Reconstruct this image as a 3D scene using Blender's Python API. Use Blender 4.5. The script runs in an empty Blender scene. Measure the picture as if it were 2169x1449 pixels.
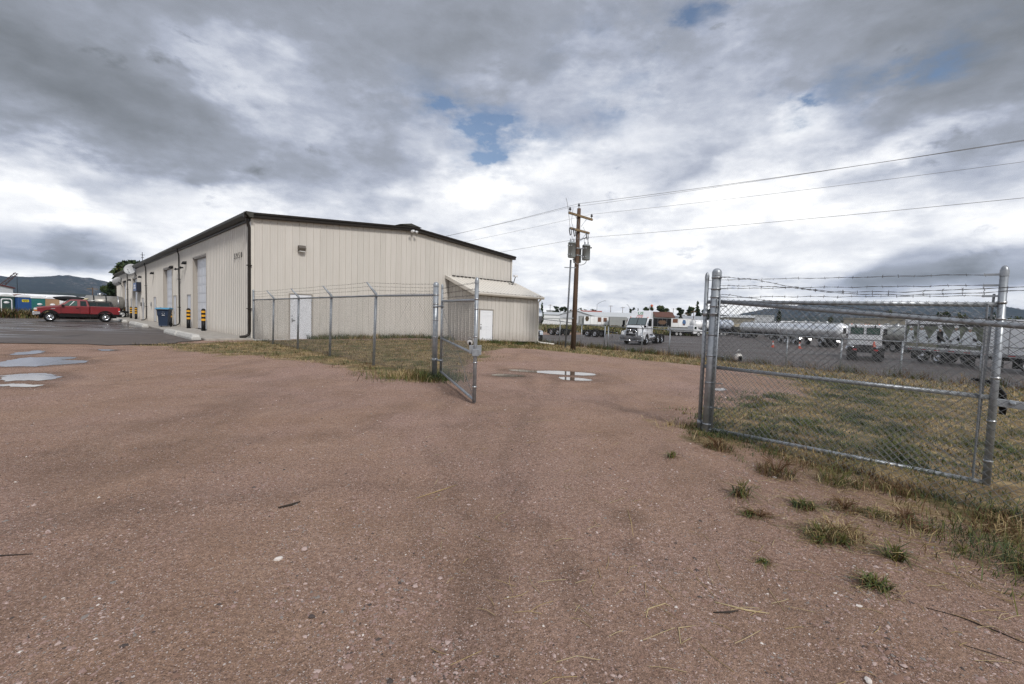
import bpy, bmesh, math, random
import numpy as np
from mathutils import Vector, Matrix

random.seed(7)
RNG = np.random.default_rng(11)
SC = bpy.context.scene
COL = SC.collection
R_ = math.radians
PI = math.pi

# ------------------------------------------------------------------ camera
EYE = 1.45
cam_d = bpy.data.cameras.new('camera')
cam_d.sensor_width = 36.0
cam_d.lens = 15.87
cam_d.clip_start = 0.05
cam_d.clip_end = 30000.0
cam = bpy.data.objects.new('camera', cam_d)
COL.objects.link(cam)
_p, _r = 0.05376, 0.02882
_f = Vector((0, math.cos(_p), -math.sin(_p)))
_x = Vector((1, 0, 0)); _u = _x.cross(_f)
_x2 = math.cos(_r) * _x + math.sin(_r) * _u
_u2 = -math.sin(_r) * _x + math.cos(_r) * _u
_m = Matrix((_x2, _u2, -_f)).transposed().to_4x4()
_m.translation = Vector((0, 0, EYE))
cam.matrix_world = _m
SC.camera = cam

# ------------------------------------------------------------------ exposure / colour
SC.view_settings.view_transform = 'Standard'
SC.view_settings.look = 'None'
SC.view_settings.gamma = 1.0
SC.view_settings.exposure = EXPOSURE = 0.80
SC.view_settings.use_curve_mapping = False
SC.render.engine = 'CYCLES'
SC.cycles.use_denoising = True
SC.cycles.denoising_prefilter = 'NONE'
SC.cycles.denoising_input_passes = 'RGB_ALBEDO_NORMAL'
SC.cycles.max_bounces = 6
SC.cycles.diffuse_bounces = 2
SC.cycles.glossy_bounces = 3
SC.cycles.transparent_max_bounces = 8
SC.cycles.volume_bounces = 0
SC.cycles.caustics_reflective = False
SC.cycles.caustics_refractive = False

# ------------------------------------------------------------------ node helper
class NT:
    """tiny wrapper that builds shader nodes from python expressions"""
    def __init__(s, tree):
        s.t = tree; s.n = tree.nodes; s.l = tree.links
    def new(s, typ, **kw):
        nd = s.n.new(typ)
        for k, v in kw.items(): setattr(nd, k, v)
        return nd
    def put(s, sock, v):
        if hasattr(v, 'links'): s.l.new(v, sock)
        else: sock.default_value = v
    def m(s, op, a, b=None, c=None, clamp=False):
        nd = s.new('ShaderNodeMath', operation=op); nd.use_clamp = clamp
        s.put(nd.inputs[0], a)
        if b is not None: s.put(nd.inputs[1], b)
        if c is not None: s.put(nd.inputs[2], c)
        return nd.outputs[0]
    def add(s, a, b): return s.m('ADD', a, b)
    def sub(s, a, b): return s.m('SUBTRACT', a, b)
    def mul(s, a, b): return s.m('MULTIPLY', a, b)
    def noise(s, vec, scale, detail=4.0, rough=0.55, dist=0.0, out=0, dim='3D'):
        nd = s.new('ShaderNodeTexNoise', noise_dimensions=dim)
        if vec is not None: s.l.new(vec, nd.inputs['Vector'])
        nd.inputs['Scale'].default_value = scale
        nd.inputs['Detail'].default_value = detail
        nd.inputs['Roughness'].default_value = rough
        nd.inputs['Distortion'].default_value = dist
        return nd.outputs[out]
    def voro(s, vec, scale, out='Distance', feature='F1'):
        nd = s.new('ShaderNodeTexVoronoi', feature=feature)
        s.l.new(vec, nd.inputs['Vector']); nd.inputs['Scale'].default_value = scale
        return nd.outputs[out]
    def ramp(s, v, stops, interp='LINEAR'):
        nd = s.new('ShaderNodeValToRGB'); nd.color_ramp.interpolation = interp
        e = nd.color_ramp.elements
        while len(e) < len(stops): e.new(0.5)
        for i, (p, c) in enumerate(stops):
            e[i].position = p
            if not hasattr(c, '__len__'): c = (c, c, c)
            e[i].color = (*c[:3], 1)
        s.put(nd.inputs[0], v)
        return nd.outputs[0]
    def mix(s, f, a, b, blend='MIX'):
        nd = s.new('ShaderNodeMix', data_type='RGBA', blend_type=blend)
        s.put(nd.inputs['Factor'], f)
        for i, v in ((6, a), (7, b)):
            if not hasattr(v, 'links') and len(v) == 3: v = (*v, 1)
            s.put(nd.inputs[i], v)
        return nd.outputs[2]
    def mapr(s, v, a, b, c=0.0, d=1.0, smooth=False):
        nd = s.new('ShaderNodeMapRange'); nd.interpolation_type = 'SMOOTHSTEP' if smooth else 'LINEAR'
        s.put(nd.inputs[0], v)
        for i, q in enumerate((a, b, c, d)): nd.inputs[i + 1].default_value = q
        return nd.outputs[0]
    def mapping(s, vec, scale=(1, 1, 1), rot=(0, 0, 0), loc=(0, 0, 0)):
        nd = s.new('ShaderNodeMapping'); s.l.new(vec, nd.inputs['Vector'])
        nd.inputs['Scale'].default_value = scale; nd.inputs['Rotation'].default_value = rot
        nd.inputs['Location'].default_value = loc
        return nd.outputs[0]

# ------------------------------------------------------------------ sky
SUN_AZ, SUN_EL = R_(150.0), R_(42.0)       # azimuth from +Y clockwise: behind the viewer's right shoulder
world = bpy.data.worlds.new('World'); SC.world = world
world.use_nodes = True
def build_sky():
    t = world.node_tree
    for nd in list(t.nodes): t.nodes.remove(nd)
    N = NT(t)
    tc = N.new('ShaderNodeTexCoord').outputs['Generated']
    sep = N.new('ShaderNodeSeparateXYZ'); t.links.new(tc, sep.inputs[0])
    X, Y, Z = sep.outputs
    az = N.m('ARCTAN2', X, Y)
    el = N.m('ARCSINE', N.m('MINIMUM', N.m('MAXIMUM', Z, -1.0), 1.0))
    # cloud-deck coordinates: clouds flatten towards the horizon
    inv = N.m('DIVIDE', 1.0, N.add(N.m('MAXIMUM', Z, 0.0), 0.13))
    cu = N.new('ShaderNodeCombineXYZ')
    t.links.new(N.mul(X, inv), cu.inputs[0]); t.links.new(N.mul(Y, inv), cu.inputs[1])
    deck = cu.outputs[0]
    # angular coordinates for the individual clouds
    ca = N.new('ShaderNodeCombineXYZ')
    t.links.new(X, ca.inputs[0]); t.links.new(Y, ca.inputs[1]); t.links.new(N.mul(Z, 2.1), ca.inputs[2])
    ang = ca.outputs[0]
    w1 = N.noise(ang, 3.2, 5, 0.55)
    w1b = N.noise(N.mapping(ang, loc=(7.3, 2.1, 4.4)), 3.2, 5, 0.55)
    w2 = N.noise(N.mapping(ang, loc=(1.3, 9.1, 2.4)), 11.0, 6, 0.6)
    w2b = N.noise(N.mapping(ang, loc=(5.3, 3.1, 8.4)), 11.0, 6, 0.6)
    az2 = N.add(az, N.add(N.mul(N.sub(w1, 0.5), 0.42), N.mul(N.sub(w2, 0.5), 0.14)))
    el2 = N.add(el, N.add(N.mul(N.sub(w1b, 0.5), 0.20), N.mul(N.sub(w2b, 0.5), 0.10)))
    def A(px, py):                          # direction of a cloud, from its bearing and height
        a = math.atan((px - 1086) / 957.0)
        yh = 670 + 0.0288 * (px - 1084)
        return a, math.atan((yh - py) / 957.0 * math.cos(a))
    def blob(px, py, wx, wy, rot=0.0, warp=True):
        a0, e0 = A(px, py)
        wa, we = wx / 957.0, wy / 957.0
        da = N.sub(az2 if warp else az, a0); de = N.sub(el2 if warp else el, e0)
        c, s_ = math.cos(R_(rot)), math.sin(R_(rot))
        u = N.add(N.mul(da, c / wa), N.mul(de, s_ / wa))
        v = N.add(N.mul(da, -s_ / we), N.mul(de, c / we))
        return N.m('POWER', 2.718, N.mul(N.add(N.mul(u, u), N.mul(v, v)), -1.0))
    # base brightness by elevation (display values)
    base = N.ramp(N.m('DIVIDE', el2, PI / 2), SKY_BASE)
    nb = N.noise(deck, 0.9, 6, 0.56, 0.3)
    nd_ = N.noise(N.mapping(deck, loc=(3, 5, 1)), 2.6, 8, 0.62, 0.25)
    nf = N.noise(N.mapping(ang, loc=(3, 5, 1)), 9.0, 7, 0.62, 0.2)
    L = N.add(base, N.add(N.mul(N.sub(nb, 0.5), 0.22), N.add(N.mul(N.sub(nd_, 0.5), 0.20), N.mul(N.sub(nf, 0.5), 0.34))))
    # ragged puffs with harder edges
    p1 = N.mapr(N.noise(N.mapping(deck, loc=(2, 8, 1)), 1.5, 9, 0.58, 0.15), 0.46, 0.60, 0.0, 1.0, True)
    p2 = N.mapr(N.noise(N.mapping(ang, loc=(6, 2, 9)), 5.2, 9, 0.60, 0.2), 0.47, 0.60, 0.0, 1.0, True)
    L = N.add(L, N.add(N.mul(N.sub(p1, 0.5), 0.045), N.mul(N.sub(p2, 0.5), 0.06)))
    for (px, py, wx, wy, rot, amp) in SKY_LOW:             # small dark cumulus low over the hills
        mk = N.mapr(N.add(blob(px, py, wx, wy, rot, False), N.mul(N.sub(nf, 0.5), 1.5)), 0.15, 0.85, 0.0, 1.0, True)
        L = N.add(L, N.mul(mk, amp))
    for (px, py, wx, wy, rot, amp) in SKY_BLOBS:
        L = N.add(L, N.mul(blob(px, py, wx, wy, rot), amp))
    L = N.add(L, N.mul(N.sub(0.62, N.m('MINIMUM', L, 0.62)), 0.5))      # thick cloud never gets fully dark
    L = N.m('MINIMUM', N.m('MAXIMUM', L, 0.40), 1.06)
    lin = N.m('POWER', L, 2.2)
    tint = N.ramp(L, [(0.0, (0.88, 0.98, 1.09)), (0.45, (0.90, 0.98, 1.09)), (0.68, (0.88, 0.955, 1.15)), (0.88, (0.96, 0.985, 1.05)), (1.0, (1, 1, 1))])
    vm = N.new('ShaderNodeVectorMath', operation='SCALE')
    t.links.new(tint, vm.inputs[0]); t.links.new(lin, vm.inputs['Scale'])
    clouds = vm.outputs[0]
    # open blue between the clouds: Nishita sky
    sky = N.new('ShaderNodeTexSky'); sky.sky_type = 'NISHITA'
    sky.sun_disc = False; sky.sun_elevation = SUN_EL; sky.sun_rotation = SUN_AZ
    sky.air_density = 1.0; sky.dust_density = 0.6; sky.ozone_density = 1.4
    hole = None
    for (px, py, wx, wy, rot, amp) in SKY_HOLES:
        b = N.mul(blob(px, py, wx, wy, rot), amp)
        hole = b if hole is None else N.add(hole, b)
    hole = N.mul(hole, N.mapr(N.noise(N.mapping(ang, loc=(8, 1, 3)), 9.0, 8, 0.62), 0.42, 0.58, 0.05, 1.0))
    hole = N.m('MINIMUM', hole, 0.9)
    b1 = N.new('ShaderNodeBackground'); t.links.new(clouds, b1.inputs[0]); b1.inputs[1].default_value = CLOUD_STRENGTH
    b2 = N.new('ShaderNodeBackground'); t.links.new(sky.outputs[0], b2.inputs[0]); b2.inputs[1].default_value = 0.065
    mx = N.new('ShaderNodeMixShader'); N.put(mx.inputs[0], hole)
    t.links.new(b1.outputs[0], mx.inputs[1]); t.links.new(b2.outputs[0], mx.inputs[2])
    out = N.new('ShaderNodeOutputWorld'); t.links.new(mx.outputs[0], out.inputs[0])
CLOUD_STRENGTH = 0.66
SKY_BASE = [(0.0, 0.93), (0.045, 0.97), (0.11, 0.96), (0.165, 0.92), (0.23, 0.75), (0.31, 0.61), (0.42, 0.62), (0.62, 0.84), (1.0, 0.95)]
# individual clouds: bearing, height, widths, tilt, brightness change
SKY_BLOBS = [
    (330, 285, 420, 75, -10, -0.22), (60, 190, 300, 110, 0, -0.15), (60, 20, 260, 120, 0, -0.10), (2120, 20, 240, 120, 0, -0.12), (700, 330, 200, 45, -6, -0.17),
    (900, 130, 300, 90, 0, -0.03), (520, 190, 190, 60, -28, 0.14), (560, 150, 90, 40, 0, 0.10),
    (190, 345, 60, 22, -20, 0.14), (330, 430, 300, 40, -10, 0.06), (60, 330, 90, 40, 0, 0.08),
    (60, 480, 90, 20, 0, 0.05), (300, 470, 160, 60, 0, 0.05),
    (200, 590, 110, 14, 0, 0.12), (430, 395, 60, 20, -15, 0.14), (250, 395, 80, 30, -25, -0.18),
    (1020, 390, 240, 42, 5, 0.16), (1280, 190, 150, 34, 0, 0.12), (1100, 185, 130, 30, 0, 0.08), (1430, 230, 210, 70, 8, 0.12), (1750, 235, 150, 40, 0, 0.06),
    (1650, 300, 90, 35, 20, 0.20), (1560, 130, 260, 60, 0, 0.05), (1330, 90, 200, 60, 0, 0.02),
    (1980, 285, 130, 25, 20, 0.22), (2120, 240, 120, 40, 25, -0.16), (2090, 90, 200, 90, 0, -0.13), (2080, 380, 160, 40, 10, -0.18), (1930, 350, 120, 26, 10, -0.12),
    (1500, 350, 160, 24, 8, -0.08), (1830, 430, 260, 30, 8, 0.06), (1600, 440, 200, 40, 5, 0.08),
    (1800, 590, 120, 18, 6, -0.08),
    (1480, 600, 170, 22, 6, -0.10), (1700, 625, 160, 16, 2, 0.05), (1340, 640, 120, 12, 0, -0.06), (1300, 560, 160, 16, 4, -0.04), (1500, 520, 120, 14, 4, -0.05),
]
SKY_LOW = [(40, 515, 90, 34, 0, -0.19), (190, 528, 62, 36, 0, -0.20), (110, 548, 170, 16, 0, -0.07), (1925, 565, 80, 38, 14, -0.26), (1850, 588, 90, 16, 8, -0.16), (2130, 560, 70, 30, 10, -0.25), (2060, 592, 120, 14, 0, -0.10)]
SKY_HOLES = [
    (1020, 272, 90, 38, -20, 0.85), (1040, 322, 30, 14, 0, 1.3), (985, 262, 40, 16, -25, 0.8), (1235, 235, 70, 30, 15, 0.55), (1180, 300, 90, 30, 0, 0.3),
    (1330, 110, 60, 60, 40, 0.35), (1460, 15, 70, 24, 10, 0.7), (1390, 50, 130, 40, 20, 0.3),
    (1712, 213, 60, 13, 12, 1.2), (1930, 145, 70, 30, 25, 0.95), (1650, 285, 36, 14, 10, 0.7), (1200, 120, 80, 50, 0, 0.25), (870, 210, 60, 60, 0, 0.2),
]
build_sky()

sun_d = bpy.data.lights.new('sun', 'SUN')
sun_d.energy = 1.5; sun_d.angle = R_(10.0); sun_d.color = (1.0, 0.955, 0.90)
sun = bpy.data.objects.new('sun', sun_d); COL.objects.link(sun)
_d = Vector((math.sin(SUN_AZ) * math.cos(SUN_EL), math.cos(SUN_AZ) * math.cos(SUN_EL), math.sin(SUN_EL)))
sun.rotation_euler = _d.to_track_quat('Z', 'Y').to_euler()
sun.location = (20, -20, 40)

# ------------------------------------------------------------------ object helpers
def tag(o, label=None, cat=None, group=None, kind=None):
    if label: o['label'] = label
    if cat: o['category'] = cat
    if group: o['group'] = group
    if kind: o['kind'] = kind
    return o
def empty(name, loc=(0, 0, 0), rz=0.0, parent=None, scale=1.0):
    o = bpy.data.objects.new(name, None); o.empty_display_size = 0.2
    COL.objects.link(o); o.location = loc; o.rotation_euler = (0, 0, rz)
    if scale != 1.0: o.scale = (scale,) * 3
    if parent: o.parent = parent
    return o
def thing(name, label, cat, loc=(0, 0, 0), rz=0.0, group=None, scale=1.0):
    return tag(empty(name, loc, rz, scale=scale), label, cat, group)
def link(name, me, parent=None, loc=None, rot=None):
    o = bpy.data.objects.new(name, me); COL.objects.link(o)
    if parent: o.parent = parent
    if loc is not None: o.location = loc
    if rot is not None: o.rotation_euler = rot
    return o
def kids(o): return [c for c in bpy.data.objects if c.parent == o]
def copy_tree(o, parent=None):
    c = o.copy(); COL.objects.link(c); c.parent = parent
    for ch in o.children: copy_tree(ch, c)
    return c

class MB:
    """collects simple shapes and links them as ONE mesh object"""
    def __init__(s): s.v = []; s.f = []; s.sm = []; s.mi = []; s.cur = 0
    def raw(s, vs, fs, smooth=False):
        b = len(s.v); s.v += [tuple(q) for q in vs]
        for f in fs: s.f.append(tuple(b + i for i in f)); s.sm.append(smooth); s.mi.append(s.cur)
        return s
    def box(s, x0, x1, y0, y1, z0, z1, M=None):
        vs = [Vector((x, y, z)) for z in (z0, z1) for y in (y0, y1) for x in (x0, x1)]
        if M is not None: vs = [M @ q for q in vs]
        return s.raw(vs, [(0, 2, 3, 1), (4, 5, 7, 6), (0, 1, 5, 4), (2, 6, 7, 3), (0, 4, 6, 2), (1, 3, 7, 5)])
    def cbox(s, c, sz, rz=0.0, ry=0.0, rx=0.0):
        M = Matrix.Translation(c) @ Matrix.Rotation(rz, 4, 'Z') @ Matrix.Rotation(ry, 4, 'Y') @ Matrix.Rotation(rx, 4, 'X')
        a, b, c_ = sz[0] / 2, sz[1] / 2, sz[2] / 2
        return s.box(-a, a, -b, b, -c_, c_, M)
    def tube(s, pts, r, n=8, cap=True, smooth=True):
        pts = [Vector(q) for q in pts]
        rs = r if hasattr(r, '__len__') else [r] * len(pts)
        vs = []; up0 = None
        for i, p in enumerate(pts):
            d = (pts[min(i + 1, len(pts) - 1)] - pts[max(i - 1, 0)])
            d = d.normalized() if d.length > 1e-9 else Vector((0, 0, 1))
            if up0 is None:
                up0 = Vector((0, 0, 1)) if abs(d.z) < 0.9 else Vector((1, 0, 0))
            a = d.cross(up0)
            if a.length < 1e-5: a = d.cross(Vector((0.3, 1, 0.2)))
            a.normalize(); b = a.cross(d).normalized(); up0 = b
            for k in range(n):
                t = 2 * PI * k / n
                vs.append(p + rs[i] * (math.cos(t) * a + math.sin(t) * b))
        fs = [(i * n + k, i * n + (k + 1) % n, (i + 1) * n + (k + 1) % n, (i + 1) * n + k) for i in range(len(pts) - 1) for k in range(n)]
        if cap and n > 2:
            s.raw(vs, fs, smooth); L = len(pts) - 1
            b = len(s.v) - len(vs)
            s.f.append(tuple(b + k for k in range(n))[::-1]); s.sm.append(False); s.mi.append(s.cur)
            s.f.append(tuple(b + L * n + k for k in range(n))); s.sm.append(False); s.mi.append(s.cur)
            return s
        return s.raw(vs, fs, smooth)
    def bar(s, a, b, w, h=None):
        """rectangular bar from a to b"""
        a, b = Vector(a), Vector(b); h = h or w
        d = (b - a).normalized(); up = Vector((0, 0, 1)) if abs(d.z) < 0.95 else Vector((1, 0, 0))
        x = d.cross(up).normalized() * (w / 2); y = x.cross(d).normalized() * (h / 2)
        vs = [p + sx * x + sy * y for p in (a, b) for sx, sy in ((-1, -1), (1, -1), (1, 1), (-1, 1))]
        return s.raw(vs, [(0, 1, 2, 3), (7, 6, 5, 4), (0, 4, 5, 1), (1, 5, 6, 2), (2, 6, 7, 3), (3, 7, 4, 0)])
    def lathe(s, prof, n=24, M=None, smooth=True):
        """profile [(r, z)] revolved round z"""
        vs = [Vector((r * math.cos(2 * PI * k / n), r * math.sin(2 * PI * k / n), z)) for r, z in prof for k in range(n)]
        if M is not None: vs = [M @ q for q in vs]
        fs = [(i * n + k, i * n + (k + 1) % n, (i + 1) * n + (k + 1) % n, (i + 1) * n + k) for i in range(len(prof) - 1) for k in range(n)]
        return s.raw(vs, fs, smooth)
    def prism(s, pts, a, b, axis='y', fa=None, fb=None):
        """polygon pts [(u, v)] extruded along an axis from a to b; the axis order keeps (u,v) in the other two"""
        def P(u, v, w): return {'y': (u, w, v), 'x': (w, u, v), 'z': (u, v, w)}[axis]
        n = len(pts)
        vs = [P(*(fa(q) if fa else q), a) for q in pts] + [P(*(fb(q) if fb else q), b) for q in pts]
        fs = [tuple(range(n)), tuple(range(2 * n - 1, n - 1, -1))] + [(k, n + k, n + (k + 1) % n, (k + 1) % n) for k in range(n)]
        return s.raw(vs, fs)
    def quad(s, a, b, c, d): return s.raw([a, b, c, d], [(0, 1, 2, 3)])
    def build(s, name, mats, parent=None, loc=None, rz=None, bevel=0.0, recalc=True, kind=None, seg=2):
        me = bpy.data.meshes.new(name)
        me.from_pydata(s.v, [], s.f)
        if not isinstance(mats, (list, tuple)): mats = [mats]
        for q in mats: me.materials.append(q)
        me.polygons.foreach_set('use_smooth', s.sm)
        if len(mats) > 1: me.polygons.foreach_set('material_index', s.mi)
        if recalc:
            bm = bmesh.new(); bm.from_mesh(me)
            bmesh.ops.recalc_face_normals(bm, faces=bm.faces); bm.to_mesh(me); bm.free()
        me.update()
        o = link(name, me, parent, loc, None if rz is None else (0, 0, rz))
        if bevel:
            md = o.modifiers.new('bevel', 'BEVEL'); md.width = bevel; md.segments = seg
            md.limit_method = 'ANGLE'; md.angle_limit = R_(32)
        if kind: o['kind'] = kind
        return o

def np_mesh(name, verts, faces, mats, mi=None, parent=None, smooth=False):
    """fast mesh from arrays: faces (n,k)"""
    me = bpy.data.meshes.new(name)
    nf, k = faces.shape
    me.vertices.add(len(verts)); me.vertices.foreach_set('co', np.ascontiguousarray(verts, dtype=np.float32).ravel())
    me.loops.add(nf * k); me.loops.foreach_set('vertex_index', faces.astype(np.int32).ravel())
    me.polygons.add(nf); me.polygons.foreach_set('loop_start', np.arange(nf, dtype=np.int32) * k)
    if not isinstance(mats, (list, tuple)): mats = [mats]
    for q in mats: me.materials.append(q)
    if mi is not None: me.polygons.foreach_set('material_index', np.ascontiguousarray(mi, dtype=np.int32))
    if smooth: me.polygons.foreach_set('use_smooth', np.ones(nf, dtype=bool))
    me.update(calc_edges=True)
    return link(name, me, parent)

# ------------------------------------------------------------------ materials
MATS = {}
def mat(name, col, rough=0.6, metal=0.0, var=0.0, vscale=6.0, bump=0.0, bscale=60.0, spec=0.5, dirt=None, coord='Object', stretch=(1, 1, 1), coat=0.0, ior=None, emit=None):
    if name in MATS: return MATS[name]
    m = bpy.data.materials.new(name); m.use_nodes = True
    N = NT(m.node_tree); bs = m.node_tree.nodes['Principled BSDF']
    bs.inputs['Roughness'].default_value = rough; bs.inputs['Metallic'].default_value = metal
    bs.inputs['Specular IOR Level'].default_value = spec
    if coat: bs.inputs['Coat Weight'].default_value = coat; bs.inputs['Coat Roughness'].default_value = 0.06
    if ior: bs.inputs['IOR'].default_value = ior
    c = (*col, 1)
    bs.inputs['Base Color'].default_value = c
    if emit: bs.inputs['Emission Color'].default_value = (*emit[:3], 1); bs.inputs['Emission Strength'].default_value = emit[3]
    if var or bump or dirt:
        tc = N.new('ShaderNodeTexCoord').outputs[coord]
        v = N.mapping(tc, scale=stretch) if stretch != (1, 1, 1) else tc
    colsock = None
    if var:
        n = N.noise(v, vscale, 6, 0.6)
        lo = tuple(q * (1 - var) for q in col); hi = tuple(min(1, q * (1 + var)) for q in col)
        colsock = N.ramp(n, [(0.3, lo), (0.7, hi)])
    if dirt:
        dcol, amt, dscale = dirt
        f = N.mul(N.mapr(N.noise(v, dscale, 7, 0.65, 0.4), 0.48, 0.72), amt)
        colsock = N.mix(f, colsock if colsock is not None else c, (*dcol, 1))
    if colsock is not None: m.node_tree.links.new(colsock, bs.inputs['Base Color'])
    if bump:
        b = N.new('ShaderNodeBump'); b.inputs['Strength'].default_value = bump; b.inputs['Distance'].default_value = 0.02
        m.node_tree.links.new(N.noise(v, bscale, 5, 0.6), b.inputs['Height'])
        m.node_tree.links.new(b.outputs[0], bs.inputs['Normal'])
    MATS[name] = m
    return m

def siding_material():
    m = bpy.data.materials.new('beige painted steel siding'); m.use_nodes = True
    N = NT(m.node_tree); bs = m.node_tree.nodes['Principled BSDF']; Lk = m.node_tree.links
    P = N.new('ShaderNodeNewGeometry').outputs['Position']
    oi = N.new('ShaderNodeObjectInfo').outputs['Random']
    c = N.ramp(N.noise(N.mapping(P, scale=(2.2, 2.2, 0.35)), 1.0, 6, 0.6), [(0.3, (0.535, 0.510, 0.470)), (0.7, (0.585, 0.560, 0.520))])
    c = N.mix(0.5, c, N.ramp(oi, [(0.0, (0.93, 0.93, 0.92)), (1.0, (1.06, 1.05, 1.05))]), 'MULTIPLY')
    # thin rain streaks and mud splashed up from the ground
    st = N.mapr(N.noise(N.mapping(P, scale=(14, 14, 0.5)), 1.0, 5, 0.6), 0.58, 0.78)
    c = N.mix(N.mul(st, 0.10), c, (0.32, 0.28, 0.24))
    sp = N.new('ShaderNodeSeparateXYZ'); Lk.new(P, sp.inputs[0])
    hz = N.mapr(N.add(sp.outputs[2], N.mul(N.noise(P, 3.5, 6, 0.7), 0.9)), 0.25, 1.0, 1.0, 0.0)
    c = N.mix(N.mul(hz, 0.50), c, (0.285, 0.225, 0.175))
    Lk.new(c, bs.inputs['Base Color']); bs.inputs['Roughness'].default_value = 0.45
    b = N.new('ShaderNodeBump'); b.inputs['Strength'].default_value = 0.25; b.inputs['Distance'].default_value = 0.01
    Lk.new(N.noise(N.mapping(P, scale=(2.5, 2.5, 0.8)), 1.0, 4, 0.6), b.inputs['Height']); Lk.new(b.outputs[0], bs.inputs['Normal'])
    return m
M_SIDING = siding_material()
M_CREAM = mat('cream painted steel', (0.63, 0.60, 0.545), 0.4, var=0.05, vscale=2.0)
M_TRIM = mat('dark brown trim', (0.018, 0.014, 0.011), 0.5, var=0.2, vscale=3, spec=0.25)
M_TRIM2 = mat('bronze gutter', (0.052, 0.050, 0.042), 0.45, var=0.15, vscale=3, spec=0.3)
M_ROOF = mat('grey brown roof steel', (0.12, 0.105, 0.09), 0.45, var=0.15)
M_WHITE = mat('white paint', (0.74, 0.75, 0.77), 0.40, var=0.04, vscale=3, dirt=((0.5, 0.47, 0.43), 0.25, 2.2))
M_DOORW = mat('white door paint', (0.70, 0.72, 0.76), 0.45, var=0.03, vscale=3)
M_FRAME = mat('beige door frame', (0.36, 0.33, 0.29), 0.5)
M_BLACK = mat('black paint', (0.008, 0.008, 0.009), 0.5, spec=0.25)
M_RUBBER = mat('tyre rubber', (0.011, 0.011, 0.011), 0.9, var=0.3, vscale=9, spec=0.2)
M_CHROME = mat('chrome', (0.62, 0.63, 0.65), 0.16, 1.0)
M_ALU = mat('polished aluminium', (0.62, 0.64, 0.66), 0.14, 1.0, var=0.08, vscale=2)
M_STEEL = mat('brushed steel', (0.45, 0.46, 0.47), 0.35, 1.0, var=0.15)
M_GALV = mat('galvanised steel', (0.32, 0.345, 0.37), 0.40, 0.55, var=0.20, vscale=14, dirt=((0.17, 0.17, 0.175), 0.5, 9.0))
M_GALVD = mat('weathered galvanised wire', (0.19, 0.20, 0.21), 0.5, 0.6, var=0.2, vscale=20)
M_BARB = mat('barbed wire steel', (0.085, 0.075, 0.068), 0.6, 0.5, var=0.3, vscale=30)
M_GLASS = mat('dark tinted glass', (0.012, 0.022, 0.020), 0.04, spec=0.7)
M_GLASSG = mat('green tinted glass', (0.05, 0.10, 0.085), 0.04, spec=0.8)
M_CONC = mat('concrete', (0.36, 0.335, 0.30), 0.85, var=0.18, vscale=3.5, bump=0.25, bscale=40, dirt=((0.16, 0.13, 0.11), 0.5, 1.6))
M_CONCW = mat('pale concrete', (0.50, 0.49, 0.46), 0.85, var=0.12, vscale=6, bump=0.3, bscale=50, dirt=((0.30, 0.27, 0.24), 0.6, 5.0))
M_YELLOW = mat('safety yellow', (0.72, 0.36, 0.02), 0.45, var=0.1, vscale=8)
M_RED = mat('dark red car paint', (0.18, 0.008, 0.013), 0.32, coat=0.45, var=0.12, vscale=1.5)
M_LOWDARK = mat('dark lower body', (0.009, 0.008, 0.008), 0.7, spec=0.2)
M_BLUEBIN = mat('dark blue plastic', (0.007, 0.020, 0.050), 0.5, var=0.12)
M_BLUELID = mat('light blue plastic', (0.06, 0.27, 0.45), 0.5, var=0.08)
M_WOOD = mat('creosoted pole wood', (0.090, 0.055, 0.036), 0.85, var=0.5, vscale=5, stretch=(9, 9, 0.35), bump=0.4, bscale=20)
M_ARM = mat('weathered crossarm wood', (0.20, 0.14, 0.075), 0.85, var=0.35, vscale=6, bump=0.3)
M_XFMR = mat('transformer grey', (0.28, 0.31, 0.32), 0.45, var=0.08)
M_INSUL = mat('insulator porcelain', (0.05, 0.05, 0.055), 0.25)
M_WIRE = mat('aluminium conductor', (0.26, 0.265, 0.275), 0.6)
M_ORANGE = mat('orange plastic', (0.52, 0.075, 0.03), 0.5)
M_AMBER = mat('amber lens', (0.75, 0.25, 0.03), 0.25)
M_REDLENS = mat('red lens', (0.5, 0.02, 0.02), 0.25)
M_LAMP = mat('headlight lens', (0.65, 0.66, 0.66), 0.12, spec=0.8)

# ------------------------------------------------------------------ terrain
def sstep(a, b, x):
    t = np.clip((x - a) / (b - a), 0, 1); return t * t * (3 - 2 * t)
_w = [(RNG.uniform(0, 2 * PI), RNG.uniform(0, 2 * PI)) for _ in range(60)]
def fbm(x, y, s0, octs=5, seed=0):
    """sum of rotated sines: cheap smooth relief for height fields"""
    out = 0.0; amp = 1.0; tot = 0
    for o in range(octs):
        for k in range(3):
            a, ph = _w[(seed * 7 + o * 3 + k) % 60]
            w = 2 * PI / (s0 / 2 ** o) * (0.8 + 0.13 * k)
            out = out + amp * np.sin((x * math.cos(a) + y * math.sin(a)) * w + ph + 1.3 * np.sin((x * math.sin(a) - y * math.cos(a)) * w * 0.37 + ph * 2))
        tot += amp * 1.7; amp *= 0.5
    return out / tot
PUDDLE_SPOTS = [(-11.8, 11.4, 1.8), (-9.4, 8.9, 1.2), (-14.3, 13.4, 1.2), (-8.9, 8.0, 0.6), (-13.3, 14.8, 0.9), (1.0, 12.1, 1.6), (1.5, 10.95, 0.8), (0, 11.25, 0.8), (4.65, 9.9, 0.5)]
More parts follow.
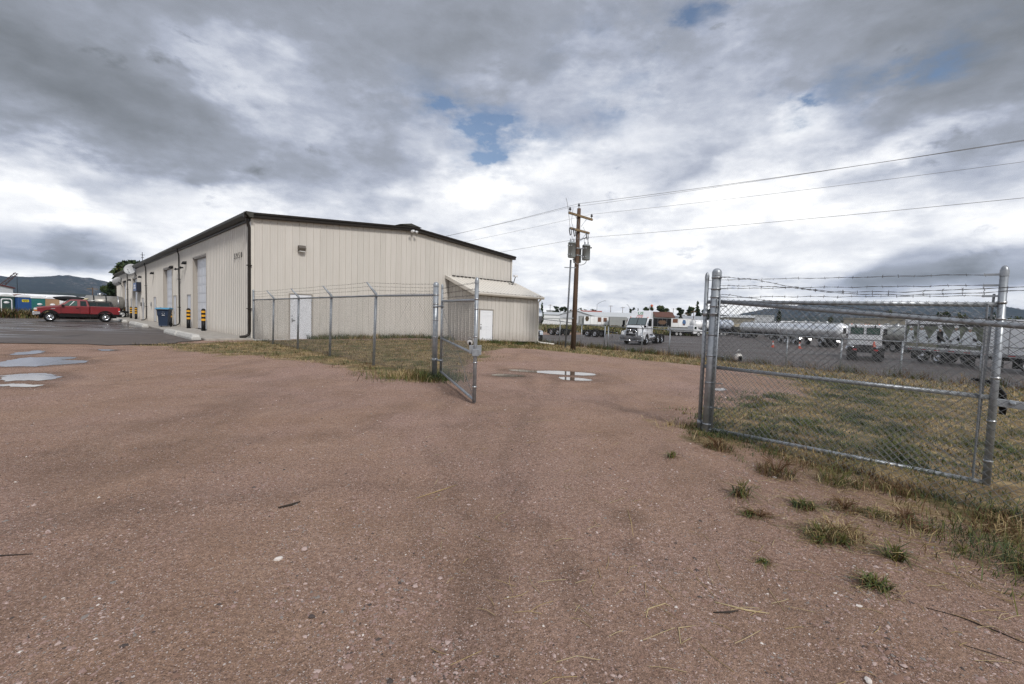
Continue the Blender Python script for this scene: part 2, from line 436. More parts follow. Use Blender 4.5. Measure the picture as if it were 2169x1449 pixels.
def hgt(x, y):
    x = np.asarray(x, float); y = np.asarray(y, float)
    t = (x - 2.6) * 0.78 + (y - 24) * 0.626
    z = -1.06 * np.clip((t + 4) / 17.0, 0, 1) ** 1.05
    s = ((x - 2.64) - (y - 6.04)) * 0.7071
    q = ((x - 2.64) + (y - 6.04)) * 0.7071
    z = z - 0.03 * np.clip(s - 0.2, 0, 4.5) * sstep(-2.6, -0.3, q) * (1 - sstep(6, 14, q))
    r = np.hypot(x, y)
    z = z + 7.0 * sstep(190, 620, r) * sstep(-0.15, 0.25, x / (r + 1)) + 2.5 * sstep(150, 600, r) * (1 - sstep(-0.15, 0.25, x / (r + 1)))
    # fine relief of the graded gravel: ruts and heaps
    keep = np.ones_like(x)
    for px, py, pr in PUDDLE_SPOTS: keep = keep * sstep(0.75, 1.35, np.hypot(x - px, y - py) / pr)
    near = (1 - sstep(16, 30, r))
    rel = 0.022 * fbm(x, y, 3.1, 4, 1) + 0.010 * fbm(x, y, 0.8, 3, 3)
    rut = 0
    for x0, k in ((-0.15, 0.10), (1.35, 0.02)):           # wheel tracks that sweep through the gate
        dx = x - (x0 + 0.16 * (y - 3) * k * 4 + 0.02 * (y - 3) ** 2 * k)
        rut = rut - 0.020 * np.exp(-(dx / 0.22) ** 2)
    return z + (rel + rut * (1 - sstep(5, 11, y))) * near * keep
def H(x, y): return float(hgt(np.array([x]), np.array([y]))[0])
# ------------------------------------------------------------------ where grass grows
def seg_d(x, y, a, b):
    ax, ay = a; bx, by = b; dx, dy = bx - ax, by - ay
    t = np.clip(((x - ax) * dx + (y - ay) * dy) / (dx * dx + dy * dy + 1e-9), 0, 1)
    return np.hypot(x - ax - t * dx, y - ay - t * dy)
def poly_sd(x, y, P):
    """signed distance, positive inside"""
    d = np.full(np.shape(x), 1e9); ins = np.zeros(np.shape(x), bool)
    n = len(P)
    for i in range(n):
        a, b = P[i], P[(i + 1) % n]
        d = np.minimum(d, seg_d(x, y, a, b))
        c = ((a[1] > y) != (b[1] > y)) & (x < (b[0] - a[0]) * (y - a[1]) / (b[1] - a[1] + 1e-12) + a[0])
        ins ^= c
    return np.where(ins, d, -d)
STRIP = [(-14.4, 17.2), (-13.1, 16.7), (-9.9, 14.7), (-7.7, 14.0), (-6.1, 13.2), (-4.5, 11.8), (-3.1, 10.3), (-2.2, 9.6), (-1.5, 9.7),
         (-1.3, 11.0), (-1.5, 13.5), (-0.9, 15.5), (-1.2, 18.5), (-0.5, 21.5), (1.2, 23.0), (3.2, 30), (-2.4, 29.0), (-12.2, 21.7), (-12.9, 19.5)]
FIELD = [(2.15, 6.35), (2.35, 5.85), (2.75, 5.2), (3.15, 4.55), (3.5, 3.95), (3.8, 3.4), (4.0, 2.8), (4.1, 1.6), (6, 0.3), (20, -3), (24, 4), (13.5, 11.0),
         (8.6, 14.8), (7.6, 13.6), (7.4, 11.6), (4.7, 8.3), (3.2, 7.0)]
BROW = [(0.5, 23.2), (2.4, 21.9), (7.0, 17.6), (12.0, 11.3), (20, 1), (40, -15), (50, -8), (22.0, 19.0), (9.0, 38.5), (1.5, 46.5), (0.5, 34), (1.6, 29)]
def turf(x, y):
    n = 0.55 * fbm(x, y, 2.2, 4, 2) + 0.25 * fbm(x, y, 0.5, 3, 4)
    return np.maximum.reduce([poly_sd(x, y, P) for P in (STRIP, FIELD, BROW)]) + n

PUDDLES = [
    ([(-11.72, 10.28), (-12.46, 10.94), (-12.86, 11.56), (-13.09, 12.18), (-12.65, 12.25), (-12.43, 12.54), (-11.98, 12.39), (-11.79, 11.89), (-11.06, 11.78), (-10.71, 11.1), (-10.94, 10.81), (-10.95, 10.49), (-11.3, 10.3)], 0.005),
    ([(-9.69, 8.5), (-10.14, 9.03), (-10.08, 9.27), (-9.72, 9.39), (-9.23, 9.16), (-8.93, 8.93), (-8.8, 8.68), (-9.13, 8.48), (-9.4, 8.24)], 0.005),
    ([(-14.37, 12.84), (-14.6, 13.45), (-14.76, 13.87), (-14.75, 14.18), (-13.99, 13.32), (-13.83, 12.86), (-13.99, 12.64)], 0.005),
    ([(-9.17, 7.85), (-8.97, 8.09), (-8.71, 8.06), (-8.41, 7.93), (-8.86, 7.70)], 0.005),
    ([(-13.73, 14.92), (-13.19, 15.02), (-12.91, 14.7), (-13.28, 14.56)], 0.005),
    ([(-0.06, 12.44), (0.23, 12.62), (0.68, 12.45), (1.28, 12.54), (2.03, 12.29), (2.25, 11.93), (2.06, 11.69), (1.2, 11.74), (0.72, 11.98), (0.22, 12.12)], 0.005),
    ([(1.17, 11.04), (1.27, 11.24), (1.73, 11.11), (1.95, 10.87), (1.77, 10.66), (1.27, 10.72)], 0.005),
    ([(-0.5, 11.25), (-0.27, 11.5), (0.21, 11.42), (0.35, 11.21), (0.15, 10.99), (-0.26, 10.99)], 0.005),
    ([(4.4, 9.8), (4.65, 10.08), (4.81, 10.08), (4.78, 9.9), (4.53, 9.7)], 0.005),
]

# ------------------------------------------------------------------ ground sheet
def axis_lines(lo, hi, step, far, g=1.16):
    a = list(np.arange(lo, hi + 1e-6, step)); s = step
    while a[-1] < far: s *= g; a.append(a[-1] + s)
    s = step
    b = []
    cur = lo
    while cur > -far: s *= g; cur -= s; b.append(cur)
    return np.array(b[::-1] + a)
gx = axis_lines(-9.0, 12.0, 0.14, 7000)
gy0 = axis_lines(0.4, 15.0, 0.11, 7000)
gy = gy0[gy0 > -400]
GX, GY = np.meshgrid(gx, gy)
GZ = hgt(GX, GY)
nx, ny = len(gx), len(gy)
idx = np.arange(nx * ny).reshape(ny, nx)
F = np.stack([idx[:-1, :-1], idx[:-1, 1:], idx[1:, 1:], idx[1:, :-1]], -1).reshape(-1, 4)

def ground_material():
    m = bpy.data.materials.new('graded red gravel and sand'); m.use_nodes = True
    N = NT(m.node_tree); bs = m.node_tree.nodes['Principled BSDF']; Lk = m.node_tree.links
    P = N.new('ShaderNodeNewGeometry').outputs['Position']
    big = N.noise(P, 0.33, 5, 0.6, 0.5)
    mid = N.noise(P, 1.3, 6, 0.62, 0.4)
    swp = N.noise(N.mapping(P, scale=(0.9, 0.28, 1), rot=(0, 0, R_(62))), 1.0, 6, 0.62, 0.6)
    fine = N.noise(P, 38, 5, 0.7)
    gr = N.noise(P, 140, 3, 0.7)
    sand = N.ramp(mid, [(0.28, (0.268, 0.171, 0.120)), (0.5, (0.322, 0.211, 0.152)), (0.75, (0.372, 0.254, 0.190))])
    pink = N.ramp(fine, [(0.3, (0.265, 0.170, 0.130)), (0.7, (0.405, 0.277, 0.228))])
    c = N.mix(N.mapr(big, 0.42, 0.62), sand, pink)
    # damp darker sweeps
    c = N.mix(N.mul(N.mapr(swp, 0.50, 0.72), 0.48), c, (0.130, 0.082, 0.056))
    c = N.mix(N.mul(N.mapr(N.noise(N.mapping(P, loc=(4, 7, 0)), 0.55, 6, 0.66, 0.8), 0.55, 0.75), 0.45), c, (0.155, 0.102, 0.070))
    dmp = N.new('ShaderNodeAttribute', attribute_name='damp').outputs['Fac']
    dn = N.mapr(N.add(dmp, N.mul(N.sub(N.noise(P, 2.6, 7, 0.68, 0.6), 0.5), 1.1)), 0.28, 0.75)
    c = N.mix(N.mul(dn, 0.48), c, (0.110, 0.071, 0.050))
    # grains
    c = N.mix(0.70, c, N.ramp(gr, [(0.32, (0.22, 0.20, 0.19)), (0.47, (0.86, 0.85, 0.84)), (0.58, (1.15, 1.14, 1.13)), (0.70, (1.9, 1.86, 1.84))]), 'MULTIPLY')
    c = N.mix(0.62, c, N.ramp(fine, [(0.30, (0.45, 0.43, 0.42)), (0.55, (1.0, 1.0, 1.0)), (0.75, (1.5, 1.48, 1.48))]), 'MULTIPLY')
    # little chips of pale and dark stone, cell by cell
    dens = N.mapr(N.noise(N.mapping(P, loc=(1, 3, 0)), 0.8, 5, 0.65, 0.4), 0.35, 0.68)
    for sc, thr, r in ((80, 0.76, 0.32), (36, 0.94, 0.26), (135, 0.66, 0.40)):
        vc = N.new('ShaderNodeTexVoronoi'); Lk.new(P, vc.inputs['Vector']); vc.inputs['Scale'].default_value = sc
        cs = N.new('ShaderNodeSeparateColor'); Lk.new(vc.outputs['Color'], cs.inputs[0])
        pick = N.mul(N.m('GREATER_THAN', N.add(cs.outputs[0], N.mul(dens, 0.16)), thr + 0.10), N.m('LESS_THAN', vc.outputs['Distance'], r))
        col = N.ramp(cs.outputs[1], [(0.0, (0.075, 0.055, 0.05)), (0.22, (0.16, 0.10, 0.085)), (0.45, (0.30, 0.205, 0.185)), (0.72, (0.46, 0.36, 0.33)), (1.0, (0.66, 0.60, 0.56))])
        c = N.mix(N.mul(pick, 0.85), c, col)
    # turf ground
    at = N.new('ShaderNodeAttribute', attribute_name='turf').outputs['Fac']
    tf = N.mapr(N.add(at, N.mul(N.sub(N.noise(P, 5.0, 5, 0.65), 0.5), 0.8)), -0.18, 0.22)
    soil = N.ramp(N.noise(P, 3.4, 7, 0.74), [(0.32, (0.085, 0.060, 0.034)), (0.5, (0.220, 0.160, 0.082)), (0.66, (0.43, 0.325, 0.17))])
    soil = N.mix(N.mul(N.mapr(N.noise(N.mapping(P, loc=(9, 2, 0)), 0.9, 6, 0.7), 0.48, 0.60), 0.75), soil, (0.060, 0.072, 0.026))
    soil = N.mix(0.6, soil, N.ramp(N.noise(N.mapping(P, scale=(1, 1, 0.2)), 34, 4, 0.7), [(0.32, (0.45, 0.45, 0.45)), (0.68, (1.5, 1.5, 1.45))]), 'MULTIPLY')
    c = N.mix(N.mul(tf, 0.92), c, soil)
    # distant land: scrub and grass
    farv = N.mapr(N.new('ShaderNodeCameraData').outputs['View Distance'], 70, 130)
    ln = N.new('ShaderNodeVectorMath', operation='LENGTH'); Lk.new(P, ln.inputs[0])
    farv = N.mapr(ln.outputs['Value'], 75, 120)
    land = N.ramp(N.noise(P, 0.03, 8, 0.65), [(0.3, (0.062, 0.070, 0.028)), (0.5, (0.105, 0.098, 0.042)), (0.7, (0.185, 0.148, 0.078))])
    c = N.mix(farv, c, land)
    Lk.new(c, bs.inputs['Base Color'])
    bs.inputs['Roughness'].default_value = 0.93; bs.inputs['Specular IOR Level'].default_value = 0.18
    hb = N.add(N.mul(fine, 0.6), N.add(N.mul(gr, 0.25), N.mul(mid, 1.3)))
    b = N.new('ShaderNodeBump'); b.inputs['Strength'].default_value = 1.0; b.inputs['Distance'].default_value = 0.03
    Lk.new(hb, b.inputs['Height']); Lk.new(b.outputs[0], bs.inputs['Normal'])
    return m
M_GROUND = ground_material()
ground = np_mesh('ground', np.stack([GX, GY, GZ], -1).reshape(-1, 3), F, M_GROUND, smooth=True)
at_ = ground.data.attributes.new('turf', 'FLOAT', 'POINT')
near_m = np.hypot(GX, GY) < 80
tv = np.full(GX.shape, -1.0); tv[near_m] = turf(GX[near_m], GY[near_m])
at_.data.foreach_set('value', np.clip(tv, -1, 1).astype(np.float32).ravel())
# damp ground: along old wheel tracks, round the puddles, and in a few low spots
def polyline_d(x, y, P): return np.minimum.reduce([seg_d(x, y, P[i], P[i + 1]) for i in range(len(P) - 1)])
TRACKS = [[(0.35, 1.0), (0.42, 1.9), (0.40, 2.5), (0.2, 3.3), (-0.1, 4.6), (0.2, 6.5), (0.7, 8.5), (1.2, 11)], [(-0.25, 1.0), (-0.15, 1.8), (-0.1, 2.6), (-0.4, 3.6), (-0.9, 5.0)],
          [(-3.2, 2.6), (-2.6, 3.1), (-1.6, 3.6), (-0.2, 3.9)], [(-4.6, 4.4), (-3.2, 5.0), (-1.2, 5.6), (0.6, 6.6)], [(1.0, 2.0), (1.5, 2.6), (1.9, 3.5), (1.9, 4.6)], [(-6, 7), (-3, 8), (0, 8.6), (3, 8.6)]]
SPOTS = [(0.37, 2.47, 0.10, 1.3), (0.92, 3.25, 0.22, 0.8), (0.80, 2.85, 0.16, 0.8), (0.95, 2.6, 0.2, 0.6), (-2.9, 2.9, 0.8, 0.5), (2.6, 3.4, 0.9, 0.5), (3.0, 4.3, 0.8, 0.6), (-1.0, 1.7, 0.6, 0.35), (1.6, 2.2, 0.7, 0.35), (-9.5, 6.6, 1.8, 0.4), (0.5, 8.4, 1.3, 0.4)]
dv_ = np.zeros(GX.shape)
for P_, w_, a_ in zip(TRACKS, (0.17, 0.20, 0.30, 0.40, 0.24, 0.6), (0.55, 0.55, 0.5, 0.42, 0.4, 0.35)): dv_[near_m] = np.maximum(dv_[near_m], a_ * np.exp(-(polyline_d(GX[near_m], GY[near_m], P_) / w_) ** 2))
for x_, y_, r_, a_ in SPOTS: dv_ = np.maximum(dv_, a_ * np.exp(-((GX - x_) ** 2 + (GY - y_) ** 2) / r_ ** 2))
for P_, z_ in PUDDLES: dv_[near_m] = np.maximum(dv_[near_m], 1.0 * np.exp(-(np.maximum(0, -poly_sd(GX[near_m], GY[near_m], P_)) / 0.38) ** 2))
ad_ = ground.data.attributes.new('damp', 'FLOAT', 'POINT'); ad_.data.foreach_set('value', dv_.astype(np.float32).ravel())
tag(ground, kind='structure')

# ------------------------------------------------------------------ paved lot, truck yard
def wet_asphalt(name, base, wet, streak, lo=0.16):
    m = bpy.data.materials.new(name); m.use_nodes = True
    N = NT(m.node_tree); bs = m.node_tree.nodes['Principled BSDF']; Lk = m.node_tree.links
    P = N.new('ShaderNodeNewGeometry').outputs['Position']
    n1 = N.noise(P, 0.22, 6, 0.6, 0.6)
    n2 = N.noise(P, 2.0, 6, 0.65)
    g = N.noise(P, 60, 4, 0.7)
    c = N.ramp(n2, [(0.3, tuple(q * 0.78 for q in base)), (0.7, tuple(q * 1.25 for q in base))])
    c = N.mix(0.6, c, N.ramp(g, [(0.3, (0.6, 0.6, 0.6)), (0.7, (1.45, 1.42, 1.4))]), 'MULTIPLY')
    st = N.noise(N.mapping(P, scale=streak, rot=(0, 0, R_(-38))), 1.0, 6, 0.6, 0.5)
    w = N.mapr(N.add(N.mul(st, 0.75), N.mul(n1, 0.35)), 0.50, 0.62)
    if streak[0] > 0.08:                                   # the lot only holds water on its far left
        sx = N.new('ShaderNodeSeparateXYZ'); Lk.new(P, sx.inputs[0])
        w = N.mul(w, N.mapr(N.add(sx.outputs[0], N.mul(N.sub(n1, 0.5), 8)), -17.0, -25.0, 0.0, 1.0))
    c = N.mix(N.mul(w, 0.5), c, tuple(q * 0.42 for q in base))
    # cracks
    v = N.new('ShaderNodeTexVoronoi', feature='DISTANCE_TO_EDGE'); Lk.new(N.mapping(P, scale=(0.16, 0.3, 1)), v.inputs['Vector']); v.inputs['Scale'].default_value = 1.0
    c = N.mix(N.mul(N.m('LESS_THAN', v.outputs['Distance'], 0.006), 0.6), c, tuple(q * 0.35 for q in base))
    Lk.new(c, bs.inputs['Base Color'])
    Lk.new(N.mapr(N.mul(w, wet), 0, 1, 0.80, lo), bs.inputs['Roughness'])
    bs.inputs['Specular IOR Level'].default_value = 0.5
    b = N.new('ShaderNodeBump'); b.inputs['Distance'].default_value = 0.004
    Lk.new(N.mapr(N.mul(w, wet), 0, 1, 0.8, 0.06), b.inputs['Strength']); Lk.new(g, b.inputs['Height']); Lk.new(b.outputs[0], bs.inputs['Normal'])
    return m
M_LOT = wet_asphalt('worn wet asphalt', (0.088, 0.072, 0.063), 1.0, (0.10, 0.75, 1), 0.07)
M_YARD = wet_asphalt('truck yard asphalt', (0.080, 0.066, 0.061), 0.55, (0.06, 0.5, 1), 0.3)
def sheet(name, pts, z, m, kind='structure', wob=0.0, seed=0):
    rr = random.Random(seed); P = []
    n = len(pts)
    for i in range(n):
        a, b = Vector(pts[i]), Vector(pts[(i + 1) % n]); L = (b - a).length
        k = max(1, int(L / max(0.35, wob * 3))) if wob and L < 60 else 1
        for j in range(k):
            q = a.lerp(b, j / k)
            if wob: q = q + Vector((rr.uniform(-wob, wob), rr.uniform(-wob, wob)))
            P.append((q.x, q.y, z))
    me = bpy.data.meshes.new(name); me.from_pydata(P, [], [tuple(range(len(P)))])
    me.materials.append(m)
    bm = bmesh.new(); bm.from_mesh(me); bmesh.ops.triangulate(bm, faces=bm.faces)
    for f in bm.faces:
        if f.normal.z < 0: f.normal_flip()
    bm.to_mesh(me); bm.free()
    return tag(link(name, me), kind=kind)
sheet('asphalt_lot', [(-13.6, 17.7), (-14.8, 16.6), (-16.4, 16.55), (-18.6, 16.2), (-24, 14.2), (-40, 9.5), (-75, 3), (-130, 30), (-84, 84), (-66, 78), (-52, 62.5), (-14.4, 21.3)], 0.026, M_LOT, wob=0.2, seed=3)
sheet('yard_asphalt', [(7.8, 42.0), (10.6, 37.3), (21.9, 20.6), (34, 3), (60, -25), (140, -10), (150, 60), (75, 118), (26, 92), (12, 76), (1, 66), (-1, 50)], -1.030, M_YARD, wob=0.15, seed=5)

# ------------------------------------------------------------------ puddles
def water_material():
    m = bpy.data.materials.new('muddy water'); m.use_nodes = True
    bs = m.node_tree.nodes['Principled BSDF']; N = NT(m.node_tree)
    bs.inputs['Base Color'].default_value = (0.13, 0.10, 0.078, 1)
    bs.inputs['Roughness'].default_value = 0.015; bs.inputs['IOR'].default_value = 2.4
    P = N.new('ShaderNodeNewGeometry').outputs['Position']
    b = N.new('ShaderNodeBump'); b.inputs['Strength'].default_value = 0.02; b.inputs['Distance'].default_value = 0.01
    m.node_tree.links.new(N.noise(P, 6, 2, 0.5), b.inputs['Height']); m.node_tree.links.new(b.outputs[0], bs.inputs['Normal'])
    return m
M_WATER = water_material()
def puddle(pts, z, seed):
    rr = random.Random(seed); n = len(pts); P = []
    for i in range(n):
        p0, p1, p2, p3 = (Vector(pts[(i + k) % n]) for k in (-1, 0, 1, 2))
        for j in range(16):
            t = j / 16
            q = 0.5 * ((2 * p1) + (p2 - p0) * t + (2 * p0 - 5 * p1 + 4 * p2 - p3) * t * t + (3 * p1 - p0 - 3 * p2 + p3) * t ** 3)
            w = 0.014
            nx_ = float(fbm(np.array([q.x]), np.array([q.y]), 0.55, 4, 2)[0]); ny_ = float(fbm(np.array([q.x]), np.array([q.y]), 0.55, 4, 7)[0])
            k_ = 0.11 if pts[0][0] < -5 else 0.035
            P.append((q.x + k_ * nx_ + rr.uniform(-w, w), q.y + k_ * ny_ + rr.uniform(-w, w)))
    return sheet('puddle', P, z, M_WATER)
for i, (pp, z) in enumerate(PUDDLES):
    cx = sum(q[0] for q in pp) / len(pp); cy = sum(q[1] for q in pp) / len(pp)
    puddle(pp, H(cx, cy) + 0.006, 20 + i)

# ------------------------------------------------------------------ warehouse
WTH = 0.79616
WC = Vector((-12.8, 22.18, 0))
WE = Vector((math.cos(WTH), math.sin(WTH), 0)); WN = Vector((-math.sin(WTH), math.cos(WTH), 0))
def wloc(x, y, z=0): return WC + WE * x + WN * y + Vector((0, 0, z))
WH, WR, WW, WL = 6.04, 0.76, 18.0, 64.8
wh = thing('warehouse', 'long beige ribbed metal warehouse with dark brown roof trim and white bay doors', 'warehouse', WC, WTH)
PITCH = 0.3525
RIB = [(0.0, 0.0), (0.010, 0.034), (0.034, 0.034), (0.046, 0.0), (0.135, 0.0), (0.143, 0.007), (0.158, 0.007), (0.166, 0.0), (0.235, 0.0), (0.243, 0.007), (0.258, 0.007), (0.266, 0.0), (PITCH, 0.0)]
RIBF = [(0.0, 0.0), (0.012, 0.034), (0.036, 0.034), (0.050, 0.0), (0.19, 0.0), (0.20, 0.008), (0.215, 0.008), (0.225, 0.0), (PITCH, 0.0)]
def ribbed(parent, name, u0, u1, zlo, ztop, place, openings, rib, mats):
    """one object per siding panel; place(u, out, z) -> local point; openings [(ua, ub, za, zb)]"""
    n = int(round((u1 - u0) / PITCH)); w = (u1 - u0) / n
    for i in range(n):
        a = u0 + i * w; b = a + w
        cuts = sorted({a, b} | {q for o in openings for q in o[:2] if a + 1e-4 < q < b - 1e-4})
        mb = MB()
        for ca, cb in zip(cuts[:-1], cuts[1:]):
            mid = (ca + cb) / 2
            segs = [(zlo, None)]
            for (ua, ub, za, zb) in openings:
                if ua < mid < ub: segs = ([(zlo, za)] if za > (zlo(mid) if callable(zlo) else zlo) + 0.13 else []) + [(zb, None)]
            pr = [(a + q[0] * w / PITCH, q[1]) for q in rib]
            us = [q[0] for q in pr]; os_ = [q[1] for q in pr]
            keep = sorted({ca, cb} | {q for q in us if ca < q < cb})
            for (z0, z1) in segs:
                vs = []; fs = []
                for k, u in enumerate(keep):
                    o_ = float(np.interp(u, us, os_))
                    vs += [place(u, o_, z0(u) if callable(z0) else z0), place(u, o_, ztop(u) if z1 is None else z1)]
                    if k: fs.append((2 * k - 2, 2 * k, 2 * k + 1, 2 * k - 1))
                mb.raw(vs, fs)
        if mb.f: mb.build(name, mats, parent, recalc=False)
wtop = lambda u: WH + WR * (1 - abs(u - WW / 2) / (WW / 2)) - 0.05
ribbed(wh, 'wall_panel', 0.10, WW - 0.10, lambda u: -0.02 - 0.024 * max(0, u - 3), wtop, lambda u, o, z: (u, -o, z), [(1.72, 2.92, -0.4, 2.40), (12.15, 17.85, -1, 3.85)], RIB, M_SIDING)
BAYS = [(9.08, 12.85, 4.86), (20.62, 24.55, 4.76), (41.6, 45.7, 4.80), (52.6, 56.6, 4.80)]
WALKS = [(13.55, 14.85), (18.80, 20.05), (28.57, 29.95), (36.6, 37.9), (46.6, 47.8), (51.0, 52.1)]
fop = [(a, b, 0.0, t) for a, b, t in BAYS] + [(a, b, 0.0, 2.44) for a, b in WALKS]
ribbed(wh, 'wall_panel', 0.10, WL - 0.10, 0.02, lambda u: WH - 0.02, lambda u, o, z: (-o, u, z), fop, RIBF, M_SIDING)
mb = MB()                                                   # far walls, closed box behind the siding
mb.raw([(WW, 0.1, -1.2), (WW, WL, -1.2), (WW, WL, WH - .05), (WW, 0.1, WH - .05)], [(0, 1, 2, 3)])
mb.raw([(0, WL, -1.2), (WW, WL, -1.2), (WW, WL, WH - .05), (WW / 2, WL, WH + WR - .05), (0, WL, WH - .05)], [(0, 1, 2, 3, 4)])
mb.build('rear_wall', M_SIDING, wh)
for sx, x0 in ((-1, 0.0), (1, WW)):
    mb = MB(); mb.box(x0 - 0.05, x0 + 0.10 if sx < 0 else x0 + 0.05, -0.05, 0.10, -0.5 if sx > 0 else -0.03, WH - 0.1)
    mb.build('corner_trim', M_CREAM, wh, bevel=0.01)
# roof: two slopes with standing ribs
ov = 0.24
mb = MB()
for s_ in (0, 1):
    xa, za = (-0.30, WH - 0.30 / 9 * WR) if s_ == 0 else (WW + 0.18, WH - 0.18 / 9 * WR)
    xm, zm = WW / 2, WH + WR
    t_ = 0.10
    mb.raw([(xa, -ov, za + t_), (xm, -ov, zm + t_), (xm, WL + ov, zm + t_), (xa, WL + ov, za + t_)], [(0, 1, 2, 3)])
    for i in range(0, 186):
        y = -ov + 0.3 + i * 0.3525
        if y > WL: break
        mb.raw([(xa, y, za + t_), (xm, y, zm + t_), (xm, y + 0.03, zm + t_ + 0.0), (xa, y + 0.03, za + t_), (xa, y + 0.015, za + t_ + 0.045), (xm, y + 0.015, zm + t_ + 0.045)], [(0, 1, 5, 4), (4, 5, 2, 3)])
mb.build('roof', M_ROOF, wh)
# rake fascia over the end wall: two-step dark trim
mb = MB()
for xa, xb in ((-0.40, WW / 2), (WW / 2, WW + 0.20)):
    f = lambda x: WH + WR * (1 - abs(x - WW / 2) / (WW / 2))
    for (y0, y1, d0, d1) in ((-0.26, -0.02, -0.13, 0.02), (-0.31, -0.20, 0.02, 0.11)):
        mb.raw([(xa, y0, f(xa) + d0), (xb, y0, f(xb) + d0), (xb, y0, f(xb) + d1), (xa, y0, f(xa) + d1),
                (xa, y1, f(xa) + d0), (xb, y1, f(xb) + d0), (xb, y1, f(xb) + d1), (xa, y1, f(xa) + d1)],
               [(0, 1, 2, 3), (4, 7, 6, 5), (0, 4, 5, 1), (3, 2, 6, 7), (0, 3, 7, 4), (1, 5, 6, 2)])
mb.build('rake_fascia', M_TRIM, wh)
mb = MB()
prof = [(-0.02, WH - 0.16), (-0.20, WH - 0.16), (-0.33, WH - 0.02), (-0.36, WH + 0.10), (-0.02, WH + 0.10)]
mb.prism(prof, -0.40, WL + 0.36, 'y')
mb.build('gutter', M_TRIM2, wh, bevel=0.015)
mb = MB(); mb.prism([(-0.012, WH - 0.26), (-0.10, WH - 0.26), (-0.10, WH - 0.163), (-0.012, WH - 0.163)], 0.05, WL, 'y'); mb.build('eave_trim', M_TRIM, wh)
for y in (0.0, 17.15, 34.1, 49.9, 64.6):
    mb = MB(); r = 0.075 if y == 0 else 0.05
    yy = y - 0.06 if y == 0 else y
    mb.tube([(-0.22, yy, WH - 0.12), (-0.22, yy, WH - 0.30), (-0.13, yy, WH - 0.62), (-0.13, yy, 0.42), (-0.16, yy, 0.26), (-0.30, yy, 0.17), (-0.55, yy, 0.14)], r, 4 if False else 6, smooth=False)
    for z in (1.5, 3.6): mb.box(-0.24, -0.03, yy - 0.10, yy + 0.10, z, z + 0.04)
    mb.build('downspout', M_TRIM, wh, bevel=0.01)
def bay_door(a, b, t):
    f = MB(); d = 0.24
    f.box(0.0, d, a - 0.001, a + 0.05, 0.1, t); f.box(0.0, d, b - 0.05, b + 0.001, 0.1, t); f.box(0.0, d, a, b, t - 0.05, t + 0.02)
    f.box(-0.045, 0.0, a - 0.09, a, 0.1, t + 0.1); f.box(-0.045, 0.0, b, b + 0.09, 0.1, t + 0.1); f.box(-0.045, 0.0, a, b, t + 0.021, t + 0.1)
    fr = f.build('bay_door', M_FRAME, wh)
    n = 8; h = (t - 0.16) / n
    for i in range(n):
        s = MB(); z0 = 0.11 + i * h
        s.box(d - 0.03, d + 0.02, a + 0.051, b - 0.051, z0 + 0.006, z0 + h - 0.006)
        for j in range(4):                               # pressed panels
            pw = (b - a - 0.3) / 4; ya = a + 0.15 + j * pw
            s.box(d - 0.036, d - 0.03, ya + 0.05, ya + pw - 0.05, z0 + 0.1, z0 + h - 0.1)
        s.build('door_section', M_DOORW, fr)
for q in BAYS: bay_door(*q)
def walk_door(place, u0, u1, z0, z1, mdoor, lever=True, six=False, hinge_left=True, inset=0.02):
    """place(u, out, z)"""
    def bx(mb, ua, ub, oa, ob, za, zb):
        vs = [place(u, o, z) for z in (za, zb) for o in (oa, ob) for u in (ua, ub)]
        mb.raw(vs, [(0, 2, 3, 1), (4, 5, 7, 6), (0, 1, 5, 4), (2, 6, 7, 3), (0, 4, 6, 2), (1, 3, 7, 5)])
    d = MB(); bx(d, u0 + 0.055, u1 - 0.055, -0.03, 0.012, z0 + 0.03, z1 - 0.055)
    if six:
        W_ = u1 - u0 - 0.11; Hh = z1 - z0
        for (za, zb) in ((0.82, 0.92), (0.46, 0.78), (0.09, 0.40)):
            for k in (0, 1):
                ua = u0 + 0.055 + W_ * (0.13 + 0.41 * k); ub = ua + W_ * 0.33
                A_, B_ = z0 + Hh * za, z0 + Hh * zb
                for (p, q, r_, s_) in ((ua, ub, A_, A_ + 0.02), (ua, ub, B_ - 0.02, B_), (ua, ua + 0.02, A_, B_), (ub - 0.02, ub, A_, B_)): bx(d, p, q, 0.012, 0.024, r_, s_)
    do = d.build('door', mdoor, wh if not six else AN)
    f = MB()
    bx(f, u0, u0 + 0.05, -0.03, 0.05, z0, z1); bx(f, u1 - 0.05, u1, -0.03, 0.05, z0, z1); bx(f, u0 + 0.05, u1 - 0.05, -0.03, 0.05, z1 - 0.05, z1)
    f.build('door_frame', M_FRAME, do)
    hu = u0 + 0.16 if hinge_left else u1 - 0.16
    h = MB(); zz = z0 + (z1 - z0) * 0.42; sg = 1 if hinge_left else -1
    bx(h, hu - 0.03, hu + 0.03, 0.013, 0.03, zz - 0.10, zz + 0.10)
    if lever: bx(h, min(hu, hu + sg * 0.14), max(hu, hu + sg * 0.14), 0.03, 0.06, zz - 0.012, zz + 0.018)
    bx(h, hu - 0.025, hu + 0.025, 0.013, 0.04, zz + 0.2, zz + 0.25)
    h.build('door_handle', M_STEEL if not six else M_BLACK, do)
    g = MB()
    for k in (0.14, 0.5, 0.86):
        gu = u1 - 0.05 if hinge_left else u0 + 0.05
        bx(g, gu - 0.02, gu + 0.02, 0.05, 0.058, z0 + (z1 - z0) * k - 0.06, z0 + (z1 - z0) * k + 0.06)
    g.build('hinge', M_STEEL, do)
    return do
for a, b in WALKS: walk_door(lambda u, o, z: (-o, u, z), a, b, 0.105, 2.44, M_DOORW, hinge_left=(a < 15 or 28 < a < 30))
walk_door(lambda u, o, z: (u, -o, z), 1.72, 2.92, -0.03, 2.40, M_DOORW)
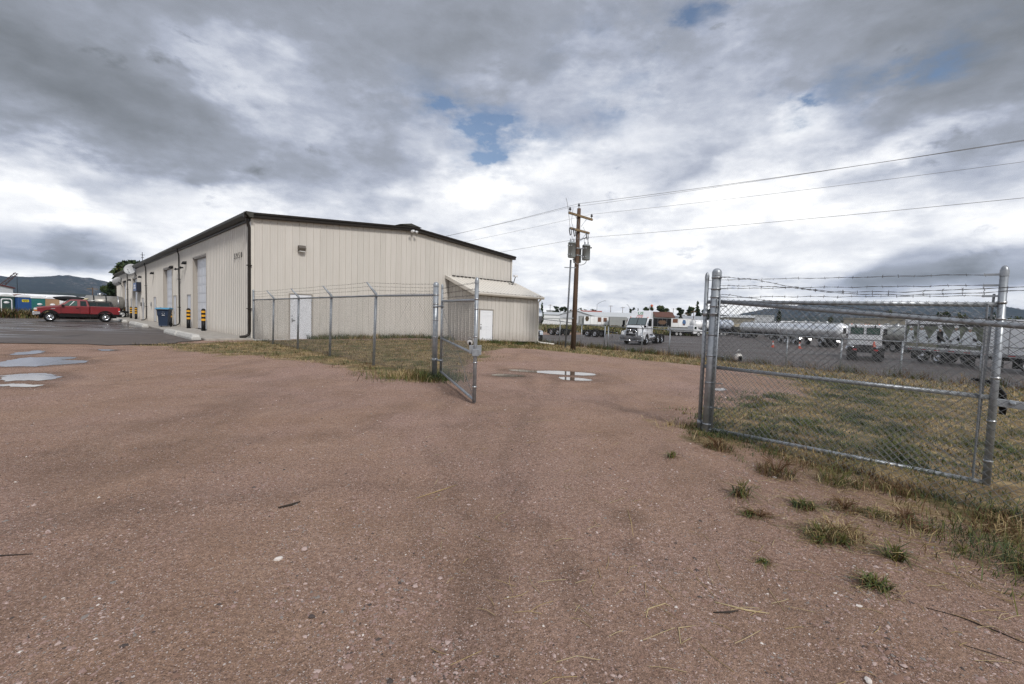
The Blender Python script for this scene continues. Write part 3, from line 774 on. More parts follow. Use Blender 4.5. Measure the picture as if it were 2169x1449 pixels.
# house number above the end of the facade
def text_mesh(body, size, depth=0.01):
    cu = bpy.data.curves.new('lettering', 'FONT'); cu.body = body; cu.size = size; cu.extrude = depth
    cu.align_x = 'CENTER'; cu.align_y = 'CENTER'; cu.resolution_u = 3
    o = bpy.data.objects.new('lettering', cu); COL.objects.link(o)
    bpy.context.view_layer.update()
    me = bpy.data.meshes.new_from_object(o.evaluated_get(bpy.context.evaluated_depsgraph_get()))
    bpy.data.objects.remove(o); bpy.data.curves.remove(cu)
    return me
def put_text(body, size, m, parent, M, name='lettering', sx=1.0):
    me = text_mesh(body, size); me.materials.clear(); me.materials.append(m)
    o = link(name, me, parent); o.matrix_local = M @ Matrix.Diagonal((sx, 1, 1, 1))
    return o
def basis(o, ux, uy):
    ux, uy = Vector(ux).normalized(), Vector(uy).normalized(); uz = ux.cross(uy)
    M = Matrix((ux, uy, uz)).transposed().to_4x4(); M.translation = Vector(o); return M
M_DIGIT = mat('dark bronze numerals', (0.03, 0.028, 0.026), 0.5)
for i, ch in enumerate('5950'):
    put_text(ch, 0.42, M_DIGIT, wh, basis((-0.045, 2.74 - i * 0.39, 4.25), (0, -1, 0), (0, 0, 1)), 'house_number', 1.0)
mb = MB(); mb.box(9.0 - 0.55, 9.0 + 0.55, 0.1, 1.3, WH + WR + 0.05, WH + WR + 0.20)
mb.raw([(8.2, 0.0, WH + WR + 0.20), (9.0, 0.0, WH + WR + 0.36), (9.8, 0.0, WH + WR + 0.20), (8.2, 2.4, WH + WR + 0.20), (9.0, 2.4, WH + WR + 0.36), (9.8, 2.4, WH + WR + 0.20)],
       [(0, 1, 2), (3, 5, 4), (0, 3, 4, 1), (1, 4, 5, 2), (0, 2, 5, 3)])
mb.build('ridge_vent', M_TRIM2, wh)
mb = MB(); mb.box(-0.06, WW + 0.03, -0.08, -0.045, -0.12, -0.02); mb.build('base_trim', M_CONC, wh)

# fixtures on the walls: each a thing of its own
def wall_lamp(y, z, lab):
    p = wloc(-0.04, y, z); t = thing('wall_lamp', lab, 'wall lamp', p, WTH, 'hooded lamps along the facade', 0.85)
    m = MB(); m.box(-0.05, 0.0, -0.10, 0.10, -0.12, 0.12); m.build('back_plate', M_BLACK, t)
    m = MB(); m.tube([(-0.04, 0, 0.05), (-0.10, 0, 0.10), (-0.16, 0, 0.06)], 0.02, 6); m.build('arm', M_BLACK, t)
    m = MB(); m.lathe([(0.03, 0.10), (0.07, 0.08), (0.12, 0.02), (0.17, -0.14), (0.16, -0.15), (0.02, -0.02)], 12, Matrix.Translation((-0.19, 0, 0))); m.build('lamp_shade', M_BLACK, t)
for y, z, lab in ((15.0, 4.72, 'hooded black wall lamp beside the bay door nearest the corner'), (20.1, 4.70, 'hooded black wall lamp at the upper corner of the second bay door'),
                  (29.75, 4.70, 'hooded black wall lamp above the lone plain stretch between second and third downspouts'), (38.2, 4.70, 'hooded black wall lamp above the blue wall sign'),
                  (47.3, 4.72, 'hooded black wall lamp just before the third bay door'), (52.2, 4.70, 'hooded black wall lamp at the farthest bay door')):
    wall_lamp(y, z, lab)
for y, lab in ((17.95, 'small dark wall floodlight just left of the second downspout'), (16.05, 'small dark wall floodlight just right of the second downspout')):
    t = thing('floodlight', lab, 'floodlight', wloc(-0.04, y, 4.42), WTH, 'small floodlights beside the downspout')
    m = MB(); m.box(-0.10, 0, -0.05, 0.05, -0.05, 0.05); m.build('bracket', M_BLACK, t)
    m = MB(); m.cbox((-0.17, 0, -0.01), (0.13, 0.18, 0.14), ry=0.5); m.build('lamp_head', M_BLACK, t, bevel=0.01)
t = thing('wall_pack_light', 'square bronze wall light high on the end wall above the fence', 'wall light', wloc(2.30, -0.04, 4.72), WTH)
m = MB(); m.prism([(-0.02, -0.15), (-0.20, -0.12), (-0.26, 0.02), (-0.22, 0.16), (-0.02, 0.16)], -0.17, 0.17, 'x'); m.build('housing', mat('bronze lamp housing', (0.11, 0.095, 0.08), 0.5), t, bevel=0.015)
m = MB(); m.prism([(-0.03, -0.19), (-0.19, -0.16), (-0.195, -0.122), (-0.03, -0.152)], -0.14, 0.14, 'x'); m.build('lens', M_LAMP, t)
t = thing('security_light', 'small white twin floodlight under the gable peak', 'floodlight', wloc(8.95, -0.34, 6.62), WTH)
m = MB(); m.box(-0.06, 0.06, 0.0, 0.1, -0.02, 0.1); m.build('junction_box', M_WHITE, t)
for s_ in (-1, 1):
    m = MB(); m.lathe([(0.0, 0.0), (0.05, 0.0), (0.09, 0.14), (0.08, 0.15), (0.0, 0.13)], 10, Matrix.Translation((s_ * 0.13, -0.02, 0.02)) @ Matrix.Rotation(2.2, 4, 'X') @ Matrix.Rotation(s_ * 0.4, 4, 'Y')); m.build('lamp_head', M_WHITE, t)
t = thing('projecting_sign', 'blue lit sign box with white lettering on the facade', 'sign', wloc(-0.05, 39.4, 3.62), WTH)
m = MB(); m.box(-0.42, 0.0, -1.25, 1.25, -0.50, 0.50); m.build('cabinet', mat('sign cabinet black', (0.012, 0.016, 0.03), 0.45), t, bevel=0.03)
m = MB(); m.box(-0.435, -0.421, -1.17, 1.17, -0.43, 0.43); fc = m.build('sign_face', mat('sign face blue', (0.010, 0.085, 0.30), 0.35), t)
m = MB()
for (ya, yb, z) in ((0.55, 0.05, 0.13), (-0.05, -0.6, 0.13), (0.8, 0.35, -0.12), (0.25, -0.2, -0.12), (-0.3, -0.75, -0.12)):
    k = 0
    u = ya
    while u > yb: m.box(-0.441, -0.436, u - 0.06, u, z - 0.09 + 0.05 * (k % 2), z + 0.09); u -= 0.11; k += 1
m.build('sign_lettering', M_WHITE, fc)
for y, lab in ((38.3, 'small black notice box on the wall left of the blue door sign'), (31.3, 'narrow grey notice plate beside the plain walk door'), (36.2, 'narrow grey notice plate under the blue sign')):
    m = MB(); m.box(-0.07, 0, -0.13, 0.13, -0.2, 0.2)
    tag(m.build('notice_box', M_BLACK if 'black' in lab else M_STEEL, None, wloc(-0.045, y, 1.75), WTH, bevel=0.01), lab, 'notice box')
def dish(y, out, z, lab, aim):
    c = wloc(-out, y, z); w = wloc(-0.04, y - 0.9, z - 0.75)
    t = thing('satellite_dish', lab, 'satellite dish', c, 0, 'satellite dishes on the facade')
    ax = Vector(aim).normalized(); q = ax.to_track_quat('Z', 'Y').to_matrix().to_4x4()
    m = MB(); m.lathe([(0.0, -0.13), (0.25, -0.10), (0.45, -0.03), (0.62, 0.06), (0.63, 0.045), (0.45, -0.045), (0.25, -0.115), (0.0, -0.145)], 24, q)
    m.build('reflector', mat('dish grey', (0.42, 0.43, 0.44), 0.5, var=0.05), t)
    m = MB(); l = Vector(w) - Vector(c); m.tube([ax * -0.14, ax * -0.35 + l * 0.25, l], 0.035, 6); m.build('mounting_arm', M_BLACK, t)
    m = MB(); f_ = ax * 0.62 + Vector((0, 0, -0.30)); m.tube([ax * -0.02 + Vector((0, 0, -0.6)), f_], 0.018, 5); m.build('feed_arm', M_BLACK, t)
    m = MB(); m.tube([f_, f_ - ax * 0.16 + Vector((0, 0, 0.06))], [0.055, 0.04], 8); m.build('feed_horn', M_STEEL, t)
    return t
dish(42.7, 0.5, 5.72, 'large round grey satellite dish facing the lot at the eave', (0.25, -1, 0.35))
dish(57.5, 0.45, 4.85, 'smaller satellite dish near the far end of the facade', (-1.0, 0.35, 0.4))
t = thing('roof_antenna', 'thin antenna mast above the far end of the roof', 'antenna', wloc(0.5, 42.0, WH + 0.15), 0)
m = MB(); m.tube([(0, 0, 0), (0, 0, 1.5)], 0.03, 6); m.build('mast', M_BLACK, t)
m = MB(); m.bar((-0.2, 0, 1.2), (0.2, 0.1, 1.2), 0.04); m.bar((-0.12, 0, 0.9), (0.12, 0.05, 0.9), 0.05); m.build('crossbar', M_BLACK, t)

# ------------------------------------------------------------------ lean-to annex
AX0, AX1, AD = 12.0, 18.05, 2.72
AN = thing('annex', 'small beige lean-to shed with cream sloping roof against the end wall', 'shed', WC, WTH)
ribbed(AN, 'wall_panel', AX0 + 0.08, AX1 - 0.06, lambda u: -0.02 - 0.03 * (u - 10), lambda u: 2.92, lambda u, o, z: (u, -AD - o, z), [(12.40, 13.68, -1, 1.96)], RIB, M_SIDING)
ribbed(AN, 'wall_panel', -AD + 0.06, -0.05, -0.4, lambda u: 2.95 + 1.02 * (u + AD) / AD, lambda u, o, z: (AX0 - o, u, z), [], RIB, M_SIDING)
ribbed(AN, 'wall_panel', -AD + 0.06, -0.05, -0.6, lambda u: 2.95 + 1.02 * (u + AD) / AD, lambda u, o, z: (AX1 + o, u, z), [], RIB, M_SIDING)
for xa_, xb_, zz_ in ((AX0 - 0.04, AX0 + 0.09, -0.3), (AX1 - 0.09, AX1 + 0.04, -0.6)):
    mb = MB(); mb.box(xa_, xb_, -AD - 0.045, -AD + 0.07, zz_, 2.93); mb.build('corner_trim', M_CREAM, AN, bevel=0.01)
ye, ze, yt, zt = -AD - 0.32, 2.95, -0.04, 4.06
nrib = 18
for i in range(nrib):                                      # roof sheets, one per rib
    w = (AX1 - AX0 + 0.62) / nrib; a = AX0 - 0.31 + i * w
    pr = [(0, 0), (0.02, 0.035), (0.06, 0.035), (0.08, 0), (w, 0)]
    m = MB(); vs = []; fs = []
    for k, (u, o_) in enumerate(pr):
        vs += [(a + u, ye, ze + 0.09 + o_), (a + u, yt, zt + 0.09 + o_)]
        if k: fs.append((2 * k - 2, 2 * k, 2 * k + 1, 2 * k - 1))
    m.raw(vs, fs); m.build('roof_sheet', M_CREAM, AN, recalc=False)
mb = MB(); xa, xb = AX0 - 0.33, AX1 + 0.33
mb.prism([(ye - 0.10, ze + 0.07), (ye - 0.10, ze - 0.03), (ye - 0.04, ze - 0.12), (ye + 0.06, ze - 0.12), (ye + 0.06, ze + 0.07)], xa, xb, 'x')
mb.build('gutter', M_CREAM, AN, bevel=0.012)
for x in (xa, xb - 0.05):
    mb = MB(); mb.raw([(x, ye + 0.07, ze - 0.10), (x, yt, zt - 0.09), (x, yt, zt + 0.12), (x, ye + 0.07, ze + 0.12), (x + 0.05, ye + 0.07, ze - 0.10), (x + 0.05, yt, zt - 0.09), (x + 0.05, yt, zt + 0.12), (x + 0.05, ye + 0.07, ze + 0.12)],
           [(0, 1, 2, 3), (4, 7, 6, 5), (0, 4, 5, 1), (3, 2, 6, 7), (0, 3, 7, 4), (1, 5, 6, 2)])
    mb.build('rake_trim', M_CREAM, AN)
mb = MB()
for i in range(17): mb.box(AX0 + 0.25 + i * 0.35, AX0 + 0.47 + i * 0.35, yt - 0.12, yt - 0.02, zt + 0.10, zt + 0.16)
mb.build('roof_closure', M_TRIM, AN)
mb = MB(); mb.tube([(AX1 + 0.02, ye - 0.02, ze - 0.1), (AX1 + 0.02, -AD - 0.10, ze - 0.32), (AX1 + 0.02, -AD - 0.10, -0.18), (AX1 + 0.10, -AD - 0.2, -0.30), (AX1 + 1.15, -AD - 0.75, -0.42)], 0.055, 6, smooth=False)
mb.build('downspout', M_CREAM, AN)
walk_door(lambda u, o, z: (u, -AD - o, z), 12.42, 13.66, -0.16, 1.95, mat('bright white door', (0.80, 0.82, 0.85), 0.4), lever=False, six=True)
t = thing('rooftop_receiver', 'small white receiver on a bent black arm at the shed roof corner', 'receiver', wloc(17.6, -0.6, 3.95), WTH)
m = MB(); m.tube([(-0.1, 0, 0), (0.05, 0, 0.10), (0.18, 0, 0.42), (0.26, 0, 0.62)], 0.03, 6); m.build('arm', M_BLACK, t)
m = MB(); m.box(0.10, 0.46, -0.10, 0.10, 0.60, 0.76); m.build('receiver_head', M_WHITE, t, bevel=0.03)
m = MB(); m.tube([(-0.42, 0, 0.03), (-0.1, 0, 0.0), (0.3, 0, -0.02)], 0.04, 6); m.build('roof_mount', M_BLACK, t)

# ------------------------------------------------------------------ walk in front of the facade
walk = tag(empty('sidewalk', WC, WTH), kind='structure')
ys = [-0.35] + [2.2 + 3.05 * i for i in range(21)] + [WL + 0.4]
for a, b in zip(ys[:-1], ys[1:]):
    m = MB(); m.box(-2.0, -0.02, a + 0.012, b - 0.012, -0.1, 0.10 + random.uniform(-0.006, 0.006)); m.build('slab', M_CONC, walk, bevel=0.012)
for a, b in ((-0.1, 1.6), (1.6, 3.3)):
    m = MB(); m.box(a + 0.02, b - 0.02, -0.75, -0.09, -0.1, 0.03 if a < 1 else -0.01); m.build('apron', M_CONCW, walk, bevel=0.012)

STOPS = [(0.0, 3.75, 'pale concrete wheel stop nearest the grass'), (3.95, 7.3, 'second pale concrete wheel stop from the grass'), (15.9, 19.5, 'concrete wheel stop opposite the blue bin, nearer half'), (19.75, 23.7, 'concrete wheel stop opposite the blue bin, farther half'),
         (28.5, 34.3, 'concrete wheel stop just in front of the truck tail'), (36.6, 43.5, 'concrete wheel stop half behind the truck tailgate')]
for a, b, lab in STOPS:
    m = MB(); pr = [(-0.20, 0.0), (-0.20, 0.10), (-0.13, 0.24), (0.13, 0.24), (0.20, 0.10), (0.20, 0.0)]
    L_ = b - a
    n = len(pr); vs = []; fs = []
    for (y, k) in ((0, 0.55), (0.12, 1.0), (L_ / 2 - 0.04, 1.0), (L_ / 2, 0.93), (L_ / 2 + 0.04, 1.0), (L_ - 0.12, 1.0), (L_, 0.55)):
        vs += [(u * (0.8 + 0.2 * k), y, v * k) for u, v in pr]
    for i in range(6):
        fs += [(i * n + j, i * n + (j + 1) % n, (i + 1) * n + (j + 1) % n, (i + 1) * n + j) for j in range(n)]
    fs += [tuple(range(n)), tuple(6 * n + j for j in range(n))]
    m.raw(vs, fs)
    tag(m.build('wheel_stop', M_CONCW, None, wloc(-2.28, a, 0.02), WTH, bevel=0.012), lab, 'wheel stop', 'wheel stops along the walk')

def bollard(y, lab):
    t = thing('bollard', lab, 'bollard', wloc(-0.38, y, 0.10), 0, 'striped bollards at the bay doors')
    r = 0.115; hs = [0.62, 0.745, 0.865, 0.985, 1.105, 1.225, 1.30]
    m = MB(); m.tube([(0, 0, 0), (0, 0, hs[0])], r, 18); m.build('post', M_BLACK, t)
    for i in range(6):
        m = MB()
        if i < 5: m.tube([(0, 0, hs[i]), (0, 0, hs[i + 1])], r + 0.002, 18, cap=False); m.build('stripe', M_YELLOW if i % 2 == 0 else M_BLACK, t)
        else:
            m.lathe([(r + .002, hs[5]), (r + .002, hs[5] + 0.03), (r * 0.85, hs[5] + 0.09), (r * 0.5, hs[5] + 0.13), (0, hs[5] + 0.145)], 18); m.build('cap', M_BLACK, t)
for y, lab in ((8.2, 'yellow striped bollard nearest the corner, right of the first bay door'), (12.5, 'yellow striped bollard between the first bay door and the blue bin'), (19.2, 'yellow striped bollard behind the right side of the blue bin'),
               (23.6, 'yellow striped bollard behind the left side of the blue bin'), (39.6, 'yellow striped bollard right of the third bay door'), (44.0, 'yellow striped bollard left of the third bay door'), (50.6, 'yellow striped bollard second from the truck tail'), (55.0, 'yellow striped bollard right beside the truck tail')):
    bollard(y, lab)

# blue wheeled bin
t = thing('recycling_bin', 'dark blue wheeled recycling bin with light blue lid on the walk', 'recycling bin', wloc(-1.30, 15.3, 0.10), 0.35, None, 1.08)
m = MB()
pr = [(-0.29, -0.30, 0.06), (0.29, -0.30, 0.06), (0.29, 0.28, 0.06), (-0.29, 0.28, 0.06)]
lev = [(0.06, 0.80, -0.02), (0.10, 0.82, 0), (0.72, 0.96, 0.02), (0.73, 1.04, 0.02), (1.08, 1.10, 0.03), (1.09, 1.22, 0.03), (1.14, 1.24, 0.03)]
vs = []; fs = []
for (z, k, dy) in lev: vs += [(x * k, y * k + dy, z) for x, y, _ in pr]
for i in range(len(lev) - 1): fs += [(i * 4 + j, i * 4 + (j + 1) % 4, i * 4 + 4 + (j + 1) % 4, i * 4 + 4 + j) for j in range(4)]
fs += [(3, 2, 1, 0)]
m.raw(vs, fs); m.build('bin_body', M_BLUEBIN, t, bevel=0.02)
m = MB(); m.prism([(-0.44, 1.15), (-0.44, 1.18), (-0.20, 1.24), (0.30, 1.25), (0.42, 1.20), (0.42, 1.15)], -0.38, 0.38, 'x'); m.build('lid', M_BLUELID, t, bevel=0.02)
for s_ in (-1, 1):
    m = MB(); m.lathe([(0.03, -0.03), (0.14, -0.035), (0.16, -0.02), (0.16, 0.02), (0.14, 0.035), (0.03, 0.03)], 16, Matrix.Translation((s_ * 0.27, 0.30, 0.16)) @ Matrix.Rotation(PI / 2, 4, 'Y')); m.build('wheel', M_RUBBER, t)
m = MB(); m.tube([(-0.22, 0.42, 1.06), (-0.22, 0.47, 1.10), (0.22, 0.47, 1.10), (0.22, 0.42, 1.06)], 0.018, 6); m.build('handle', M_BLUEBIN, t)
m = MB()
for k in range(3):
    a = 2 * PI * k / 3 + PI / 2
    for d in (-0.6, 0.0):
        p = Vector((math.cos(a + d), 0, math.sin(a + d))) * 0.075; q = Vector((math.cos(a + d + 0.75), 0, math.sin(a + d + 0.75))) * 0.075
        m.bar(Vector((0.05, -0.337, 0.90)) + p, Vector((0.05, -0.337, 0.90)) + q, 0.03, 0.006)
m.box(-0.03, 0.13, -0.345, -0.335, 0.745, 0.775)
m.build('recycling_mark', M_WHITE, t)
# ------------------------------------------------------------------ chain-link fences
def wires(mb, S, Hh, place, r, pitch=0.072, top=0.04, phase=0.0):
    """chain-link fabric: two crossing families of wire over s in [0,S], h in [0,Hh]; place(s,h)->point"""
    k = -int(Hh / pitch) - 2
    n = int((S + Hh) / pitch) + 3
    for sg in (1, -1):
        for i in range(-int(Hh / pitch) - 2, n):
            s0 = i * pitch + phase
            # line s = s0 + sg*h
            pts = []
            h0, h1 = 0.0, Hh
            if sg > 0: h0 = max(0, -s0); h1 = min(Hh, S - s0)
            else: h0 = max(0, s0 - S); h1 = min(Hh, s0)
            if h1 - h0 < 0.02: continue
            off = 0.003 * sg
            m_ = max(1, int((h1 - h0) / 0.9))
            P = []
            for j in range(m_ + 1):
                h = h0 + (h1 - h0) * j / m_
                P.append(place(s0 + sg * h, h, off))
            mb.tube(P, r, 3, cap=False)
def barbed(mb, a, b, sag=0.0, r=0.0035, seed=0, step=0.125, wob=0.006, barb=0.018):
    rr = random.Random(seed); a, b = Vector(a), Vector(b); L = (b - a).length
    n = max(6, int(L / 0.14)); P = []
    for i in range(n + 1):
        t = i / n
        q = a.lerp(b, t) + Vector((rr.uniform(-wob, wob) * 0.5, rr.uniform(-wob, wob) * 0.5, rr.uniform(-wob, wob) - sag * 4 * t * (1 - t)))
        P.append(q)
    P[0], P[-1] = a, b
    for sgn in (1, -1):
        Q = [p + Vector((0, 0, sgn * r * 0.8 * (1 if i % 2 else -1))) for i, p in enumerate(P)]
        mb.tube(Q, r * 0.62, 3, cap=False)
    d = (b - a).normalized()
    k = int(L / step)
    for i in range(1, k):
        t = i / k * n; j = min(int(t), n - 1); p = P[j].lerp(P[j + 1], t - j)
        for u in range(2):
            v = Vector((rr.uniform(-1, 1), rr.uniform(-1, 1), rr.uniform(-1, 1))); v = (v - d * v.dot(d)).normalized() * barb + d * rr.uniform(-.006, .006)
            mb.tube([p - v, p + v], r * 0.55, 3, cap=False)
def post_cap(mb, x, y, z, r):
    M = Matrix.Translation((x, y, z))
    mb.lathe([(r * 1.06, -0.05), (r * 1.08, 0.0), (r * 1.0, 0.012), (r * 0.85, 0.03), (r * 0.5, 0.048), (0, 0.055)], 14, M)
def band(mb, p, r, ax=Vector((0, 0, 1)), h=0.022):
    mb.tube([Vector(p) - ax * h / 2, Vector(p) + ax * h / 2], r * 1.07 + 0.003, 14)

# ---- fence from the building corner to the gate
FA, FB = Vector((-12.62, 22.0, 0)), Vector((-1.79, 10.48, 0))
d1 = (FB - FA).normalized(); L1 = (FB - FA).length
out1 = Vector((-d1.y, d1.x, 0)) * -1                        # towards the lot
if out1.y > 0: out1 = -out1
lf = thing('chain_link_fence', 'galvanised chain link fence with barbed wire arms from building corner to open gate', 'fence', FA)
def put(o, parent, at):                                     # keep world geometry while hanging it under an empty
    o.parent = parent; o.location = -Vector(at)
    return o
RAILH = 1.95
ss = [0.0, 3.18, 6.36, 9.54, 12.72, L1]
lean = d1 * 0.11
m = MB(); m.tube([FA + Vector((0, 0, -0.2)), FA + Vector((0, 0, 2.40))], 0.045, 10); post_cap(m, FA.x, FA.y, 2.40, 0.045)
put(m.build('post', M_GALV), lf, FA)
tips = []
for s in ss[1:-1]:
    b = FA + d1 * s; z0 = H(b.x, b.y)
    m = MB(); m.tube([b + Vector((0, 0, z0 - 0.2)), b + lean + Vector((0, 0, RAILH + 0.03))], 0.038, 10)
    p = put(m.build('post', M_GALV), lf, FA)
    tip = b + lean + out1 * 0.28 + Vector((0, 0, RAILH + 0.36)); tips.append(tip)
    m = MB(); m.tube([b + lean + Vector((0, 0, RAILH - 0.03)), b + lean + Vector((0, 0, RAILH + 0.05)), tip], [0.048, 0.040, 0.020], 6)
    q = m.build('barb_arm', M_GALV); q.parent = p
m = MB(); m.tube([FA + Vector((0, 0, RAILH))] + [FA + d1 * s + lean + Vector((0, 0, RAILH)) for s in ss[1:-1]] + [FB + Vector((0, 0, RAILH - 0.03))], 0.026, 8)
put(m.build('top_rail', M_GALV), lf, FA)
def pl1(s, h, off):
    b = FA + d1 * s; z0 = H(b.x, b.y) + 0.06
    k = h / RAILH
    return b + lean * k * (1 if 1 < s < L1 - 1 else 0.2) + out1 * (0.030 + off) + Vector((0, 0, z0 + h))
m = MB(); wires(m, L1, RAILH - 0.02, pl1, 0.0021, 0.076)
put(m.build('mesh_fabric', M_GALVD, recalc=False), lf, FA)['kind'] = 'stuff'
for k, hh in enumerate((0.34, 0.66, 0.97)):
    m = MB(); prev = FA + Vector((0, 0, RAILH + 0.42 * hh))
    for j, s in enumerate(ss[1:-1]):
        b = FA + d1 * s + lean + Vector((0, 0, RAILH + 0.05)); q = b.lerp(tips[j], hh)
        barbed(m, prev, q, 0.015, 0.003, k * 10 + j, 0.15); prev = q
    barbed(m, prev, FB + Vector((0, 0, RAILH + 0.20 * k + 0.06 if False else 1.93 + 0.085 + 0.075 * k)), 0.01, 0.003, k * 10 + 9, 0.13)
    put(m.build('barbed_wire', M_BARB, recalc=False), lf, FA)
m = MB(); m.tube([FB + Vector((0, 0, -0.2)), FB + Vector((0, 0, 2.17))], 0.062, 16); post_cap(m, FB.x, FB.y, 2.17, 0.062)
gp = put(m.build('gate_post', M_GALV), lf, FA)
for z in (0.45, 0.95, 1.35, 1.72, 1.93):
    m = MB(); band(m, FB + Vector((0, 0, z)), 0.062); q = m.build('tension_band', M_STEEL); q.parent = gp
m = MB(); m.bar(FB - d1 * 0.11 + out1 * 0.03 + Vector((0, 0, 0.08)), FB - d1 * 0.11 + out1 * 0.03 + Vector((0, 0, 1.95)), 0.02, 0.005)
put(m.build('tension_bar', M_GALV), lf, FA)

# ---- swing gate leaves
def gate(label, A, B, zA, zB, tops, barbs=True, extra=None, tt=2.06, tA=2.10, face=1):
    """frame between hinge stile A and free stile B; tops = (bottom, middle, top) heights at A and at B"""
    A, B = Vector(A), Vector(B); d = (B - A).normalized(); S = (B - A).length
    nrm = Vector((-d.y, d.x, 0)) * face
    g = thing('swing_gate', label, 'gate', A, 0, 'open chain link gate leaves')
    (ba, ma, ta), (bb, mb_, tb) = tops
    Z = lambda z: Vector((0, 0, z))
    def P(o): return put(o, g, A)
    m = MB(); m.tube([A + Z(ba - 0.05), A + Z(tA)], 0.026, 12); post_cap(m, A.x, A.y, tA, 0.026); P(m.build('hinge_stile', M_GALV))
    m = MB(); m.tube([B + Z(bb - 0.04), B + Z(tt)], 0.032, 12); post_cap(m, B.x, B.y, tt, 0.032); st = P(m.build('free_stile', M_GALV))
    for z in (bb + 0.22, bb + 0.62, bb + 1.05, tb - 0.14, tb + 0.02):
        m = MB(); band(m, B + Z(z), 0.032); q = m.build('tension_band', M_STEEL); q.parent = st
    for nm, za, zb in (('bottom_rail', ba, bb), ('middle_rail', ma, mb_), ('top_rail', ta, tb)):
        m = MB(); m.tube([A + d * 0.03 + Z(za), B - d * 0.03 + Z(zb)], 0.024, 10); P(m.build(nm, M_GALV))
    def pl(s, h, off):
        k = s / S; zb0 = ba + (bb - ba) * k; zt0 = ta + (tb - ta) * k
        return A + d * s + nrm * (0.028 + off) + Z(zb0 - 0.02 + (zt0 - zb0 + 0.05) * h / HH)
    HH = ta - ba
    m = MB(); wires(m, S, HH, pl, 0.0021, 0.072, phase=0.01); o = P(m.build('mesh_fabric', M_GALVD, recalc=False)); o['kind'] = 'stuff'
    m = MB(); m.tube([A + Z(ta - 0.1) - nrm * 0.02, B + Z(bb + 0.06) - nrm * 0.02], 0.0042, 5); P(m.build('truss_rod', M_GALVD))
    m = MB(); m.bar(B - d * 0.10 + nrm * 0.03 + Z(bb + 0.02), B - d * 0.10 + nrm * 0.03 + Z(tb), 0.018, 0.005); P(m.build('tension_bar', M_GALV))
    m = MB(); m.bar(A + d * 0.07 + nrm * 0.03 + Z(ba + 0.02), A + d * 0.07 + nrm * 0.03 + Z(ta + 0.08), 0.018, 0.005); P(m.build('tension_bar', M_GALV))
    if barbs:
        for k in range(3):
            m = MB(); f = (k + 0.6) / 3.1
            barbed(m, A + Z(ta + (tA - ta) * f), B + Z(tb + (tt - tb) * f + 0.02), -0.005 if k == 2 else 0.0, 0.0032, 40 + k + int(10 * S), 0.125)
            P(m.build('barbed_wire', M_BARB, recalc=False))
            m = MB(); m.bar(B - d * 0.14 + Z(tb + (tt - tb) * f + 0.02), B - d * 0.02 + Z(tb + (tt - tb) * f + 0.02), 0.016, 0.02); P(m.build('wire_clip', M_GALV))
    return g, A, B, d, nrm
gl, A_, B_, d_, n_ = gate('left gate leaf swung open towards the viewer, free stile leaning at centre', (-1.62, 10.32, 0), (-0.60, 7.42, 0), 0, 0, ((0.17, 0.93, 1.78), (0.07, 0.83, 1.72)), tt=2.04, tA=2.12, face=1)
m = MB()                                                   # latch fork on the free stile
m.box(B_.x - 0.05, B_.x + 0.06, B_.y - 0.05, B_.y + 0.05, 0.80, 0.92); m.box(B_.x + 0.02, B_.x + 0.10, B_.y - 0.02, B_.y + 0.02, 0.82, 0.98); m.box(B_.x - 0.10, B_.x - 0.03, B_.y - 0.02, B_.y + 0.02, 0.84, 0.98)
put(m.build('latch', M_GALV, bevel=0.006), gl, A_)
for z in (0.42, 1.66):
    m = MB(); m.tube([FB + Vector((0, 0, z)), A_ + Vector((0, 0, z))], 0.02, 6); band(m, FB + Vector((0, 0, z)), 0.062, h=0.05); band(m, A_ + Vector((0, 0, z)), 0.030, h=0.05)
    put(m.build('hinge', M_GALV), gl, A_)

# ---- right hand terminal post, gate leaf folded back, fence running off to the right
PR = Vector((2.66, 6.02, 0))
rf = thing('roadside_fence', 'galvanised chain link fence with thick domed terminal post running off to the right', 'fence', PR)
m = MB(); m.tube([PR + Vector((-0.01, -0.01, -0.25)), PR + Vector((0.035, 0.02, 2.13))], 0.057, 20); post_cap(m, PR.x + 0.035, PR.y + 0.02, 2.13, 0.057)
tp = put(m.build('terminal_post', M_GALV), rf, PR)
for z in (0.03, 0.33, 0.66, 1.02, 1.30, 1.56, 1.68, 1.80, 1.91, 2.06):
    m = MB(); band(m, PR + Vector((0.035 * z / 2.1, 0.02 * z / 2.1, z)), 0.057, h=0.024)
    m.tube([PR + Vector((0.05, -0.05, z)), PR + Vector((0.13, -0.11, z))], 0.007, 5)
    q = m.build('tension_band', M_GALV); q.parent = tp
dr = Vector((0.53, -0.848, 0)); LR = 5.2
rail = lambda s: 1.745 - 0.088 * s
def plr(s, h, off):
    b = PR + dr * s; z0 = H(b.x, b.y) + 0.02 - 0.02 * s
    return b + Vector((-0.848, -0.53, 0)) * (0.04 + off) + Vector((0.03 * h / 2, 0.02 * h / 2, z0 + (rail(s) + 0.045 - z0) * h / 1.80))
m = MB(); wires(m, LR, 1.80, plr, 0.0023, 0.072); o = put(m.build('mesh_fabric', M_GALVD, recalc=False), rf, PR); o['kind'] = 'stuff'
m = MB(); m.tube([PR + Vector((0.03, 0.02, 0)) + dr * s + Vector((0, 0, rail(s))) for s in (0.04, 2, 3.5, LR)], 0.026, 10)
put(m.build('top_rail', M_GALV), rf, PR)
m = MB(); m.tube([plr(0.10, 0.0, 0.0), plr(0.10, 1.84, 0.0)], 0.010, 6); put(m.build('tension_bar', M_GALV), rf, PR)
for s in (5.1,):
    b = PR + dr * s; m = MB(); m.tube([b + Vector((0, 0, H(b.x, b.y) - 0.2)), b + Vector((0, 0, rail(s) + 0.3))], 0.038, 10); put(m.build('post', M_GALV), rf, PR)
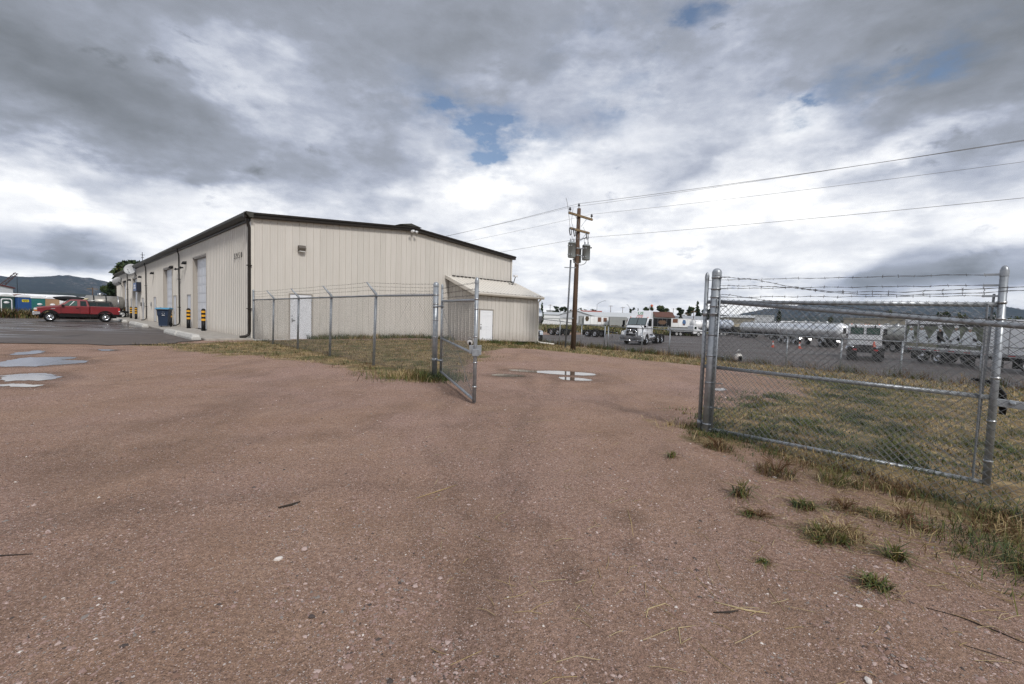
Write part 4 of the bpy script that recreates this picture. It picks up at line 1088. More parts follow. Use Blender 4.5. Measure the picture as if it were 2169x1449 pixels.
# slack barbed wires of this fence, sagging towards the right
def slack(z0, pts, seed, rr=0.0034):
    m = MB(); prev = PR + Vector((0.06, -0.02, z0))
    for s, z in pts:
        q = PR + dr * s + Vector((0.02, 0.01, z)); barbed(m, prev, q, 0.0, rr, seed, 0.13); prev = q; seed += 1
    put(m.build('barbed_wire', M_BARB, recalc=False), rf, PR)
slack(2.065, [(0.45, 2.02), (0.95, 1.90), (1.35, 1.83), (2.0, 1.80), (2.8, 1.82), (3.6, 1.9), (5.1, 2.0)], 60)
slack(1.955, [(0.45, 1.93), (0.95, 1.89), (1.35, 1.82), (2.0, 1.77), (2.8, 1.79), (3.6, 1.84), (5.1, 1.9)], 70)
slack(1.84, [(0.35, 1.80), (0.8, 1.73), (1.3, 1.69), (2.0, 1.60), (3.0, 1.52)], 80)

gr, A2, B2, d2, n2 = gate('right gate leaf folded back beside the thick terminal post', (2.595, 6.105, 0), (4.76, 4.42, 0), 0, 0, ((0.03, 0.87, 1.735), (-0.055, 0.80, 1.715)), tt=2.04, tA=2.08, face=-1)
for z in (0.10, 1.58):
    m = MB(); band(m, A2 + Vector((0, 0, z)), 0.030, h=0.06); m.tube([A2 + Vector((0, 0, z)), PR + Vector((0.02, 0, z))], 0.014, 6)
    m.tube([PR + Vector((0.03 * z / 2, 0, z - 0.012)), PR + Vector((0.03 * z / 2, 0, z + 0.012))], 0.066, 14)
    put(m.build('hinge', M_GALV), gr, A2)
m = MB()                                                   # galvanised latch bar sticking out from the free stile, black strap
p0 = B2 + Vector((0, 0, 0.76)); p1 = B2 + Vector((0.52, -0.30, 0.71))
m.bar(p0, p1, 0.035, 0.075); m.tube([p0 + Vector((0.08, -0.08, 0)), p0 + Vector((0.10, -0.11, 0))], 0.02, 8)
put(m.build('latch_bar', M_GALV, bevel=0.004), gr, A2)
m = MB(); m.tube([B2 + Vector((-0.13, 0.10, 0.97)), B2 + Vector((0.0, 0.045, 0.95)), B2 + Vector((0.07, 0.06, 0.92)), B2 + Vector((0.18, 0.09, 0.82)), B2 + Vector((0.21, 0.1, 0.70)), B2 + Vector((0.21, 0.1, 0.62))], [0.015, 0.018, 0.022, 0.035, 0.032, 0.028], 6)
put(m.build('rubber_strap', M_BLACK), gr, A2)
m = MB(); m.tube([B2 + Vector((-0.075, 0.065, 0.02)), B2 + Vector((-0.04, 0.04, 1.82))], 0.010, 8); put(m.build('drop_rod', M_GALVD), gr, A2)

# small round padlock shells hanging on both gates
def padlock(p, lab):
    t = thing('padlock', lab, 'padlock', p, 0, 'round padlocks on the gate leaves')
    m = MB(); m.lathe([(0.0, -0.03), (0.03, -0.028), (0.046, -0.012), (0.048, 0.0), (0.046, 0.012), (0.03, 0.028), (0.0, 0.03)], 16, Matrix.Rotation(PI / 2, 4, 'X'))
    m.build('lock_body', mat('padlock ivory', (0.7, 0.68, 0.64), 0.35), t)
    m = MB(); m.box(-0.012, 0.026, -0.045, -0.02, -0.050, 0.012); m.build('keyway_cover', M_BLACK, t, bevel=0.005)
    m = MB(); m.tube([(-0.02, 0, 0.04), (-0.02, 0, 0.075), (0, 0, 0.09), (0.02, 0, 0.075), (0.02, 0, 0.04)], 0.006, 6); m.build('shackle', M_STEEL, t)
padlock((B_.x - 0.13, B_.y + 0.37, 1.0), 'round ivory padlock hanging on the left gate leaf')
padlock((2.92, 5.80, 1.03), 'round ivory padlock hanging on the right gate leaf')

# ---- fence round the truck yard, a little lower down
yf = thing('yard_fence', 'long low lying chain link fence along the truck yard with barbed arms', 'fence', (8.1, 39.6, -1.0))
YO = Vector((8.1, 39.6, -1.0))
YPTS = [Vector((1.2, 46.6, 0)), Vector((4.55, 43.4, 0)), Vector((6.35, 41.5, 0)), Vector((8.1, 39.6, 0))]
k0 = Vector((8.3, 39.1, 0)); k1 = Vector((21.0, 20.2, 0))
dd = (k1 - k0).normalized()
spots2 = [0.0, 3.7, 6.3, 9.9, 14.6, 17.4, 20.0, 22.8, 26.0, 29.2]
YP2 = [k0 + dd * s for s in spots2]
outy = Vector((-dd.y, dd.x, 0)); outy = outy if outy.x < 0 else -outy
def base_z(b): return H(b.x, b.y)
def yline(P, rails, rpost, arm_side, arms):
    tops = []
    for i, b in enumerate(P):
        z0 = base_z(b) + 0.02; zt = rails[i]
        m = MB(); m.tube([b + Vector((0, 0, z0 - 0.3)), b + Vector((0.03, 0, zt + 0.02))], rpost if 0 < i < len(P) - 1 else rpost * 1.25, 8)
        po = put(m.build('post', M_GALV), yf, YO); tops.append(b + Vector((0.03, 0, zt)))
        if i in arms:
            m = MB(); m.tube([tops[-1], tops[-1] + arm_side * 0.30 + Vector((0, 0, 0.30))], [0.035, 0.02], 5); q = m.build('barb_arm', M_GALV); q.parent = po
    m = MB(); m.tube(tops, 0.038, 6); put(m.build('top_rail', M_GALV), yf, YO)
    m = MB()
    for i in range(len(P) - 1):
        a, b = P[i], P[i + 1]; S = (b - a).length; u = (b - a).normalized()
        def pl(s, h, off, a=a, u=u, S=S, i=i):
            q = a + u * s; z0 = base_z(q); zt = rails[i] + (rails[i + 1] - rails[i]) * s / S
            return q + Vector((0, 0, z0 + (zt - z0) * h / 1.9))
        wires(m, S, 1.9, pl, 0.0034, 0.105)
    o = put(m.build('mesh_fabric', M_GALVD, recalc=False), yf, YO); o['kind'] = 'stuff'
yline(YPTS, [1.54, 1.25, 1.02, 0.93], 0.044, Vector((-0.6, -0.6, 0)), (1,))
yline(YP2, [0.93 + 0.0] + [0.93 - 0.006 * s for s in spots2[1:]], 0.044, outy, (1, 2, 3, 4, 5))

# ------------------------------------------------------------------ utility pole
UP = Vector((3.93, 28.7, -0.38))
up = thing('utility_pole', 'tall brown wooden utility pole with two crossarms and two transformers', 'utility pole', UP)
Zp = lambda z: z + 0.36                                    # height above the base for a given level
m = MB(); m.tube([(-0.03, 0, -0.3), (0.0, 0, 4), (0.03, 0, Zp(8.42))], [0.165, 0.145, 0.115], 14); m.build('pole', M_WOOD, up)
ae = WE; an = WN
def rel(a, n, z): return ae * a + an * n + Vector((0, 0, z))
def crossarm(za, La, Lb, off):
    m = MB(); m.bar(rel(-La, off, za), rel(Lb, off, za), 0.11, 0.13); c = m.build('crossarm', M_ARM, up, bevel=0.008)
    m = MB()
    for s_ in (-1, 1): m.bar(rel(s_ * 0.62, off - 0.06, za - 0.05), rel(s_ * 0.08, off - 0.02, za - 0.62), 0.035, 0.01)
    m.build('brace', M_ARM if False else M_GALV, up)
    return c
Z1, Z2 = Zp(7.92), Zp(7.02)
c1 = crossarm(Z1, 1.20, 1.28, -0.17); c2 = crossarm(Z2, 1.02, 0.98, -0.17)
def insulator(p, s_=1.0):
    m = MB(); m.lathe([(0.02, 0.0), (0.02, 0.10), (0.06, 0.10), (0.075, 0.13), (0.05, 0.15), (0.065, 0.17), (0.05, 0.20), (0.035, 0.22), (0.05, 0.245), (0.0, 0.26)], 10, Matrix.Translation(p) @ Matrix.Scale(s_, 4)); m.build('insulator', M_INSUL, up)
I_L = rel(-1.08, -0.17, Z1 + 0.06); I_R = rel(1.20, -0.17, Z1 + 0.06); I_T = rel(0.10, 0.05, Zp(8.47))
for p in (I_L, I_R, I_T): insulator(p, 1.15)
m = MB(); m.bar(rel(0.10, 0.05, Zp(8.1)), rel(0.10, 0.05, Zp(8.5)), 0.03); m.build('pole_top_pin', M_GALV, up)
cut = []
for a in (-1.14, -0.72, 0.62):
    p = rel(a, -0.26, Z2 - 0.16); cut.append(p)
    m = MB(); m.tube([p + Vector((0, 0, 0.14)), p + rel(-0.06, 0, 0.02), p + rel(0.05, 0, -0.30)], 0.035, 6); m.tube([p + rel(0.12, 0, 0.06), p + rel(0.18, 0, -0.22)], 0.025, 6)
    m.bar(p + rel(-0.08, 0, 0.12), p + rel(0.14, 0, 0.06), 0.035); m.bar(p + rel(0.03, 0, -0.30), p + rel(0.17, 0, -0.22), 0.03)
    m.build('fuse_cutout', M_INSUL, up)
def transformer(c, r, h):
    b = Vector(c); c = Vector(c)
    m = MB(); m.lathe([(0, 0), (r * 0.9, 0), (r, 0.03), (r, h - 0.06), (r * 1.05, h - 0.06), (r * 1.05, h - 0.02), (r * 0.8, h + 0.05), (0, h + 0.07)], 20, Matrix.Translation(c)); t_ = m.build('transformer', M_XFMR, up)
    m = MB()
    for a in (0.4, 2.3): 
        q = c + Vector((math.cos(a) * r * 0.5, math.sin(a) * r * 0.5, h + 0.03))
        m.lathe([(0.035, 0), (0.06, 0.05), (0.035, 0.09), (0.06, 0.13), (0.035, 0.17), (0.05, 0.21), (0, 0.25)], 8, Matrix.Translation(q))
    q = m.build('bushing', M_STEEL, up); q.parent = t_
    m = MB()
    for z in (0.18, h - 0.2):
        for a in (3.3, 3.9, 4.5): m.cbox(c + Vector((math.cos(a) * r * 1.03, math.sin(a) * r * 1.03, z)), (0.06, 0.06, 0.06))
    q = m.build('secondary_lug', M_STEEL, up); q.parent = t_
    return t_
zt = Zp(5.28)
T1 = rel(-0.42, 0.02, 0) ; T2 = rel(0.34, -0.38, 0); T3 = rel(0.50, 0.34, 0)
transformer((T1.x - 0.06, T1.y, Zp(5.32)), 0.24, 0.92); transformer((T2.x + 0.06, T2.y, Zp(5.22)), 0.25, 0.92); transformer((T3.x, T3.y, Zp(5.12)), 0.25, 0.9)
m = MB()
for z in (zt + 0.22, zt + 0.66):
    m.tube([(0, 0, z - 0.03), (0, 0, z + 0.03)], 0.15, 12); m.bar((0, 0, z), (T1.x, T1.y, z), 0.05); m.bar((0, 0, z), (T2.x, T2.y, z), 0.05); m.bar((0, 0, z), (T3.x, T3.y, z), 0.05)
m.build('mounting_bracket', M_GALV, up)
def hang(pts, r, name='jumper_wire', k=10):
    P = []
    for a, b, sg in pts:
        a, b = Vector(a), Vector(b)
        for i in range(k + 1):
            t = i / k; P.append(a.lerp(b, t) + Vector((0, 0, -sg * 4 * t * (1 - t))))
    m = MB(); m.tube(P, r, 4, cap=False); return m.build(name, M_WIRE, up)
hang([(I_T + rel(-2.1, -0.6, 0.1), cut[0] + Vector((0, 0, 0.1)), -0.25)], 0.012)
hang([(I_L + rel(0.3, 0.0, 0.3), I_L + rel(0.1, -0.05, -0.55), 0.02), (I_L + rel(0.1, -0.05, -0.55), cut[1] + Vector((0, 0, 0.1)), 0.05)], 0.012)
hang([(I_R + rel(-0.6, 0.2, -0.6), cut[2] + Vector((0, 0, 0.1)), 0.05)], 0.012)
hang([(cut[0] + rel(0.2, 0, -0.25), (T1.x, T1.y, Zp(6.45)), 0.12)], 0.012)
hang([(cut[1] + rel(0.2, 0, -0.25), (T1.x + 0.3, T1.y + 0.1, Zp(6.55)), 0.12), ((T1.x + 0.3, T1.y + 0.1, Zp(6.55)), (T3.x, T3.y, Zp(6.3)), 0.0)], 0.012)
hang([(cut[2] + rel(0.2, 0, -0.25), (T2.x + 0.15, T2.y, Zp(6.35)), 0.05)], 0.012)
hang([((T2.x - 0.1, T2.y, Zp(6.4)), (T2.x + 0.15, T2.y, Zp(6.38)), -0.22)], 0.012)
hang([((T2.x + 0.28, T2.y, Zp(5.95)), (T2.x + 0.05, T2.y - 0.05, Zp(5.05)), 0.0), ((T2.x + 0.05, T2.y - 0.05, Zp(5.05)), (T1.x, T1.y, Zp(5.25)), 0.25)], 0.02)
m = MB(); m.bar((T2.x + 0.20, T2.y, Zp(5.98)), (T2.x + 0.42, T2.y - 0.03, Zp(6.0)), 0.07); m.build('arrester', M_INSUL, up)
CD = Vector((-0.55, -0.12, 0))
m = MB(); m.tube([CD + Vector((0.0, 0, -0.3)), CD + Vector((0.10, 0, Zp(2.5))), CD + Vector((0.16, 0, Zp(5.2)))], 0.055, 8); cd = m.build('conduit', mat('conduit grey', (0.13, 0.14, 0.155), 0.5, 0.3), up)
m = MB()
for z in (1.55, 4.72): m.bar(CD + Vector((-0.22, 0, Zp(z))), Vector((0, -0.1, Zp(z))), 0.05)
m.build('standoff', M_GALV, up)
m = MB(); m.bar(rel(0.05, -0.1, Zp(6.45)), rel(0.42, -0.35, Zp(6.62)), 0.045); m.lathe([(0, 0), (0.05, 0.02), (0.05, 0.08), (0, 0.1)], 8, Matrix.Translation(rel(0.42, -0.35, Zp(6.58)))); m.build('neutral_bracket', M_INSUL, up)
# conductors span to unseen poles either side
def conductor(p, k, lab, endz_r, endz_l, sag=0.9, r=0.013):
    p = UP + Vector(p); m = MB(); P = []
    L = 62.0; a = p + an * L; a.z = endz_l; b = p - an * L; b.z = endz_r
    for u, v in ((a, p), (p, b)):
        for i in range(25):
            t = i / 24; q = u.lerp(v, t); q.z -= sag * 4 * t * (1 - t); P.append(q)
    m.tube(P, r, 4, cap=False)
    tag(m.build('overhead_wire', M_WIRE, recalc=False), lab, 'overhead wire', 'overhead wires strung past the pole')
conductor(I_T + Vector((0, 0, 0.28)), 0, 'overhead wire resting on the pole top pin', 8.9, 8.9, 0.95, 0.011)
conductor(I_L + Vector((0, 0, 0.28)), 1, 'overhead wire on the near end of the upper crossarm', 8.6, 8.6, 0.8, 0.007)
conductor(I_R + Vector((0, 0, 0.28)), 2, 'overhead wire on the far end of the upper crossarm', 8.3, 8.3, 0.85, 0.0075)
conductor(rel(0.42, -0.35, Zp(6.64)), 3, 'lowest overhead wire held below both crossarms', 7.0, 7.0, 0.75, 0.009)
# ------------------------------------------------------------------ grass, weeds, gravel
M_STRAW = mat('dry straw grass', (0.37, 0.275, 0.135), 0.8, spec=0.2)
M_STRAW2 = mat('bleached straw', (0.43, 0.345, 0.20), 0.8, spec=0.2)
M_RUST = mat('rusty dead weed', (0.120, 0.068, 0.036), 0.85, spec=0.15)
M_OLIVE = mat('olive grass', (0.115, 0.115, 0.032), 0.75, spec=0.2)
M_GREEN = mat('fresh green grass', (0.088, 0.112, 0.038), 0.7, spec=0.25)
M_DGREEN = mat('dark green weed', (0.042, 0.060, 0.024), 0.7, spec=0.25)
GRASS_M = [M_STRAW, M_STRAW2, M_RUST, M_OLIVE, M_GREEN, M_DGREEN]
def blades(px, py, pz, length, width, lean, mi, rng, flat=0.0):
    """bent grass blades as arrays -> verts, faces(quads), material index"""
    n = len(px)
    a = rng.uniform(0, 2 * PI, n); b = a + rng.uniform(-0.6, 0.6, n) + PI / 2
    dx, dy = np.cos(a), np.sin(a); wx, wy = np.cos(b) * width / 2, np.sin(b) * width / 2
    l1 = lean * rng.uniform(0.2, 1.0, n); l2 = lean * rng.uniform(0.6, 1.6, n)
    h1 = length * 0.55 * np.sqrt(np.clip(1 - (l1 * 0.5) ** 2, 0.05, 1)) ; h2 = length * np.sqrt(np.clip(1 - np.minimum(l2, 1.3) ** 2 * 0.55, 0.03, 1))
    p0 = np.stack([px, py, pz], -1)
    p1 = p0 + np.stack([dx * l1 * length * 0.5, dy * l1 * length * 0.5, h1], -1)
    p2 = p0 + np.stack([dx * l2 * length, dy * l2 * length, h2], -1)
    w = np.stack([wx, wy, np.zeros(n)], -1)
    V = np.stack([p0 - w, p0 + w, p1 + w * 0.75, p1 - w * 0.75, p2 + w * 0.18, p2 - w * 0.18], 1).reshape(-1, 3)
    i = np.arange(n)[:, None] * 6
    F = np.concatenate([i + np.array([0, 1, 2, 3]), i + np.array([3, 2, 4, 5])], 1).reshape(-1, 4)
    return V, F, np.repeat(mi, 2)
def scatter(n, box, rng, ok, clump=0.6):
    """points in a box kept where ok(x,y) > random"""
    xs = []; ys = []; cnt = 0
    while cnt < n:
        m_ = 40000
        x = rng.uniform(box[0], box[1], m_); y = rng.uniform(box[2], box[3], m_)
        k = rng.random(m_) < ok(x, y)
        xs.append(x[k]); ys.append(y[k]); cnt += int(k.sum())
        if len(xs) > 400: break
    return np.concatenate(xs)[:n], np.concatenate(ys)[:n]
def grass_patch(name, label, n, box, ok, lr, wr, lean, weights, rng):
    x, y = scatter(n, box, rng, ok)
    z = hgt(x, y) - 0.004
    tone = fbm(x, y, 1.7, 4, 2) * 1.5 + rng.normal(0, 0.35, len(x))
    cw = np.cumsum(weights) / sum(weights)
    mi = np.clip(np.searchsorted(cw, np.clip(0.5 + 0.33 * tone + 0.12 * rng.normal(0, 1, len(x)), 0, 0.9999)), 0, len(weights) - 1)
    L = rng.uniform(lr[0], lr[1], len(x)) * (0.75 + 0.5 * np.clip(0.5 + fbm(x, y, 0.9, 3, 5), 0, 1))
    V, Fq, M_ = blades(x, y, z, L, rng.uniform(wr[0], wr[1], len(x)), lean * rng.uniform(0.4, 1.2, len(x)), mi, rng)
    o = np_mesh(name, V, Fq, GRASS_M, M_)
    return tag(o, label, 'grass', kind='stuff')
def in_poly(P, soft=0.35, keep=1.0):
    def f(x, y):
        n = 0.45 * fbm(x, y, 1.6, 4, 2)
        d = poly_sd(x, y, P) + n
        pat = np.clip(0.55 + 0.9 * fbm(x, y, 0.9, 4, 6), 0.10, 1)
        return sstep(-soft, soft, d) * pat * keep
    return f
# order of tones: straw, bleached, rust, olive, green, dark
g1 = np.random.default_rng(21)
grass_patch('strip_grass', 'dry and green grass strip along the left chain link fence', 26000, (-14.6, 1.5, 9.3, 29), in_poly(STRIP), (0.04, 0.13), (0.005, 0.012), 1.15, [2.6, 1.1, 3.0, 2.6, 1.8, 1.5], g1)
def near_post(x, y): return np.exp(-((x + 1.95) ** 2 / 0.5 + (y - 10.35) ** 2 / 0.3))
grass_patch('gatepost_grass', 'thick green weeds round the left gate post foot', 1800, (-4.5, -0.9, 9.2, 12.0), lambda x, y: near_post(x, y), (0.08, 0.26), (0.006, 0.012), 0.9, [1.2, 0.8, 1.2, 2.5, 2.0, 1.8], g1)
def wall_foot(x, y):
    r = ((x - WC.x) * WE.x + (y - WC.y) * WE.y); q = (x - WC.x) * WN.x + (y - WC.y) * WN.y
    a = (r > 2.6) * (r < 12.2) * (q < -0.05) * (q > -1.2) * np.exp(-(q + 0.1) ** 2 / 0.5)
    b = (r > 12) * (r < 18.6) * (q < -2.7) * (q > -4.0) * np.exp(-(q + 2.8) ** 2 / 0.5)
    return a + b
grass_patch('wall_foot_grass', 'rank weeds growing along the foot of the end wall', 6000, (-12, 3, 20, 34), wall_foot, (0.10, 0.36), (0.010, 0.02), 0.7, [1.2, 0.4, 1.6, 2.6, 2.2, 2.4], g1)
grass_patch('field_grass', 'patchy dry field grass behind the right gate leaf', 60000, (2, 24, -1, 16), lambda x, y: in_poly(FIELD)(x, y) * np.clip(1.6 - np.hypot(x, y) / 16, 0.15, 1), (0.02, 0.085), (0.004, 0.009), 1.2, [2.8, 1.7, 1.2, 2.8, 3.4, 1.8], g1)
def green_ok(x, y):
    c = np.zeros_like(x)
    for gx_, gy_, r_ in ((2.9, 6.2, .35), (3.5, 5.9, .5), (4.1, 5.5, .5), (4.6, 5.2, .45), (5.1, 5.6, .5), (4.2, 6.6, .6), (5.6, 7.0, .6), (4.6, 8.2, .55), (5.2, 9.0, .4), (6.6, 7.6, .5), (7.2, 9.2, .6), (8.2, 10.6, .7), (6.2, 5.9, .5), (9.5, 12.5, .8), (3.1, 7.1, .3)):
        c = np.maximum(c, np.exp(-((x - gx_) ** 2 + (y - gy_) ** 2) / r_ ** 2))
    return c * np.clip(0.45 + 1.1 * fbm(x, y, 0.6, 4, 6), 0, 1)
grass_patch('green_groundcover', 'low green weeds in patches behind the right gate leaf', 15000, (2.3, 11, 4.4, 14), green_ok, (0.03, 0.10), (0.006, 0.014), 1.2, [0.3, 0.1, 0.5, 2.2, 4.0, 3.0], g1)
def brow_ok(x, y):
    t = (x - 2.6) * 0.78 + (y - 24) * 0.626
    return in_poly(BROW)(x, y) * (0.35 + 0.65 * np.exp(-((t - 0.0) / 2.6) ** 2))
grass_patch('brow_grass', 'golden dry grass strip along the edge above the truck yard', 24000, (0, 40, -8, 46), brow_ok, (0.06, 0.18), (0.010, 0.022), 1.1, [3.2, 1.1, 2.2, 2.2, 1.2, 1.0], g1)
def fence_foot(x, y):
    s = (x - k0.x) * dd.x + (y - k0.y) * dd.y; q = abs(-(x - k0.x) * dd.y + (y - k0.y) * dd.x)
    return (s > -10) * (s < 36) * np.exp(-(q / 0.55) ** 2) * np.clip(0.4 + fbm(x, y, 2.5, 3, 1), 0, 1)
grass_patch('fence_foot_weeds', 'dark dead weeds tangled along the yard fence foot', 9000, (2, 32, 8, 48), fence_foot, (0.15, 0.55), (0.012, 0.022), 0.5, [0.8, 0.3, 3.2, 1.4, 0.9, 2.2], g1)
def rfoot(x, y):
    s = (x - 2.66) * 0.53 - (y - 6.02) * 0.848; q = (x - 2.66) * 0.848 + (y - 6.02) * 0.53
    return (s > -0.5) * (s < 3.6) * (np.exp(-((q + 0.12) / 0.24) ** 2) * np.clip(0.5 + fbm(x, y, 0.7, 3, 3), 0.04, 1)) * (0.45 + 0.55 * sstep(0.9, 2.0, s))
grass_patch('right_fence_weeds', 'rusty and green weeds along the foot of the right fence', 3000, (2, 8, 1, 7), rfoot, (0.03, 0.13), (0.004, 0.008), 0.95, [1.6, 0.7, 3.4, 1.4, 0.9, 1.8], g1)
def cor(x, y): return np.exp(-(((x - 3.75) / 0.6) ** 2 + ((y - 2.75) / 0.7) ** 2)) 
grass_patch('corner_weeds', 'dark matted weeds in the near right corner under the fence', 4200, (2.6, 5.5, 1.0, 4.2), cor, (0.04, 0.15), (0.003, 0.007), 1.1, [2.0, 0.6, 2.4, 1.6, 1.2, 2.6], g1)

# single weeds in the foreground gravel
def weed(x, y, kind, r, h, n, label, seed):
    rng = np.random.default_rng(seed)
    z = H(x, y)
    t = thing('weed', label, 'weed', (x, y, z), rng.uniform(0, 6), 'weeds in the foreground gravel')
    pal = {'green': [.4, 0.1, 1.2, 1.6, 2.0, 1.4], 'dry': [3, 1.2, 2, .8, .2, .5], 'rust': [.7, .2, 3.5, .7, .2, .8], 'mixed': [1.4, .5, 2, 2.2, 1.4, 1.6]}[kind]
    mi = rng.choice(6, n, p=np.array(pal) / sum(pal))
    rr = r * np.sqrt(rng.random(n)) * 0.8; a = rng.uniform(0, 2 * PI, n)
    L = h * rng.uniform(0.5, 1.25, n)
    V, Fq, M_ = blades(np.cos(a) * rr, np.sin(a) * rr, np.full(n, -0.004), L * (0.62 if kind != 'green' else 0.72), rng.uniform(0.0025, 0.0065, n) * (2.0 if kind == 'green' else 1), rng.uniform(0.5, 1.7, n), mi, rng)
    np_mesh('leaves', V, Fq, GRASS_M, M_, parent=t)
    k = int(n * 0.5) + 12                                   # flattened dead leaves round the foot
    rr = r * (0.5 + 1.1 * rng.random(k)); a = rng.uniform(0, 2 * PI, k)
    lx, ly = np.cos(a) * rr, np.sin(a) * rr
    V, Fq, M_ = blades(lx, ly, np.full(k, 0.002), rng.uniform(0.02, 0.07, k), rng.uniform(0.002, 0.005, k), np.full(k, 1.9), rng.choice(6, k, p=[.25, .12, .45, .1, .02, .06]), rng)
    V[:, 2] *= 0.35
    np_mesh('dead_leaves', V, Fq, GRASS_M, M_, parent=t)['kind'] = 'stuff'
    m = MB()
    for k in range(16 if kind == 'rust' else 6):
        a = rng.uniform(0, 6.28); q = Vector((math.cos(a), math.sin(a), 0)) * r * rng.uniform(0.3, 0.9)
        w_ = Vector((math.cos(a + 1.2), math.sin(a + 1.2), 0)) * r * 0.35
        m.tube([q * 0.5 + Vector((0, 0, h * 0.42)), q * 0.7 + w_ + Vector((0, 0, h * rng.uniform(0.5, 0.8)))], [0.0018, 0.0009], 3, cap=False)
        m.tube([(0, 0, -0.005), q * 0.5 + Vector((0, 0, h * 0.5)), q + Vector((0, 0, h * 0.62))], [0.003, 0.0025, 0.0012], 4, cap=False)
    m.build('stem', M_RUST if kind in ('rust', 'dry') else M_OLIVE, t)
WEEDS = [
    (1.98, 3.75, 'green', 0.07, 0.20, 60, 'slim upright green weed, leftmost of the foreground weeds'),
    (1.93, 3.38, 'rust', 0.14, 0.06, 120, 'flat brown weed sprawling below the slim upright one'),
    (1.86, 3.40, 'green', 0.05, 0.06, 60, 'tiny green sprout touching the flat brown weed'),
    (2.39, 3.57, 'green', 0.10, 0.12, 120, 'bright bushy green weed above the big straw tuft'),
    (2.33, 3.10, 'dry', 0.19, 0.18, 300, 'large straw coloured grass tuft in the gravel'),
    (2.20, 3.08, 'mixed', 0.13, 0.15, 170, 'olive grass clump hugging the left of the straw tuft'),
    (2.72, 3.57, 'rust', 0.15, 0.13, 150, 'reddish brown weed nearest the fence line'),
    (2.88, 3.47, 'mixed', 0.15, 0.09, 170, 'low green and brown weed mat right of the reddish weed'),
    (3.05, 3.24, 'rust', 0.18, 0.07, 130, 'low spread of dry grass right of the straw tuft'),
    (3.10, 3.45, 'rust', 0.10, 0.12, 80, 'small reddish stalky weed by the dry spread'),
    (2.46, 2.78, 'green', 0.06, 0.15, 60, 'spiky green weed beside a fallen straw stem'),
    (2.08, 2.46, 'green', 0.085, 0.085, 130, 'dark green forked weed, lowest of the foreground weeds'),
    (2.12, 3.00, 'green', 0.05, 0.08, 45, 'little green seedling below the straw tuft'),
    (2.28, 2.98, 'green', 0.05, 0.10, 45, 'little green seedling right of the straw tuft foot'),
    (2.99, 2.88, 'mixed', 0.07, 0.08, 60, 'small olive weed alone in bare gravel on the right'),
    (3.25, 2.66, 'mixed', 0.20, 0.24, 300, 'big green and straw clump at the right edge of the gravel'),
    (1.60, 2.72, 'green', 0.045, 0.035, 40, 'faint green seedling in the centre right gravel'),
    (1.74, 4.75, 'green', 0.05, 0.10, 40, 'slight green weed just left of the terminal post foot'),
    (2.62, 4.35, 'rust', 0.22, 0.24, 260, 'bushy rust brown weed under the right gate bottom rail'),
    (2.42, 5.15, 'rust', 0.20, 0.20, 240, 'rust brown weed just right of the terminal post foot'),
    (3.15, 4.25, 'mixed', 0.24, 0.24, 260, 'tall straw and rust weed against the fence mesh'),
]
for i, w_ in enumerate(WEEDS): weed(*w_, 300 + i)

# pebbles: size falls off with distance, more in the gravelly streaks
def gravel(n, rng):
    r = 1.3 * np.exp(rng.random(n * 3) * math.log(11.0)); a = rng.uniform(-0.95, 0.95, n * 3)
    x = r * np.sin(a); y = r * np.cos(a)
    rid = np.zeros_like(x)
    for P_, w_ in zip(TRACKS, (0.17, 0.20, 0.30, 0.40, 0.24, 0.6)): rid = np.maximum(rid, np.exp(-((polyline_d(x, y, P_) - w_ * 1.25) / 0.10) ** 2))
    for sx_, sy_, sr_ in ((1.95, 2.62, 0.30), (2.35, 2.05, 0.35), (0.62, 2.25, 0.16), (-0.55, 1.75, 0.30), (-1.2, 2.15, 0.25), (2.0, 1.75, 0.3)): rid = np.maximum(rid, 1.3 * np.exp(-((x - sx_) ** 2 + (y - sy_) ** 2) / sr_ ** 2))
    patch = 0.55 * rid * np.clip(0.6 + fbm(x, y, 0.5, 3, 2), 0, 1) + np.clip(0.36 + 0.85 * fbm(x, y, 1.3, 5, 8) + 0.3 * sstep(0.3, 1.8, x) * (1 - sstep(3.5, 6, y)), 0.04, 1)
    k = (rng.random(n * 3) < patch) & (turf(x, y) < 0.1)
    x, y, r = x[k][:n], y[k][:n], r[k][:n]
    n = len(x); z = hgt(x, y)
    s = np.exp(rng.normal(math.log(0.0048), 0.48, n)) * (0.80 + 0.055 * r)
    s = np.clip(s, 0.0025, 0.020)
    base = np.array([[1, 0, 0], [0.3, 0.95, 0], [-0.8, 0.6, 0], [-0.9, -0.5, 0], [0.2, -1, 0], [0.15, 0.1, 0.75], [-0.25, -0.1, 0.62]])
    tri = np.array([[0, 1, 5], [1, 6, 5], [1, 2, 6], [2, 3, 6], [3, 4, 6], [4, 5, 6], [4, 0, 5]])
    jit = base[None] * rng.uniform(0.65, 1.3, (n, 7, 1)) + rng.normal(0, 0.10, (n, 7, 3))
    ang = rng.uniform(0, 2 * PI, n); c, s_ = np.cos(ang), np.sin(ang)
    el = rng.uniform(0.55, 1.0, n); fl = rng.uniform(0.45, 0.95, n)
    X = (jit[..., 0] * s[:, None]); Y = jit[..., 1] * (s * el)[:, None]; Zz = jit[..., 2] * (s * fl)[:, None]
    V = np.stack([x[:, None] + X * c[:, None] - Y * s_[:, None], y[:, None] + X * s_[:, None] + Y * c[:, None], z[:, None] + Zz - 0.0012], -1)
    F_ = (np.arange(n)[:, None, None] * 7 + tri[None]).reshape(-1, 3)
    pale = rng.random(n)
    mi = np.select([pale < 0.42, pale < 0.74, pale < 0.85, pale < 0.94, pale < 0.99], [0, 1, 2, 3, 4], 5)
    return V.reshape(-1, 3), F_, np.repeat(mi, 7)
